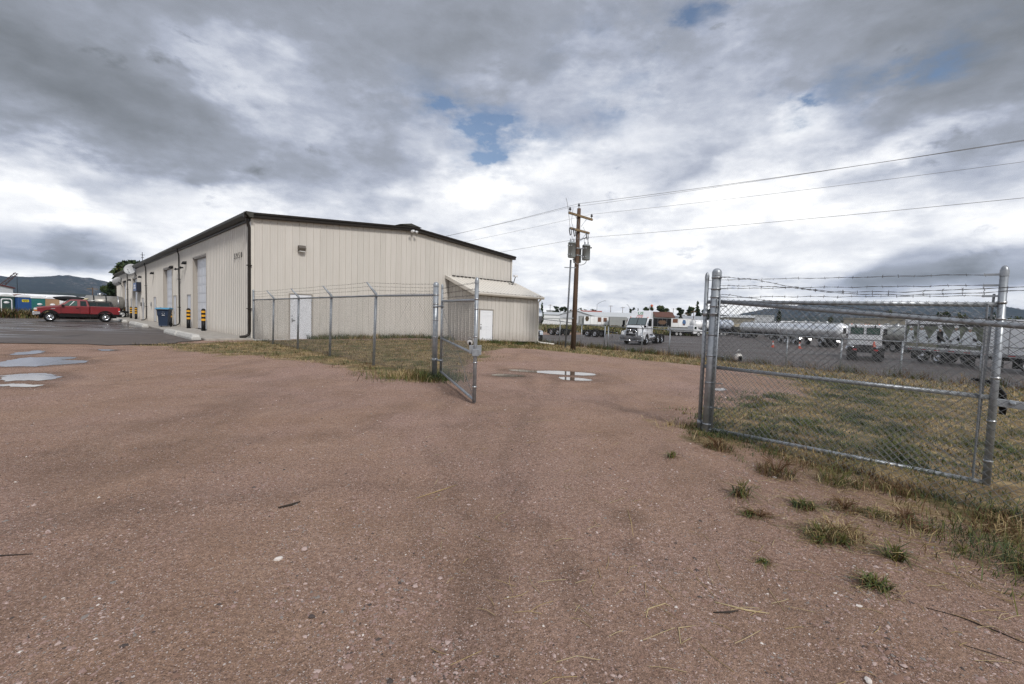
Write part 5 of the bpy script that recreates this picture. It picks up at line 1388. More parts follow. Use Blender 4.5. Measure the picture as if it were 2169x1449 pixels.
PEB = [mat('pink granite chip', (0.285, 0.195, 0.170), 0.85, spec=0.2), mat('red brown chip', (0.20, 0.125, 0.095), 0.85, spec=0.2), mat('pale pink chip', (0.42, 0.325, 0.295), 0.8, spec=0.2),
       mat('grey chip', (0.215, 0.19, 0.175), 0.8, spec=0.2), mat('dark chip', (0.075, 0.06, 0.055), 0.8, spec=0.2), mat('white quartz chip', (0.60, 0.55, 0.51), 0.7, spec=0.3)]
V, F_, MI = gravel(90000, np.random.default_rng(5))
tag(np_mesh('gravel', V, F_, PEB, MI), 'loose pinkish gravel chips strewn over the yard', 'gravel', kind='stuff')

# fallen straw
def straw(n, rng):
    pts = []
    mb = MB()
    for i in range(n):
        if rng.random() < 0.86: x, y = rng.normal(3.15, 0.55), rng.normal(3.0, 0.65)
        else: r = 1.5 * math.exp(rng.random() * 1.5); a = rng.uniform(-0.2, 0.75); x, y = r * math.sin(a), r * math.cos(a)
        if y < 1.2: continue
        L = rng.uniform(0.05, 0.20); a = rng.uniform(0, PI); b = a + rng.normal(0, 0.35)
        z = H(x, y) + 0.004
        mb.cur = int(rng.random() < 0.5)
        mb.tube([(x, y, z), (x + math.cos(a) * L * .5, y + math.sin(a) * L * .5, z + rng.uniform(0, .010)), (x + math.cos(a) * L * .5 + math.cos(b) * L * .5, y + math.sin(a) * L * .5 + math.sin(b) * L * .5, z)], 0.0016, 3, cap=False)
    return mb
tag(straw(900, np.random.default_rng(9)).build('straw_litter', [M_STRAW, M_STRAW2], recalc=False), 'scattered dry straw stems lying on the gravel', 'straw', kind='stuff')
M_TWIG = mat('dark twig bark', (0.030, 0.022, 0.017), 0.9)
def twig(pts, r, m_, lab, cat='twig'):
    P = [(x, y, H(x, y) + r * 0.8) for x, y in pts]
    mb = MB(); mb.tube(P, [r * 0.6] + [r] * (len(P) - 2) + [r * 0.4], 5)
    tag(mb.build('twig', m_), lab, cat, 'twigs and stems on the gravel')
twig([(-3.05, 2.46), (-2.90, 2.50), (-2.74, 2.54)], 0.005, M_TWIG, 'short dark twig at the left edge of the gravel')
twig([(-1.67, 3.22), (-1.60, 3.27), (-1.56, 3.33)], 0.010, M_TWIG, 'dark splinter of bark in the middle left gravel')
twig([(2.20, 2.28), (2.32, 2.22), (2.40, 2.10), (2.44, 2.02)], 0.003, M_TWIG, 'long curved dark twig on the right gravel')
twig([(2.13, 2.02), (2.20, 1.97), (2.28, 1.90)], 0.003, M_TWIG, 'short dark twig below the long curved one')
twig([(1.06, 2.21), (1.14, 2.22), (1.20, 2.24)], 0.006, M_TWIG, 'short black twig beside two straw stems')
twig([(1.10, 2.29), (1.25, 2.25), (1.36, 2.24)], 0.005, M_STRAW2, 'thick straw stem, longest of the pair by the black twig')
twig([(-0.72, 3.50), (-0.55, 3.72), (-0.44, 3.86)], 0.004, M_STRAW, 'long pale straw stem in the centre gravel', 'straw stem')
twig([(0.93, 3.42), (0.90, 3.20), (0.86, 2.98)], 0.003, M_STRAW, 'thin straw stem pointing at the viewer right of centre', 'straw stem')
twig([(0.70, 2.15), (0.73, 2.22), (0.83, 2.26), (0.85, 2.24)], 0.003, M_STRAW2, 'hooked pale straw stem near the bottom centre', 'straw stem')
twig([(0.86, 2.00), (0.80, 1.96), (0.83, 2.07), (0.92, 2.09)], 0.003, M_STRAW2, 'curled pale straw loop near the bottom', 'straw stem')
def stone(x, y, s, m_, lab, seed):
    rr = random.Random(seed); bm = bmesh.new(); bmesh.ops.create_icosphere(bm, subdivisions=2, radius=s)
    for v in bm.verts:
        k = 1 + 0.22 * math.sin(v.co.x / s * 2.3 + seed) * math.cos(v.co.y / s * 2.9 + seed * 2) + rr.uniform(-.08, .08)
        v.co = Vector((v.co.x * k * 1.2, v.co.y * k * 0.9, v.co.z * k * 0.55))
    me = bpy.data.meshes.new('stone'); bm.to_mesh(me); bm.free(); me.materials.append(m_)
    tag(link('stone', me, None, (x, y, H(x, y) + s * 0.3), (0, 0, seed)), lab, 'stone', 'larger stones on the gravel')
stone(-1.32, 2.55, 0.020, PEB[5], 'pale stone left of centre, lower of a close pair', 1)
stone(-1.22, 2.66, 0.018, PEB[2], 'pale pink stone left of centre, upper of a close pair', 2)
stone(-0.91, 2.06, 0.014, PEB[4], 'dark brown pebble lying alone below the pale pair', 3)
stone(1.52, 1.80, 0.016, PEB[5], 'white stone near the bottom right of centre', 4)
stone(2.55, 4.25, 0.018, PEB[5], 'whitish stone in the weeds below the gate', 5)
# ------------------------------------------------------------------ vehicles
def at(px, Y, z=0.0): return Vector(((px - 1086) / 957.0 * Y, Y, z))       # plan position from a bearing and a depth
def lev(px, py, Y): return EYE + (670 + 0.0288 * (px - 1084) - py) * Y / 957.0
MESHES = {}
def wheel_meshes(r, w, style):
    k = (round(r, 2), round(w, 2), style)
    if k in MESHES: return MESHES[k]
    Rx = Matrix.Rotation(PI / 2, 4, 'X')
    m = MB(); h = w / 2; ri = r * 0.60
    m.lathe([(ri, -h * 0.9), (r * 0.80, -h), (r * 0.95, -h * 0.88), (r, -h * 0.6), (r * 0.985, -h * 0.2), (r * 0.985, h * 0.2), (r, h * 0.6), (r * 0.95, h * 0.88), (r * 0.80, h), (ri, h * 0.9)], 22, Rx)
    t_ = m.build('wheel', M_RUBBER); tm = t_.data; bpy.data.objects.remove(t_)
    m = MB()
    for sg in (1, -1):
        m.lathe([(ri * 1.02, sg * h * 0.88), (ri * 0.96, sg * h * 0.95), (ri * 0.86, sg * h * 0.62), (ri * 0.62, sg * h * 0.50), (ri * 0.40, sg * h * 0.66), (ri * 0.30, sg * h * 0.90), (0, sg * h * 0.95)], 18, Rx)
        if style != 'plain':
            n = 10 if style == 'alloy' else 8
            for j in range(n):
                a = 2 * PI * j / n
                c = Vector((math.cos(a) * ri * 0.66, -sg * h * 0.56, math.sin(a) * ri * 0.66)) if style == 'alloy' else Vector((math.cos(a) * ri * 0.66, -sg * h * 0.555, math.sin(a) * ri * 0.66))
                m.cur = 1; m.cbox(c, (ri * 0.16, 0.03, ri * 0.16), ry=-a); m.cur = 0
    rm = m.build('rim', [M_CHROME if style == 'chrome' else M_ALU if style == 'alloy' else mat('dull steel rim', (0.36, 0.36, 0.36), 0.45, 0.4), M_BLACK]); rd = rm.data; bpy.data.objects.remove(rm)
    MESHES[k] = (tm, rd); return MESHES[k]
def wheel(parent, x, y, r, w=0.24, style='alloy'):
    a, b = wheel_meshes(r, w, style)
    o = link('wheel', a, parent, (x, y, r)); link('rim', b, o); return o
def arch(cx, r, z0, a0=0, a1=PI, n=10):
    return [(cx + r * math.cos(a0 + (a1 - a0) * i / n), z0 + r * math.sin(a0 + (a1 - a0) * i / n)) for i in range(n + 1)]

def pickup(loc, rz, scale, label):
    t = thing('pickup_truck', label, 'pickup truck', loc, rz, scale=scale)
    wr = 0.365
    # doors-and-fenders body side, hood
    low = [(2.40, 0.62)] + [(1.6 + 0.46, 0.62)] + [(x, z) for x, z in arch(1.6, 0.46, 0.40, 0.5, PI - 0.5)] + [(1.6 - 0.46, 0.62), (-0.66, 0.62), (-0.66, 1.24), (0.2, 1.235), (1.10, 1.225), (1.9, 1.14), (2.34, 1.06), (2.43, 0.95)]
    m = MB(); m.prism(low, -0.86, 0.86, 'y'); m.build('body', M_RED, t, bevel=0.05, seg=3)
    m = MB(); m.raw([(1.12, -0.80, 1.21), (1.12, 0.80, 1.21), (2.38, 0.70, 1.05), (2.38, -0.70, 1.05), (1.16, -0.66, 1.275), (1.16, 0.66, 1.275), (2.26, 0.56, 1.125), (2.26, -0.56, 1.125)],
                    [(0, 1, 2, 3), (7, 6, 5, 4), (0, 4, 5, 1), (1, 5, 6, 2), (2, 6, 7, 3), (3, 7, 4, 0)]); m.build('hood', M_RED, t, bevel=0.03)
    bed = [(-0.68, 0.62)] + [(-1.6 + 0.46, 0.62)] + arch(-1.6, 0.46, 0.40, 0.5, PI - 0.5) + [(-1.6 - 0.46, 0.62), (-2.46, 0.62), (-2.48, 0.9), (-2.46, 1.20), (-2.36, 1.245), (-0.68, 1.26)]
    m = MB(); m.prism(bed, -0.87, -0.78, 'y'); m.prism(bed, 0.78, 0.87, 'y'); m.box(-2.46, -2.38, -0.779, 0.779, 0.62, 1.22); m.box(-0.75, -0.69, -0.779, 0.779, 0.62, 1.24); m.box(-2.379, -0.751, -0.779, 0.779, 0.64, 0.72)
    m.build('bed', M_RED, t, bevel=0.025)
    m = MB(); m.box(-2.485, -2.462, -0.70, 0.70, 0.66, 1.22); tg = m.build('tailgate', M_RED, t, bevel=0.01)
    m = MB(); m.box(-2.497, -2.487, -0.10, 0.10, 1.02, 1.09); m.build('handle', M_BLACK, tg)
    # cabin
    zb, zr = 1.22, 1.76; yb, yr = 0.815, 0.665
    B = [(1.16, zb), (-0.655, zb)]; T_ = [(0.50, zr), (-0.50, zr)]
    def yy(z): return yb + (yr - yb) * (z - zb) / (zr - zb)
    m = MB(); m.raw([(1.16, -yb, zb), (1.16, yb, zb), (-0.655, yb, zb), (-0.655, -yb, zb), (0.48, -yr, zr - 0.015), (0.48, yr, zr - 0.015), (-0.52, yr, zr - 0.015), (-0.52, -yr, zr - 0.015), (0.30, -yr + .12, zr + 0.02), (0.30, yr - .12, zr + 0.02), (-0.42, yr - .12, zr + 0.02), (-0.42, -yr + .12, zr + 0.02)],
                    [(0, 3, 2, 1), (0, 1, 5, 4), (1, 2, 6, 5), (2, 3, 7, 6), (3, 0, 4, 7), (4, 5, 9, 8), (5, 6, 10, 9), (6, 7, 11, 10), (7, 4, 8, 11), (8, 9, 10, 11)])
    m.build('cab', M_RED, t, bevel=0.03)
    def side(pts, y_sign, name, mt, parent=t, out=0.008):
        vs = []
        for d in (0.0, out): vs += [(x, y_sign * (yy(z) + 0.004 + d), z) for x, z in pts]
        n = len(pts); m = MB(); m.raw(vs, [tuple(range(n)), tuple(range(2 * n - 1, n - 1, -1))] + [(k, n + k, n + (k + 1) % n, (k + 1) % n) for k in range(n)])
        return m.build(name, mt, parent)
    for sg in (1, -1):
        side([(0.86, 1.262), (0.06, 1.258), (0.06, 1.66), (0.42, 1.66)], sg, 'door_window', M_GLASSG)
        side([(-0.11, 1.258), (-0.50, 1.258), (-0.44, 1.66), (-0.11, 1.66)], sg, 'quarter_window', M_GLASS)
        side([(0.52, 1.27), (0.48, 1.28), (0.20, 1.62), (0.25, 1.63)], sg, 'slanted_window_strip', M_WHITE, out=0.012)  # slanted white strip across the door glass
        m = MB(); y0, y1 = (0.862, 0.872) if sg > 0 else (-0.872, -0.862)
        m.box(-0.095, -0.08, y0, y1, 0.66, 1.20); m.box(0.98, 0.995, y0, y1, 0.66, 1.18); m.box(-0.08, 0.98, y0, y1, 0.655, 0.668); m.build('door_seam', M_BLACK, t)
        m = MB(); m.box(-0.02, 0.13, sg * 0.875 - 0.015, sg * 0.875 + 0.015, 1.055, 1.105); m.build('door_handle', M_BLACK, t, bevel=0.008)
        m = MB(); m.box(0.80, 0.96, sg * 0.93 - 0.10, sg * 0.93 + 0.10, 1.20, 1.345); m.build('mirror', M_BLACK, t, bevel=0.03)
        for cx in (1.6, -1.6):
            o_ = [(cx + 0.52 * math.cos(a), 0.40 + 0.52 * math.sin(a)) for a in np.linspace(0.12, PI - 0.12, 13)]; i_ = [(cx + 0.44 * math.cos(a), 0.40 + 0.44 * math.sin(a)) for a in np.linspace(PI - 0.12, 0.12, 13)]
            m = MB(); m.prism(o_ + i_, sg * 0.868, sg * 0.905, 'y'); m.build('fender_flare', M_LOWDARK, t)
        y0, y1 = (0.80, 0.868) if sg > 0 else (-0.868, -0.80)
        m = MB(); m.box(-1.12, 1.12, y0, y1, 0.36, 0.619); m.box(2.06, 2.38, y0, y1, 0.45, 0.619); m.box(-2.44, -2.08, y0, y1, 0.45, 0.619); m.build('rocker_strip', M_LOWDARK, t, bevel=0.015)  # dark strip along the lower body side
        m = MB(); m.box(2.26, 2.445, sg * 0.74 - 0.10, sg * 0.74 + 0.135, 0.89, 1.03); m.build('headlight', M_LAMP, t, bevel=0.03)
        m = MB(); m.box(2.25, 2.44, sg * 0.76 - 0.09, sg * 0.76 + 0.118, 0.81, 0.885); m.build('turn_signal', M_AMBER, t, bevel=0.015)
        m = MB(); m.box(-2.495, -2.36, sg * 0.80 - 0.07, sg * 0.80 + 0.078, 0.86, 1.14); tl = m.build('taillight', M_REDLENS, t, bevel=0.015)
        m = MB(); m.box(-2.50, -2.40, sg * 0.80 - 0.06, sg * 0.80 + 0.082, 0.86, 0.93); m.build('reversing_lens', M_LAMP, tl)
        m = MB(); m.box(1.30, 1.52, sg * 0.863 - 0.006, sg * 0.863 + 0.006, 1.00, 1.045); m.build('badge', M_CHROME, t)
        wheel(t, 1.6, sg * 0.76, wr, 0.24, 'alloy'); wheel(t, -1.6, sg * 0.76, wr, 0.24, 'alloy')
    m = MB(); m.raw([(1.13, -0.70, 1.27), (1.13, 0.70, 1.27), (0.53, 0.59, 1.735), (0.53, -0.59, 1.735), (1.12, -0.70, 1.255), (1.12, 0.70, 1.255), (0.52, 0.59, 1.72), (0.52, -0.59, 1.72)], [(0, 1, 2, 3), (7, 6, 5, 4), (0, 4, 5, 1), (1, 5, 6, 2), (2, 6, 7, 3), (3, 7, 4, 0)])
    for v in range(4): pass
    ws = m.build('windshield', mat('pale windscreen glass', (0.30, 0.34, 0.35), 0.05, spec=0.9), t); ws.location = (0.035, 0, 0.012)
    m = MB(); m.box(-0.665, -0.635, -0.55, 0.55, 1.28, 1.62); m.build('rear_window', M_GLASS, t)
    m = MB(); m.prism([(2.40, 0.50), (2.52, 0.52), (2.53, 0.74), (2.44, 0.79), (2.40, 0.79)], -0.86, 0.86, 'y'); m.prism([(2.10, 0.56), (2.41, 0.52), (2.41, 0.78), (2.10, 0.74)], 0.845, 0.885, 'y'); m.prism([(2.10, 0.56), (2.41, 0.52), (2.41, 0.78), (2.10, 0.74)], -0.885, -0.845, 'y'); m.build('front_bumper', M_CHROME, t, bevel=0.02)
    m = MB(); m.box(2.42, 2.45, -0.58, 0.58, 0.80, 1.02); m.build('grille', M_BLACK, t)
    m = MB(); m.box(-2.62, -2.46, -0.80, 0.80, 0.46, 0.63); m.tube([(-2.5, 0, 0.42), (-2.78, 0, 0.44)], 0.035, 6); m.build('rear_bumper', M_BLACK, t, bevel=0.02)
    m = MB(); m.box(-2.3, 2.2, -0.55, 0.55, 0.30, 0.60); m.build('chassis', M_BLACK, t)
    return t
pk_f = Vector((-38.9, 37.95, 0)); pk = pickup(pk_f + WE * 1.72, WTH + PI, 1.075, 'dark red extended cab pickup parked nose out from the warehouse')
pk.location.z = 0.03

# dark camper-shell truck with boats on its roof rack, behind the pickup
def rack_truck():
    c = at(176, 47.0, 0.02); t = thing('dark_suv', 'black sport utility vehicle with a roof rack behind the red pickup', 'suv', c, WTH + PI - 0.15)
    lowp = [(2.35, 0.45), (2.4, 0.95), (1.25, 1.15), (-2.4, 1.15), (-2.45, 0.45)]
    m = MB(); m.prism(lowp, -0.92, 0.92, 'y'); m.build('body', M_BLACK, t, bevel=0.05)
    m = MB(); m.raw([(1.3, -.9, 1.12), (1.3, .9, 1.12), (-2.4, .9, 1.12), (-2.4, -.9, 1.12), (0.55, -.74, 1.86), (0.55, .74, 1.86), (-2.2, .74, 1.86), (-2.2, -.74, 1.86)], [(0, 3, 2, 1), (4, 5, 6, 7), (0, 1, 5, 4), (1, 2, 6, 5), (2, 3, 7, 6), (3, 0, 4, 7)]); m.build('cabin', M_BLACK, t, bevel=0.05)
    for sg in (1, -1):
        for (a, b) in ((0.75, -0.2), (-0.3, -1.1), (-1.2, -2.1)):
            m = MB(); yl = lambda z: sg * (0.906 - 0.16 * (z - 1.12) / 0.74)
            m.raw([(a, yl(1.24), 1.24), (b, yl(1.24), 1.24), (b, yl(1.72), 1.72), (a - (0.28 if a > 0.5 else 0), yl(1.72), 1.72)], [(0, 1, 2, 3)]); m.build('side_window', M_GLASS, t)
        wheel(t, 1.45, sg * 0.8, 0.38, 0.25, 'plain'); wheel(t, -1.45, sg * 0.8, 0.38, 0.25, 'plain')
        m = MB(); m.tube([(-2.1, sg * 0.7, 1.95), (0.5, sg * 0.7, 1.95)], 0.03, 6); m.build('roof_rail', M_STEEL, t)
    for x in (-1.7, -0.2):
        m = MB(); m.bar((x, -0.75, 1.98), (x, 0.75, 1.98), 0.05); m.build('cross_bar', M_BLACK, t)
    return t
rack_truck()
def canoe(px0, px1, Y, z, r, m_, lab, cat, n='canoe', flat=0.5):
    a, b = at(px0, Y, z), at(px1, Y + 0.6, z); d = (b - a); L = d.length; d.normalize(); s = Vector((-d.y, d.x, 0))
    mb = MB(); N_ = 14; vs = []; fs = []; K = 8
    for i in range(N_ + 1):
        u = i / N_; w = r * (math.sin(PI * min(max(u, 0.02), 0.98))) ** 0.55; up = 0.10 * abs(2 * u - 1) ** 3
        for k in range(K):
            an_ = 2 * PI * k / K; vs.append(a + d * L * u + s * math.cos(an_) * w + Vector((0, 0, up + math.sin(an_) * w * flat)))
    for i in range(N_): fs += [(i * K + k, i * K + (k + 1) % K, (i + 1) * K + (k + 1) % K, (i + 1) * K + k) for k in range(K)]
    mb.raw(vs, fs, True); return tag(mb.build(n, m_), lab, cat)
canoe(114, 178, 46.6, lev(150, 630, 46.6), 0.55, M_BLACK, 'black upturned canoe on the roof rack behind the pickup', 'canoe')
canoe(150, 184, 46.2, lev(168, 635.5, 46.2), 0.34, mat('yellow hull', (0.62, 0.34, 0.03), 0.4), 'yellow kayak just above the pickup cab roof', 'kayak', 'kayak')
canoe(156, 188, 47.6, lev(172, 631.5, 47.6), 0.36, mat('cream hull', (0.62, 0.56, 0.36), 0.4), 'cream kayak behind the black canoe', 'kayak', 'kayak')

def vac_tanker(c, rz, lab):
    t = thing('vacuum_tanker', lab, 'tanker truck', c, rz)
    tank = mat('dull tan tank', (0.26, 0.25, 0.23), 0.35, 0.4, var=0.15)
    m = MB(); Mx = Matrix.Translation((0, 0, 1.75)) @ Matrix.Rotation(PI / 2, 4, 'Y')
    m.lathe([(0, -1.9), (0.55, -1.82), (0.88, -1.6), (0.9, 1.6), (0.55, 1.82), (0, 1.9)], 20, Mx); m.build('tank', tank, t)
    for x in (-1.2, -0.1, 1.0):
        m = MB(); m.lathe([(0.89, x - 0.06), (0.93, x - 0.05), (0.93, x + 0.05), (0.89, x + 0.06)], 20, Mx); m.build('tank_band', M_BLACK if x > -0.5 else M_STEEL, t)
    m = MB(); m.box(-2.2, 3.6, -0.5, 0.5, 0.6, 0.85); m.build('chassis', M_BLACK, t)
    m = MB(); m.prism([(2.1, 0.6), (2.1, 2.2), (3.0, 2.2), (3.2, 1.5), (3.9, 1.35), (4.0, 0.6)], -0.95, 0.95, 'y'); m.build('cab', M_WHITE, t, bevel=0.06)
    for x in (-1.5, -0.5, 3.3):
        for sg in (1, -1): wheel(t, x, sg * 0.85, 0.45, 0.26, 'plain')
    m = MB(); m.tube([(0.4, 0, 2.6), (0.4, 0, 2.95)], 0.25, 12); m.build('manhole', M_STEEL, t)
    return t
vac_tanker(at(222, 55.0, 0.03), WTH + PI, 'tan banded vacuum tanker truck beyond the pickup tail')

def toilet(px, Y, w, h, rz, body, lab, roofm, arch_door=False, sign=None):
    p = at(px, Y, 0.02); t = thing('portable_toilet', lab, 'portable toilet', p, rz, 'portable toilets behind the weeds')
    m = MB(); m.box(-w / 2, w / 2, -w / 2, w / 2, 0.12, h - 0.28); m.build('cabin', body, t, bevel=0.04)
    m = MB(); m.box(-w / 2 - 0.04, w / 2 + 0.04, -w / 2 - 0.04, w / 2 + 0.04, 0.0, 0.13); m.build('skid_base', M_BLACK, t)
    m = MB(); pr = [(-w / 2 - 0.05, h - 0.29), (-w / 2 - 0.05, h - 0.20), (-w * 0.30, h - 0.06), (0, h), (w * 0.30, h - 0.06), (w / 2 + 0.05, h - 0.20), (w / 2 + 0.05, h - 0.29)]
    m.prism(pr, -w / 2 - 0.05, w / 2 + 0.05, 'y'); m.build('roof', roofm, t, bevel=0.03)
    dm = M_WHITE if arch_door else body
    m = MB(); W_ = w * 0.36
    o_ = [(-W_, 0.16), (-W_, h - 0.62), (-W_ * 0.7, h - 0.50), (W_ * 0.7, h - 0.50), (W_, h - 0.62), (W_, 0.16)]; k = 0.88
    m.prism(o_, -w / 2 - 0.03, -w / 2 - 0.005, 'y'); d_ = m.build('door', dm, t, bevel=0.01)
    m = MB(); m.prism([(x * 0.80, 0.2 if z < 0.3 else z - 0.09) for x, z in o_], -w / 2 - 0.042, -w / 2 - 0.031, 'y'); m.build('door_panel', body, d_)
    if sign:
        m = MB(); m.box(sign[0] - sign[2] / 2, sign[0] + sign[2] / 2, -w / 2 - 0.056, -w / 2 - 0.044, sign[1] - sign[3] / 2, sign[1] + sign[3] / 2); s_ = m.build('door_sign', sign[4], d_)
        m = MB()
        for j in range(5):
            x0 = sign[0] - sign[2] * 0.38 + j * sign[2] * 0.17; m.box(x0, x0 + sign[2] * 0.11, -w / 2 - 0.061, -w / 2 - 0.057, sign[1] - sign[3] * (0.2 + 0.1 * (j % 2)), sign[1] + sign[3] * 0.26)
        m.build('sign_lettering', M_BLACK, s_)
    else:
        m = MB(); m.lathe([(0, 0.0), (0.17, 0.004), (0.17, 0.014), (0, 0.018)], 16, Matrix.Translation((0, -w / 2 - 0.044, h - 0.95)) @ Matrix.Rotation(PI / 2, 4, 'X') @ Matrix.Diagonal((1.3, 0.75, 1, 1))); m.build('door_sign', M_WHITE, d_)
    m = MB(); m.tube([(w * 0.32, w * 0.32, 0.3), (w * 0.32, w * 0.32, h + 0.10)], 0.05, 6); m.build('vent_pipe', M_WHITE, t)
fz = math.atan((40 - 1086) / 957.0)
T_GRN = mat('dark green plastic', (0.012, 0.045, 0.038), 0.5); T_BRN = mat('brown plastic', (0.20, 0.10, 0.065), 0.5); T_BLU = mat('blue plastic', (0.018, 0.075, 0.23), 0.5); T_TEAL = mat('teal plastic', (0.010, 0.13, 0.125), 0.5); T_TAN = mat('tan plastic', (0.33, 0.20, 0.115), 0.5)
toilet(15, 50.5, 1.20, 2.45, -fz * 0.95, T_GRN, 'dark green portable toilet with white arched door frame', mat('pale roof plastic', (0.55, 0.57, 0.56), 0.5), True)
toilet(40, 52.5, 1.15, 2.5, -fz * 0.5 + 0.1, T_BRN, 'brown portable toilet tucked behind the blue one', T_BRN)
toilet(51, 51.0, 1.22, 2.42, -fz + 0.25, T_BLU, 'bright blue portable toilet with yellow sign', M_WHITE, False, (-0.05, 1.75, 0.55, 0.26, mat('yellow sign face', (0.75, 0.62, 0.03), 0.5)))
toilet(83, 52.0, 1.35, 2.35, -fz + 0.05, T_TEAL, 'teal portable toilet with white roof', M_WHITE)
toilet(111, 52.5, 1.15, 2.35, -fz, T_TAN, 'tan portable toilet nearest the red pickup', M_WHITE)
toilet(-4, 53.5, 1.2, 2.3, -fz, mat('pale mint plastic', (0.35, 0.50, 0.46), 0.5), 'pale mint portable toilet cut by the left edge', M_WHITE)

# white trailers seen over the toilets and the rack
def simple_trailer(name, lab, cat, c, rz, L, W, z0, z1, mt, group=None, arched=0.0, wheels=True, door=None, emblem=None, extra=None):
    t = thing(name, lab, cat, c, rz, group)
    m = MB()
    if arched: m.prism([(-W / 2, z0), (-W / 2, z1 - arched), (-W * 0.3, z1 - arched * 0.3), (0, z1), (W * 0.3, z1 - arched * 0.3), (W / 2, z1 - arched), (W / 2, z0)], -L / 2, L / 2, 'x')
    else: m.box(-L / 2, L / 2, -W / 2, W / 2, z0, z1)
    m.build('box', mt, t, bevel=0.04)
    m = MB()
    k = int(L / 1.2)
    for sg in (1, -1):
        for i in range(1, k): m.box(-L / 2 + i * L / k - 0.02, -L / 2 + i * L / k + 0.02, sg * W / 2 - 0.012, sg * W / 2 + 0.012, z0 + 0.1, z1 - 0.15 - arched)
        m.box(-L / 2, L / 2, sg * W / 2 - 0.03, sg * W / 2 + 0.03, z0 - 0.08, z0 + 0.06); m.box(-L / 2, L / 2, sg * W / 2 - 0.025, sg * W / 2 + 0.025, z1 - 0.14 - arched, z1 - 0.04 - arched)
    m.build('side_rail', M_STEEL, t)
    if wheels:
        for x in (-L / 2 + 1.2, -L / 2 + 2.4):
            for sg in (1, -1): wheel(t, x, sg * (W / 2 - 0.2), 0.5, 0.3, 'plain')
        m = MB(); m.box(L / 2 - 2.2, L / 2 - 2.05, -W * 0.4, W * 0.4, 0.1, z0); m.build('landing_gear', M_STEEL, t)
    for sg in (1, -1):
        m = MB(); m.box(-L / 2 - 0.03, -L / 2 - 0.002, min(0.02 * sg, sg * (W / 2 - 0.06)), max(0.02 * sg, sg * (W / 2 - 0.06)), z0 + 0.08, z1 - 0.12 - arched); d_ = m.build('rear_door', mt if door is None else door, t)
        m = MB()
        for q in (0.3, 0.75): m.tube([(-L / 2 - 0.05, sg * W / 2 * q, z0 + 0.1), (-L / 2 - 0.05, sg * W / 2 * q, z1 - 0.15 - arched)], 0.02, 4)
        m.build('lock_rod', M_STEEL, d_)
    if emblem:
        for (x, z, w, h, mm, s_) in emblem:
            m = MB(); pts = [(x - w / 2, z), (x - w * 0.3, z + h / 2), (x + w * 0.3, z + h / 2), (x + w / 2, z), (x + w * 0.25, z - h / 2), (x - w * 0.25, z - h / 2)] if s_ == 'hex' else [(x - w / 2, z - h / 2), (x + w / 2, z - h / 2), (x + w / 2, z + h / 2), (x - w / 2, z + h / 2)]
            m.prism(pts, -W / 2 - 0.035, -W / 2 - 0.022, 'y'); m.build('emblem', mm, t)
    return t
M_TRW = mat('trailer white', (0.88, 0.89, 0.90), 0.45, var=0.04, vscale=0.6, dirt=((0.4, 0.38, 0.36), 0.3, 0.7))
M_TRG = mat('trailer grey', (0.34, 0.35, 0.345), 0.5, 0.2, var=0.08, vscale=0.6)
simple_trailer('white_trailer', 'white roofed trailer showing above the portable toilets', 'trailer', at(58, 60, 0.02), -fz + 0.3, 9.5, 2.4, 0.7, 2.75, M_TRW, arched=0.25)
simple_trailer('white_trailer', 'low white trailer roof above the black canoe', 'trailer', at(152, 58, 0.02), -fz, 4.6, 2.2, 0.6, 2.5, M_TRW, arched=0.3)

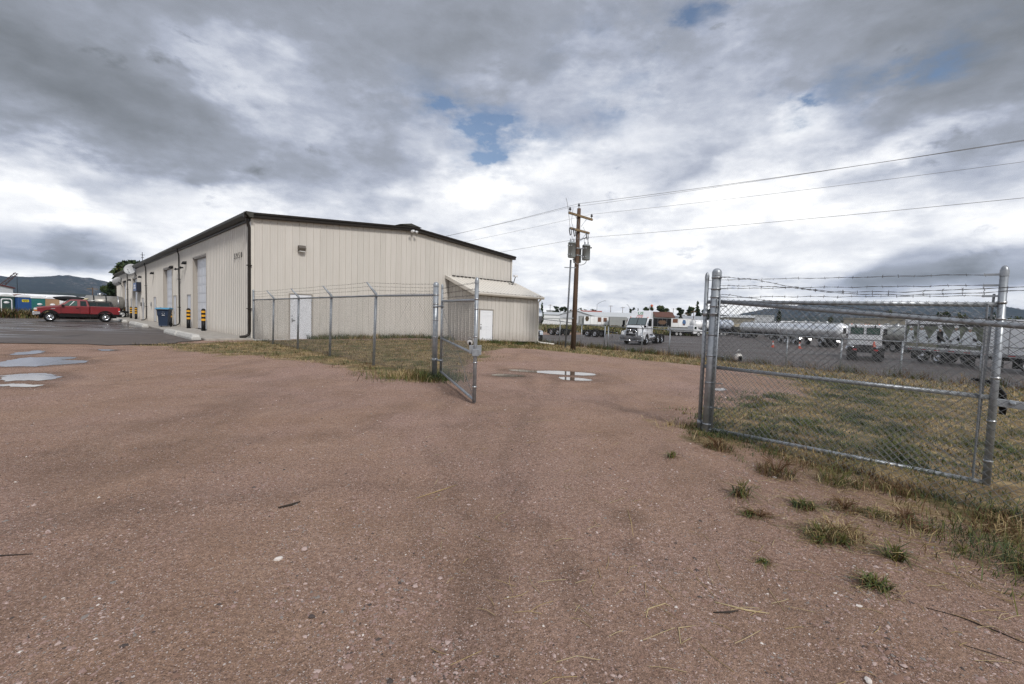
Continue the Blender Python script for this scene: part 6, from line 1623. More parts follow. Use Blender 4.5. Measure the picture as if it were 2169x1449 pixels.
# ---- tractors
def tractor(loc, rz, label, logo=True):
    t = thing('semi_tractor', label, 'semi truck', loc, rz, None, 1.06 if logo else 1.0)
    cabm = M_TRW if False else mat('tractor white', (0.70, 0.72, 0.75), 0.32, coat=0.4, var=0.02, vscale=2)
    # cab
    zc0, zc1 = 1.05, 2.74
    m = MB(); pr = [(-1.75, zc0), (-1.75, zc1 - 0.08), (-1.65, zc1), (-0.62, zc1), (-0.50, zc1 - 0.04), (0.05, 1.98), (0.05, zc0)]
    m.prism(pr, -1.10, 1.10, 'y', fa=lambda q: q, fb=lambda q: q); cab_ = m.build('cab', cabm, t, bevel=0.07, seg=3)
    m = MB(); m.raw([(0.04, -0.95, 1.96), (0.04, 0.95, 1.96), (1.18, 0.66, 1.72), (1.18, -0.66, 1.72), (0.04, -1.00, 1.0), (0.04, 1.00, 1.0), (1.24, 0.72, 0.85), (1.24, -0.72, 0.85)],
                    [(0, 1, 2, 3), (7, 6, 5, 4), (0, 4, 5, 1), (1, 5, 6, 2), (2, 6, 7, 3), (3, 7, 4, 0)]); m.build('hood', cabm, t, bevel=0.08, seg=3)
    for sg in (1, -1):
        a_ = arch(0, 0.60, 0.52, 0.05, PI - 0.05)
        m = MB(); m.prism([(1.20, 0.60), (1.20, 1.05), (0.9, 1.32), (0.3, 1.42), (-0.70, 1.30), (-0.70, 0.60)] + [(x, z) for x, z in a_[::-1]], sg * 0.80, sg * 1.14, 'y'); m.build('front_fender', cabm, t, bevel=0.05)
        m = MB(); m.prism([(1.10, 0.98), (1.22, 1.0), (1.16, 1.26), (0.85, 1.36), (0.85, 1.06)], sg * 0.98, sg * 1.15, 'y'); m.build('headlight', M_LAMP, t, bevel=0.03)
        m = MB(); m.prism([(-0.30, 1.98), (-0.02, 1.98), (-0.42, 2.55), (-0.48, 2.62), (-1.25, 2.62), (-1.25, 1.86), (-0.30, 1.86)], sg * 1.097, sg * 1.112, 'y'); m.build('side_window', M_GLASS, t)
        m = MB(); m.box(-1.38, -1.36, sg * 1.107 - 0.006, sg * 1.107 + 0.006, 1.1, 2.66); m.box(-0.12, -0.10, sg * 1.107 - 0.006, sg * 1.107 + 0.006, 1.1, 1.95); m.build('door_seam', M_BLACK, t)
        m = MB(); m.box(-1.28, -1.10, sg * 1.125 - 0.015, sg * 1.125 + 0.015, 1.70, 1.75); m.build('door_handle', M_BLACK, t)
        m = MB(); m.tube([(-0.15, sg * 1.10, 2.35), (0.05, sg * 1.36, 2.40), (0.05, sg * 1.36, 1.95), (-0.15, sg * 1.12, 1.90)], 0.018, 5); m.box(-0.02, 0.08, sg * 1.36 - 0.11, sg * 1.36 + 0.11, 1.92, 2.42); m.build('mirror', M_BLACK, t, bevel=0.02)
        m = MB(); m.tube([(0.75, sg * 0.90, 1.45), (0.78, sg * 1.12, 1.78)], 0.018, 5); m.cbox((0.78, sg * 1.14, 1.84), (0.10, 0.24, 0.20)); m.build('hood_mirror', M_BLACK, t, bevel=0.03)
        m = MB(); m.lathe([(0, -0.75), (0.28, -0.74), (0.31, -0.70), (0.31, 0.70), (0.28, 0.74), (0, 0.75)], 16, Matrix.Translation((-1.65, sg * 0.90, 0.72)) @ Matrix.Rotation(PI / 2, 4, 'Y')); m.build('fuel_tank', M_CHROME, t)
        m = MB(); m.box(-2.35, -0.85, sg * 1.02 - 0.12, sg * 1.02 + 0.12, 0.36, 0.42); m.box(-2.35, -0.85, sg * 1.02 - 0.12, sg * 1.02 + 0.12, 1.04, 1.08); m.build('step', M_ALU, t)
        wheel(t, 0.0, sg * 0.98, 0.51, 0.30, 'chrome')
        for x in (-3.75, -5.08):
            wheel(t, x, sg * 0.93, 0.51, 0.28, 'chrome'); wheel(t, x, sg * 0.60, 0.51, 0.26, 'plain')
        m = MB(); m.box(-5.80, -5.77, sg * 0.80 - 0.30, sg * 0.80 + 0.30, 0.16, 0.86); m.build('mud_flap', M_BLACK, t)
        m = MB(); m.box(-5.98, -5.93, sg * 0.62 - 0.12, sg * 0.62 + 0.12, 0.80, 0.92); m.build('taillight', M_REDLENS, t)
        m = MB(); m.box(-6.0, 0.9, sg * 0.42 - 0.06, sg * 0.42 + 0.06, 0.70, 0.98); m.build('frame_rail', M_BLACK, t)
        m = MB(); m.box(-1.768, -1.752, 0.12 if sg > 0 else -0.92, 0.92 if sg > 0 else -0.12, 1.98, 2.48); w_ = m.build('rear_window', M_GLASSG, t, bevel=0.004)
        m = MB(); q = 0.12 if sg > 0 else -0.92
        m.box(-1.775, -1.769, q - 0.03, q, 1.95, 2.51); m.box(-1.775, -1.769, q + 0.8, q + 0.83, 1.95, 2.51); m.box(-1.775, -1.769, q, q + 0.8, 2.48, 2.51); m.box(-1.775, -1.769, q, q + 0.8, 1.95, 1.98); m.build('window_seal', M_BLACK, w_)
        m = MB(); m.box(-1.85, -1.77, sg * 0.62 - 0.05, sg * 0.62 + 0.05, 2.52, 2.70); m.build('work_light', M_BLACK, t)
    m = MB(); m.box(-5.93, -5.87, -0.95, 0.95, 0.66, 1.0); m.build('rear_crossmember', M_BLACK, t)
    m = MB(); m.lathe([(0.15, 0), (0.50, 0.02), (0.52, 0.10), (0.48, 0.12), (0.15, 0.10)], 18, Matrix.Translation((-4.3, 0, 1.05))); m.build('fifth_wheel', M_BLACK, t)
    m = MB(); m.box(-1.85, -1.2, -0.95, 0.95, 0.98, 1.06); m.box(-3.1, -1.9, -0.4, 0.4, 0.99, 1.03); m.build('deck_plate', M_ALU, t)
    m = MB(); m.raw([(0.062, -0.92, 1.99), (0.062, 0.92, 1.99), (-0.462, 0.88, 2.67), (-0.462, -0.88, 2.67), (0.045, -0.92, 1.98), (0.045, 0.92, 1.98), (-0.478, 0.88, 2.66), (-0.478, -0.88, 2.66)], [(0, 1, 2, 3), (7, 6, 5, 4), (0, 4, 5, 1), (1, 5, 6, 2), (2, 6, 7, 3), (3, 7, 4, 0)])
    w_ = m.build('windshield', mat('blue grey windscreen', (0.055, 0.085, 0.095), 0.04, spec=0.9), t); w_.location = (0.02, 0, 0.015)
    m = MB(); m.bar((0.09, 0.0, 2.0), (-0.44, 0.0, 2.69), 0.05, 0.02)
    for sg in (1, -1): m.bar((0.09, sg * 0.93, 1.99), (-0.44, sg * 0.90, 2.68), 0.05, 0.02)
    m.bar((-0.45, -0.9, 2.69), (-0.45, 0.9, 2.69), 0.04, 0.03); m.bar((0.09, -0.93, 2.0), (0.09, 0.93, 2.0), 0.03, 0.04); m.build('windshield_seal', M_BLACK, t)
    m = MB(); m.prism([(-0.60, 0.90), (-0.52, 1.66), (0.52, 1.66), (0.60, 0.90)], 1.235, 1.262, 'x'); g_ = m.build('grille', M_BLACK, t, bevel=0.01)
    m = MB()
    for k in range(7): m.box(1.262, 1.272, -0.5, 0.5, 0.97 + k * 0.10, 0.985 + k * 0.10)
    m.build('grille_bar', M_STEEL, g_)
    m = MB(); m.prism([(1.05, 0.34), (1.40, 0.36), (1.45, 0.70), (1.25, 0.90), (1.05, 0.90)], -1.16, 1.16, 'y'); m.build('bumper', mat('grey bumper', (0.16, 0.16, 0.17), 0.45), t, bevel=0.05)
    m = MB()
    for sg in (1, -1):
        m.tube([(1.50, sg * 0.55, 0.36), (1.56, sg * 0.55, 0.8), (1.50, sg * 0.50, 1.35), (1.46, sg * 0.42, 1.46), (1.46, 0, 1.48)], 0.045, 8)
        m.tube([(1.50, sg * 0.55, 0.95), (1.50, sg * 0.95, 0.92), (1.36, sg * 1.20, 0.82), (1.36, sg * 1.20, 0.50), (1.50, sg * 0.95, 0.42), (1.52, 0, 0.42)], 0.040, 8)
    m.tube([(1.54, -0.55, 1.1), (1.54, 0.55, 1.1)], 0.03, 6); m.build('grille_guard', M_CHROME, t)
    m = MB(); m.box(1.56, 1.58, -0.18, 0.18, 1.14, 1.30); m.build('number_plate', M_WHITE, t)
    for y in (-0.9, -0.25, 0.0, 0.25, 0.9):
        m = MB(); m.box(-0.70, -0.55, y - 0.05, y + 0.05, 2.74, 2.80); m.build('marker_light', mat('orange marker', (0.75, 0.16, 0.03), 0.3), t, bevel=0.015)
    if logo:
        m = MB(); m.prism([(-0.82, 2.74), (-1.16, 3.44), (-1.30, 3.46), (-1.75, 3.40), (-1.75, 2.74)], -1.04, 1.04, 'y', fa=lambda q: q, fb=lambda q: q); fr = m.build('roof_fairing', cabm, t, bevel=0.05)
        ux = Vector((0, 1, 0)); uy = Vector((-0.34, 0, 0.70)).normalized()
        def pt(f, dx): return Vector((-0.82, 0, 2.74)).lerp(Vector((-1.16, 0, 3.44)), f) + Vector((0.012, dx, 0.006))
        put_text('US', 0.46, mat('logo green', (0.03, 0.22, 0.06), 0.5), fr, basis(pt(0.60, 0), ux, uy), 'logo', 1.1)
        put_text('FOODS', 0.17, mat('logo red', (0.55, 0.02, 0.03), 0.5), fr, basis(pt(0.24, 0), ux, uy), 'logo', 1.1)
    else:
        for sg in (1, -1):
            m = MB(); m.tube([(-1.0, sg * 0.75, 2.74), (-1.1, sg * 0.75, 3.25)], 0.012, 4); m.build('aerial', M_BLACK, t)
        m = MB(); m.tube([(-1.0, -0.75, 2.75), (-1.05, 0.6, 3.1)], 0.012, 4); m.build('aerial_cable', M_BLACK, t)
    return t
T1_ = at(1349, 48.6, -1.03)
tractor(T1_, math.atan2(-0.82, -0.58), 'white day cab semi tractor with chrome grille guard and roof fairing facing the fence')
T2_ = Vector((27.6, 35.3, -1.03)); hd = math.atan2(0.80, 0.60)
tr2 = tractor(T2_ + Vector((math.cos(hd), math.sin(hd), 0)) * 3.4, hd, 'white day cab semi tractor seen from behind through the right gate', False)
tc = thing('warning_flag', 'small red orange flag behind the rear facing tractor cab', 'flag', tr2.matrix_world @ Vector((0, 0, 0)))
tc.location = T2_ + Vector((math.cos(hd), math.sin(hd), 0)) * 1.45 + Vector((0.49, -0.36, 0.98))
m = MB(); m.lathe([(0.13, 0), (0.12, 0.02), (0.04, 0.42), (0, 0.43)], 8); m.build('flag_cloth', M_ORANGE, tc)
m = MB(); m.box(-0.15, 0.15, -0.15, 0.15, -0.03, 0.0); m.build('flag_base', M_ORANGE, tc)

def cone(px, Y, lab):
    t = thing('traffic_cone', lab, 'traffic cone', at(px, Y, -1.03), 0, 'traffic cones in the truck yard')
    m = MB(); m.box(-0.2, 0.2, -0.2, 0.2, 0, 0.04); m.build('cone_base', M_ORANGE, t)
    m = MB(); m.lathe([(0.15, 0.04), (0.035, 0.70), (0, 0.71)], 12); c_ = m.build('cone_body', M_ORANGE, t)
    m = MB(); m.lathe([(0.108, 0.30), (0.074, 0.50)], 12); m.build('reflective_band', M_WHITE, c_)
cone(1639.5, 51, 'orange traffic cone left of the pair in the truck yard'); cone(1696, 50, 'orange traffic cone beside the tanker wheels')

# ---- tank trailers
def tank_trailer(c, rz, lab, L, R, zc, mt, wheels=((-0.42, 0), (-0.30, 0), (0.28, 0)), style='chrome', dome=True, group='tank trailers in the yard', wr=0.5):
    t = thing('tank_trailer', lab, 'tank trailer', c, rz, group)
    Mx = Matrix.Translation((0, 0, zc)) @ Matrix.Rotation(PI / 2, 4, 'Y')
    m = MB(); h = L / 2
    m.lathe([(0, -h), (R * 0.45, -h + 0.05), (R * 0.8, -h + 0.2), (R * 0.97, -h + 0.45), (R, -h + 0.7), (R, h - 0.7), (R * 0.97, h - 0.45), (R * 0.8, h - 0.2), (R * 0.45, h - 0.05), (0, h)], 28, Mx); m.build('tank', mt, t)
    for k in (-0.78, -0.3, 0.3, 0.78):
        m = MB(); m.lathe([(R - 0.01, k * h - 0.06), (R + 0.035, k * h - 0.04), (R + 0.035, k * h + 0.04), (R - 0.01, k * h + 0.06)], 28, Mx); m.build('tank_ring', M_STEEL, t)
    m = MB(); m.box(-h * 0.9, h * 0.9, -0.28, 0.28, zc + R - 0.04, zc + R + 0.07); m.build('catwalk', M_STEEL, t)
    for k in (-0.5, 0.0, 0.5):
        m = MB(); m.tube([(k * h, 0, zc + R), (k * h, 0, zc + R + 0.2)], 0.26, 12); m.build('manhole', M_STEEL, t)
    m = MB(); m.box(-h * 0.95, h * 0.9, -0.45, 0.45, zc - R - 0.14, zc - R * 0.86); m.box(-h - 0.05, -h + 0.1, -R, R, 0.55, 0.70); m.build('frame', M_BLACK, t)
    for k, _ in wheels:
        for sg in (1, -1):
            wheel(t, k * L, sg * (R - 0.10), wr, 0.32, style)
            a_ = [(k * L + 0.62 * math.cos(a), wr + 0.62 * math.sin(a)) for a in np.linspace(0.3, PI - 0.3, 9)]; b_ = [(k * L + 0.585 * math.cos(a), wr + 0.585 * math.sin(a)) for a in np.linspace(PI - 0.3, 0.3, 9)]
            m = MB(); m.prism(a_ + b_, sg * (R - 0.28), sg * (R + 0.08), 'y'); m.build('fender', mt if style == 'chrome' else M_BLACK, t)
    m = MB(); m.box(h * 0.62, h * 0.66, -0.7, 0.7, 0.06, zc - R); m.build('landing_gear', M_BLACK, t)
    m = MB()
    for sg in (-1, 1): m.tube([(-h - 0.02, sg * 0.18 + R * 0.5, 0.7), (-h - 0.02 + 0.05, sg * 0.18 + R * 0.5, zc + R * 0.7)], 0.02, 5)
    for i in range(6): m.bar((-h - 0.02, R * 0.5 - 0.18, 0.8 + i * 0.3), (-h - 0.02, R * 0.5 + 0.18, 0.8 + i * 0.3), 0.025)
    m.build('ladder', M_STEEL, t)
    return t
M_TANKP = mat('mirror polished tank', (0.70, 0.72, 0.74), 0.10, 1.0, var=0.05, vscale=0.8)
M_TANKS = mat('satin steel tank', (0.84, 0.86, 0.88), 0.30, 0.40, var=0.12, vscale=0.8)
M_TANKW = mat('white painted tank', (0.72, 0.73, 0.74), 0.35, var=0.06, vscale=0.7, dirt=((0.5, 0.45, 0.38), 0.4, 0.8))
tank_trailer(Vector((1.95, 54.0, -1.03)), PI / 2 + 0.02, 'mirror polished tank trailer end showing beside the lean-to shed', 9.0, 1.28, 2.75, M_TANKP)
a0 = Vector((39.6, 66.5, -1.05)); a1 = Vector((38.2, 52.0, -1.05)); dv = a0 - a1
tank_trailer((a0 + a1) / 2, math.atan2(-dv.y, -dv.x), 'long shiny steel tank trailer behind the cones, nearest of the yard tankers', dv.length, 0.92, 2.02, M_TANKS, ((-0.40, 0), (-0.28, 0), (-0.12, 0), (0.30, 0)))
tank_trailer(at(1612, 78, -1.05) + Vector((2.0, 3, 0)), -PI / 2 + 0.25, 'second steel tank trailer farther back with dusty wheels', 10.0, 0.95, 2.0, M_TANKS, ((-0.40, 0), (-0.28, 0), (0.3, 0)), 'plain')
tank_trailer(at(1705, 92, -1.05), 0.12, 'long white tank trailer lying behind the steel tankers', 11.5, 1.05, 2.35, M_TANKW, ((-0.40, 0), (-0.30, 0)), 'plain')
tank_trailer(at(1490, 96, -1.05), 0.10, 'white bulk tank trailer left of the terminal post', 5.6, 1.08, 2.1, M_TANKW, ((-0.36, 0), (-0.14, 0)), 'plain')
tank_trailer(at(1534, 100, -1.05), 0.6, 'pale blue grey tank just right of the terminal post', 5.0, 1.1, 2.3, mat('pale blue tank', (0.45, 0.50, 0.58), 0.4, var=0.06), ((-0.36, 0), (-0.14, 0)), 'plain')
tank_trailer(at(1900, 62, -1.05), -1.0, 'short white tank trailer right of the rear facing tractor', 4.6, 0.9, 2.1, M_TANKW, ((-0.36, 0), (-0.1, 0)), 'plain')
tank_trailer(at(1925, 47, -1.05), -PI / 2, 'dusty tank trailer tucked behind the food trailer', 6.0, 0.8, 1.9, mat('dusty tank', (0.42, 0.42, 0.38), 0.4, 0.3, var=0.1), ((-0.36, 0), (-0.14, 0)), 'plain')

# ---- food trailers with print on their flank
def food_trailer(y0, y1, x, lab, mural):
    L = y1 - y0; W_ = 2.45; z0, z1 = 0.98, 3.28
    t = thing('food_trailer', lab, 'trailer', (x + W_ / 2, (y0 + y1) / 2, -1.05), -PI / 2, 'food trailers parked in line')
    # local +x points to -y (towards the viewer's right), local -y faces the viewer (-x world)
    m = MB(); m.box(-L / 2, L / 2, -W_ / 2, W_ / 2, z0, z1); m.build('box', M_TRW, t, bevel=0.05)
    f = -W_ / 2
    m = MB(); m.box(-L / 2, L / 2, f - 0.03, f - 0.001, z0 - 0.10, z0 + 0.10); m.box(-L / 2, L / 2, -f + 0.001, -f + 0.03, z0 - 0.10, z0 + 0.10); m.build('bottom_rail', M_STEEL, t)
    for i in range(int(L / 1.1)):
        m = MB(); xx = -L / 2 + 0.5 + i * 1.1; m.box(xx, xx + 0.42, f - 0.036, f - 0.031, z0 - 0.02, z0 + 0.03); m.build('reflective_tape', M_REDLENS, t)
    m = MB(); m.box(-L / 2, L / 2, -0.5, 0.5, 0.62, z0 - 0.1); m.build('chassis', M_BLACK, t)
    for k in ((-L / 2 + 1.6), (-L / 2 + 2.9)):
        for sg in (1, -1): wheel(t, k, sg * (W_ / 2 - 0.16), 0.50, 0.30, 'chrome')
    m = MB(); m.box(L / 2 - 1.6, L / 2 - 1.45, f + 0.15, f + 0.35, 0.05, z0 - 0.1); m.box(L / 2 - 1.6, L / 2 - 1.45, -f - 0.35, -f - 0.15, 0.05, z0 - 0.1); m.build('landing_gear', M_BLACK, t)
    m = MB(); m.box(-L / 2 + 3.6, -L / 2 + 3.63, f + 0.05, f + 0.6, 0.2, 0.9); m.box(-L / 2 + 0.7, -L / 2 + 0.73, f + 0.05, f + 0.6, 0.2, 0.9); m.build('mud_flap', M_BLACK, t)
    if mural:
        y_ = f - 0.006
        def flat(name, polys, mm, d, parent):
            m = MB()
            for P in polys: m.prism(P, y_ - d - 0.003, y_ - d, 'y')
            return m.build(name, mm, parent)
        xa, xb = -L / 2 + 0.25, L / 2 - 0.75; za, zb = z0 + 0.22, z1 - 0.35
        pn = flat('printed_panel', [[(xa, za), (xb, za), (xb, zb), (xa, zb)]], mat('mural kitchen green', (0.15, 0.17, 0.115), 0.5, var=0.6, vscale=1.8), 0.0, t)
        flat('print_shelf', [[(xa, zb - 0.17), (xb, zb - 0.17), (xb, zb - 0.02), (xa, zb - 0.02)], [(xa + 2.9, za), (xa + 3.6, za), (xa + 3.6, za + 0.35), (xa + 2.9, za + 0.35)]], mat('mural dark', (0.03, 0.03, 0.028), 0.5), 0.004, pn)
        flat('print_counter', [[(xa, za), (xa + 2.6, za), (xa + 2.6, za + 0.26), (xa, za + 0.26)], [(xa + 3.7, za + 0.3), (xa + 4.5, za + 0.3), (xa + 4.5, za + 0.42), (xa + 3.7, za + 0.42)]], mat('mural counter', (0.30, 0.29, 0.19), 0.5, var=0.3), 0.004, pn)
        rr = random.Random(4); coats = []; heads = []; hats = []; greens = []
        for (cx, w, lean, hh) in ((xa + 0.35, 0.55, 0.05, 0.92), (xa + 1.55, 0.75, -0.25, 0.95), (xa + 2.45, 0.85, 0.30, 0.98), (xa + 3.15, 0.8, -0.35, 0.9), (xa + 3.9, 0.65, 0.1, 0.96), (xa + 4.95, 0.95, 0.0, 0.92)):
            t_ = za + (zb - za) * hh
            coats.append([(cx - w * .5, za + 0.25), (cx + w * .5, za + 0.2), (cx + w * .55 + lean * .4, za + 0.75), (cx + w * .36 + lean, t_ - 0.36), (cx - w * .3 + lean, t_ - 0.34), (cx - w * .62 + lean * .3, za + 0.7)])
            coats.append([(cx + w * .3 + lean * .6, za + 0.85), (cx + w * .9 + lean * .3, za + 0.52), (cx + w * .8 + lean * .3, za + 0.40), (cx + w * .2, za + 0.66)])
            heads.append([(cx + lean + 0.11 * math.cos(a), t_ - 0.27 + 0.13 * math.sin(a)) for a in np.linspace(0, 2 * PI, 9)[:-1]])
            hats.append([(cx + lean - 0.13, t_ - 0.19), (cx + lean + 0.13, t_ - 0.19), (cx + lean + 0.19, t_ - 0.06), (cx + lean, t_ - 0.01), (cx + lean - 0.19, t_ - 0.06)])
        for i in range(16):
            gx_ = rr.uniform(xa + 0.3, xb - 0.5); gz_ = rr.uniform(za + 0.3, za + 0.75); s_ = rr.uniform(0.05, 0.13)
            greens.append([(gx_ + s_ * 1.5 * math.cos(a), gz_ + s_ * math.sin(a)) for a in np.linspace(0, 2 * PI, 7)[:-1]])
        flat('print_greens', greens, mat('mural greens', (0.10, 0.17, 0.04), 0.5), 0.006, pn)
        flat('print_coats', coats, mat('mural coats', (0.80, 0.84, 0.86), 0.5, var=0.08, vscale=2), 0.008, pn)
        flat('print_faces', heads, mat('mural skin', (0.42, 0.27, 0.19), 0.5), 0.012, pn)
        flat('print_hats', hats, mat('mural hats', (0.86, 0.87, 0.87), 0.5), 0.014, pn)
        m = MB(); m.box(xa + 0.95, xa + 1.05, f - 0.05, f - 0.002, z0 + 0.1, z1 - 0.05); m.box(xa - 0.12, xa - 0.02, f - 0.05, f - 0.002, z0 + 0.1, z1 - 0.05); m.build('panel_post', M_STEEL, t)
        m = MB(); m.lathe([(0.55, z0), (0.55, z1 - 0.02)], 20, Matrix.Translation((L / 2 - 0.55, f + 0.5, 0))); m.build('rounded_nose', mat('nose grey shade', (0.40, 0.40, 0.39), 0.45), t)  # grey paints the shading of the curved white corner
    else:
        m = MB(); m.box(-L / 2 + 0.45, -L / 2 + 0.5, f - 0.02, f - 0.001, z0 + 0.14, z1 - 0.2); m.box(-L / 2 + 1.75, -L / 2 + 1.8, f - 0.02, f - 0.001, z0 + 0.14, z1 - 0.2); m.box(-L / 2 + 0.5, -L / 2 + 1.75, f - 0.02, f - 0.001, z1 - 0.25, z1 - 0.2)
        dr_ = m.build('side_door', M_STEEL, t)
        m = MB()
        for z in (z0 + 0.4, z0 + 1.0, z0 + 1.6): m.box(-L / 2 + 1.70, -L / 2 + 1.95, f - 0.04, f - 0.021, z, z + 0.07)
        m.build('hinge', M_BLACK, dr_)
        m = MB(); m.prism([(-L / 2 + 3.0, z0 + 1.0), (-L / 2 + 3.12, z0 + 0.8), (-L / 2 + 3.3, z0 + 0.72), (-L / 2 + 5.0, z0 + 0.72), (-L / 2 + 5.0, z1 - 0.1), (-L / 2 + 3.0, z1 - 0.1)], f - 0.012, f - 0.004, 'y'); m.build('green_logo', mat('logo leaf green', (0.05, 0.30, 0.07), 0.5), t)
        put_text('FOODS', 0.62, mat('logo red', (0.55, 0.02, 0.03), 0.5), t, basis((-L / 2 + 4.05, f - 0.012, z0 + 0.42), (1, 0, 0), (0, 0, 1)), 'logo_lettering')
    return t
food_trailer(29.3, 36.1, 31.3, 'white food trailer with cooks in white coats printed on its side', True)
food_trailer(20.4, 28.9, 31.3, 'white food trailer with green and red logo cut by the right edge', False)

# ---- converter dollies parked by the yard back edge
def dolly(c, rz, lab):
    t = thing('converter_dolly', lab, 'trailer dolly', c, rz, 'converter dollies at the back of the yard')
    for x in (-0.7, 0.7):
        for sg in (1, -1): wheel(t, x, sg * 1.0, 0.52, 0.30, 'chrome'); wheel(t, x, sg * 0.66, 0.52, 0.28, 'plain')
    m = MB()
    for sg in (1, -1): m.bar((-1.5, sg * 0.42, 0.92), (1.5, sg * 0.42, 0.92), 0.12, 0.22); m.bar((1.4, sg * 0.42, 0.9), (3.6, 0, 0.75), 0.10, 0.14)
    m.build('frame', M_BLACK, t)
    m = MB(); m.lathe([(0.15, 0), (0.52, 0.03), (0.5, 0.14), (0.15, 0.12)], 16, Matrix.Translation((0, 0, 1.08))); m.build('fifth_wheel', M_BLACK, t)
    m = MB(); m.tube([(3.5, 0, 0.75), (3.9, 0, 0.75)], 0.06, 6); m.tube([(3.0, 0, 0.0), (3.0, 0, 0.8)], 0.05, 6); m.build('drawbar_eye', M_STEEL, t)
    for sg in (1, -1):
        m = MB(); m.box(-1.55, -1.52, sg * 0.83 - 0.3, sg * 0.83 + 0.3, 0.2, 1.0); m.build('mud_flap', M_BLACK, t)
dolly(at(1186, 70, -1.05), -0.9, 'black converter dolly beside the polished tank, behind the pole conduit')
dolly(at(1262, 68, -1.05), -0.8, 'black converter dolly left of the facing tractor')
# ------------------------------------------------------------------ far buildings
M_BRN = mat('brown roller door', (0.17, 0.075, 0.045), 0.6, var=0.1)
M_REDROOF = mat('red tile roof', (0.30, 0.075, 0.05), 0.7, var=0.15)
M_ROOFL = mat('pale metal roof', (0.52, 0.54, 0.55), 0.45, 0.2, var=0.06)
M_ROOFG = mat('grey ribbed roof', (0.33, 0.35, 0.37), 0.45, 0.3, var=0.1)
M_WALLW = mat('far white wall', (0.58, 0.60, 0.64), 0.7, var=0.05)
M_WALLT = mat('far tan wall', (0.29, 0.265, 0.215), 0.8, var=0.08, vscale=0.4)
M_WALLG = mat('far grey wall', (0.33, 0.34, 0.35), 0.8, var=0.08, vscale=0.4)
M_GREENW = mat('far sage wall', (0.25, 0.35, 0.30), 0.7)
def building(name, lab, cat, pos, rz, L, D, h, rise, wall, roof, openings=(), axis='x', over=0.3, group=None):
    """footprint L (local x) by D (local y, front at -D/2); gable ridge along the axis; openings (x, z0, w, h, material, name)"""
    t = thing(name, lab, cat, pos, rz, group)
    m = MB()
    if rise > 0 and axis == 'x':
        m.prism([(-D / 2, -3), (-D / 2, h), (0, h + rise), (D / 2, h), (D / 2, -3)], -L / 2, L / 2, 'x')
    elif rise > 0: m.prism([(-L / 2, -3), (-L / 2, h), (0, h + rise), (L / 2, h), (L / 2, -3)], -D / 2, D / 2, 'y')
    else: m.box(-L / 2, L / 2, -D / 2, D / 2, -3, h)
    m.build('wall', wall, t)
    m = MB(); o_ = over
    if rise > 0:
        W2, E2 = (D / 2, L / 2) if axis == 'x' else (L / 2, D / 2); sl = rise / W2
        m.prism([(-W2 - o_, h - sl * o_ + 0.03), (0, h + rise + 0.03), (W2 + o_, h - sl * o_ + 0.03), (W2 + o_, h - sl * o_ + 0.22), (0, h + rise + 0.25), (-W2 - o_, h - sl * o_ + 0.22)], -E2 - o_, E2 + o_, 'x' if axis == 'x' else 'y')
    else: m.box(-L / 2 - 0.15, L / 2 + 0.15, -D / 2 - 0.15, D / 2 + 0.15, h + 0.01, h + 0.25)
    m.build('roof', roof, t)
    for q in openings:
        x, z0, w, hh, mm, nm = q[:6]
        m = MB(); m.box(x - w / 2, x + w / 2, -D / 2 - 0.06, -D / 2 - 0.01, z0, z0 + hh); o = m.build(nm, mm, t)
        m = MB()
        for (a, b, c, d) in ((x - w / 2 - 0.12, x - w / 2, z0, z0 + hh), (x + w / 2, x + w / 2 + 0.12, z0, z0 + hh), (x - w / 2, x + w / 2, z0 + hh, z0 + hh + 0.12)): m.box(a, b, -D / 2 - 0.10, -D / 2 - 0.01, c, d)
        m.build('frame', M_WALLW, o)
    return t
gz = lambda p: H(p.x, p.y)
def fac(px): return -math.atan((px - 1086) / 957.0)          # heading of a front that faces the viewer
# storage units: gable end towards the viewer's left, row of brown roller doors
p = at(1292, 186); p.z = gz(p)
sb = building('storage_building', 'white gabled storage building with a row of brown roller doors', 'building', p, fac(1292) + 0.28, 24, 10, 3.6, 2.0, M_WALLW, M_ROOFL,
         [(x, 0.4, 3.0, 2.7, M_BRN, 'roller_door') for x in (-8.6, -4.4, 0.4, 4.8, 9.2)], 'x')
p = at(1223, 176); p.z = gz(p)
building('gabled_hall', 'white gabled hall with dark doorway behind the utility pole', 'building', p, fac(1223) - 0.12, 11.5, 14, 4.2, 1.75, M_WALLW, M_ROOFL, [(3.2, 2.2, 1.7, 0.9, M_BLACK, 'window'), (-1.0, 1.6, 1.8, 0.5, M_BLACK, 'window')], 'y')
p = at(1322, 205); p.z = gz(p)
building('long_shed', 'low grey ribbed roof shed behind the storage building', 'building', p, fac(1322), 16, 9, 3.7, 1.9, M_WALLG, M_ROOFG)
p = at(1187, 190); p.z = gz(p)
building('long_shed', 'long pale shed between the lean-to shed and the utility pole', 'building', p, fac(1187), 16, 8, 4.2, 0.9, M_TRW, M_ROOFL)
p = at(1187, 160); p.z = gz(p)
building('cargo_shed', 'pale ribbed low building behind the left converter dolly', 'building', p, fac(1187), 11.5, 6, 2.6, 0.0, M_TRW, M_ROOFL)
p = at(1186, 205); p.z = gz(p)
building('sage_shed', 'small sage green shed left of the utility pole', 'building', p, fac(1186), 5, 6, 4.9, 0.0, M_GREENW, M_ROOFL)
p = at(1165, 250); p.z = gz(p)
building('grey_block', 'small grey flat roofed block by the little spruce', 'building', p, fac(1165), 4.2, 5, 6.6, 0.0, M_WALLG, M_ROOFG, [(-1.0, 4.6, 0.8, 0.9, M_GLASS, 'window'), (1.0, 4.6, 0.8, 0.9, M_GLASS, 'window')])
p = at(1240, 250); p.z = gz(p)
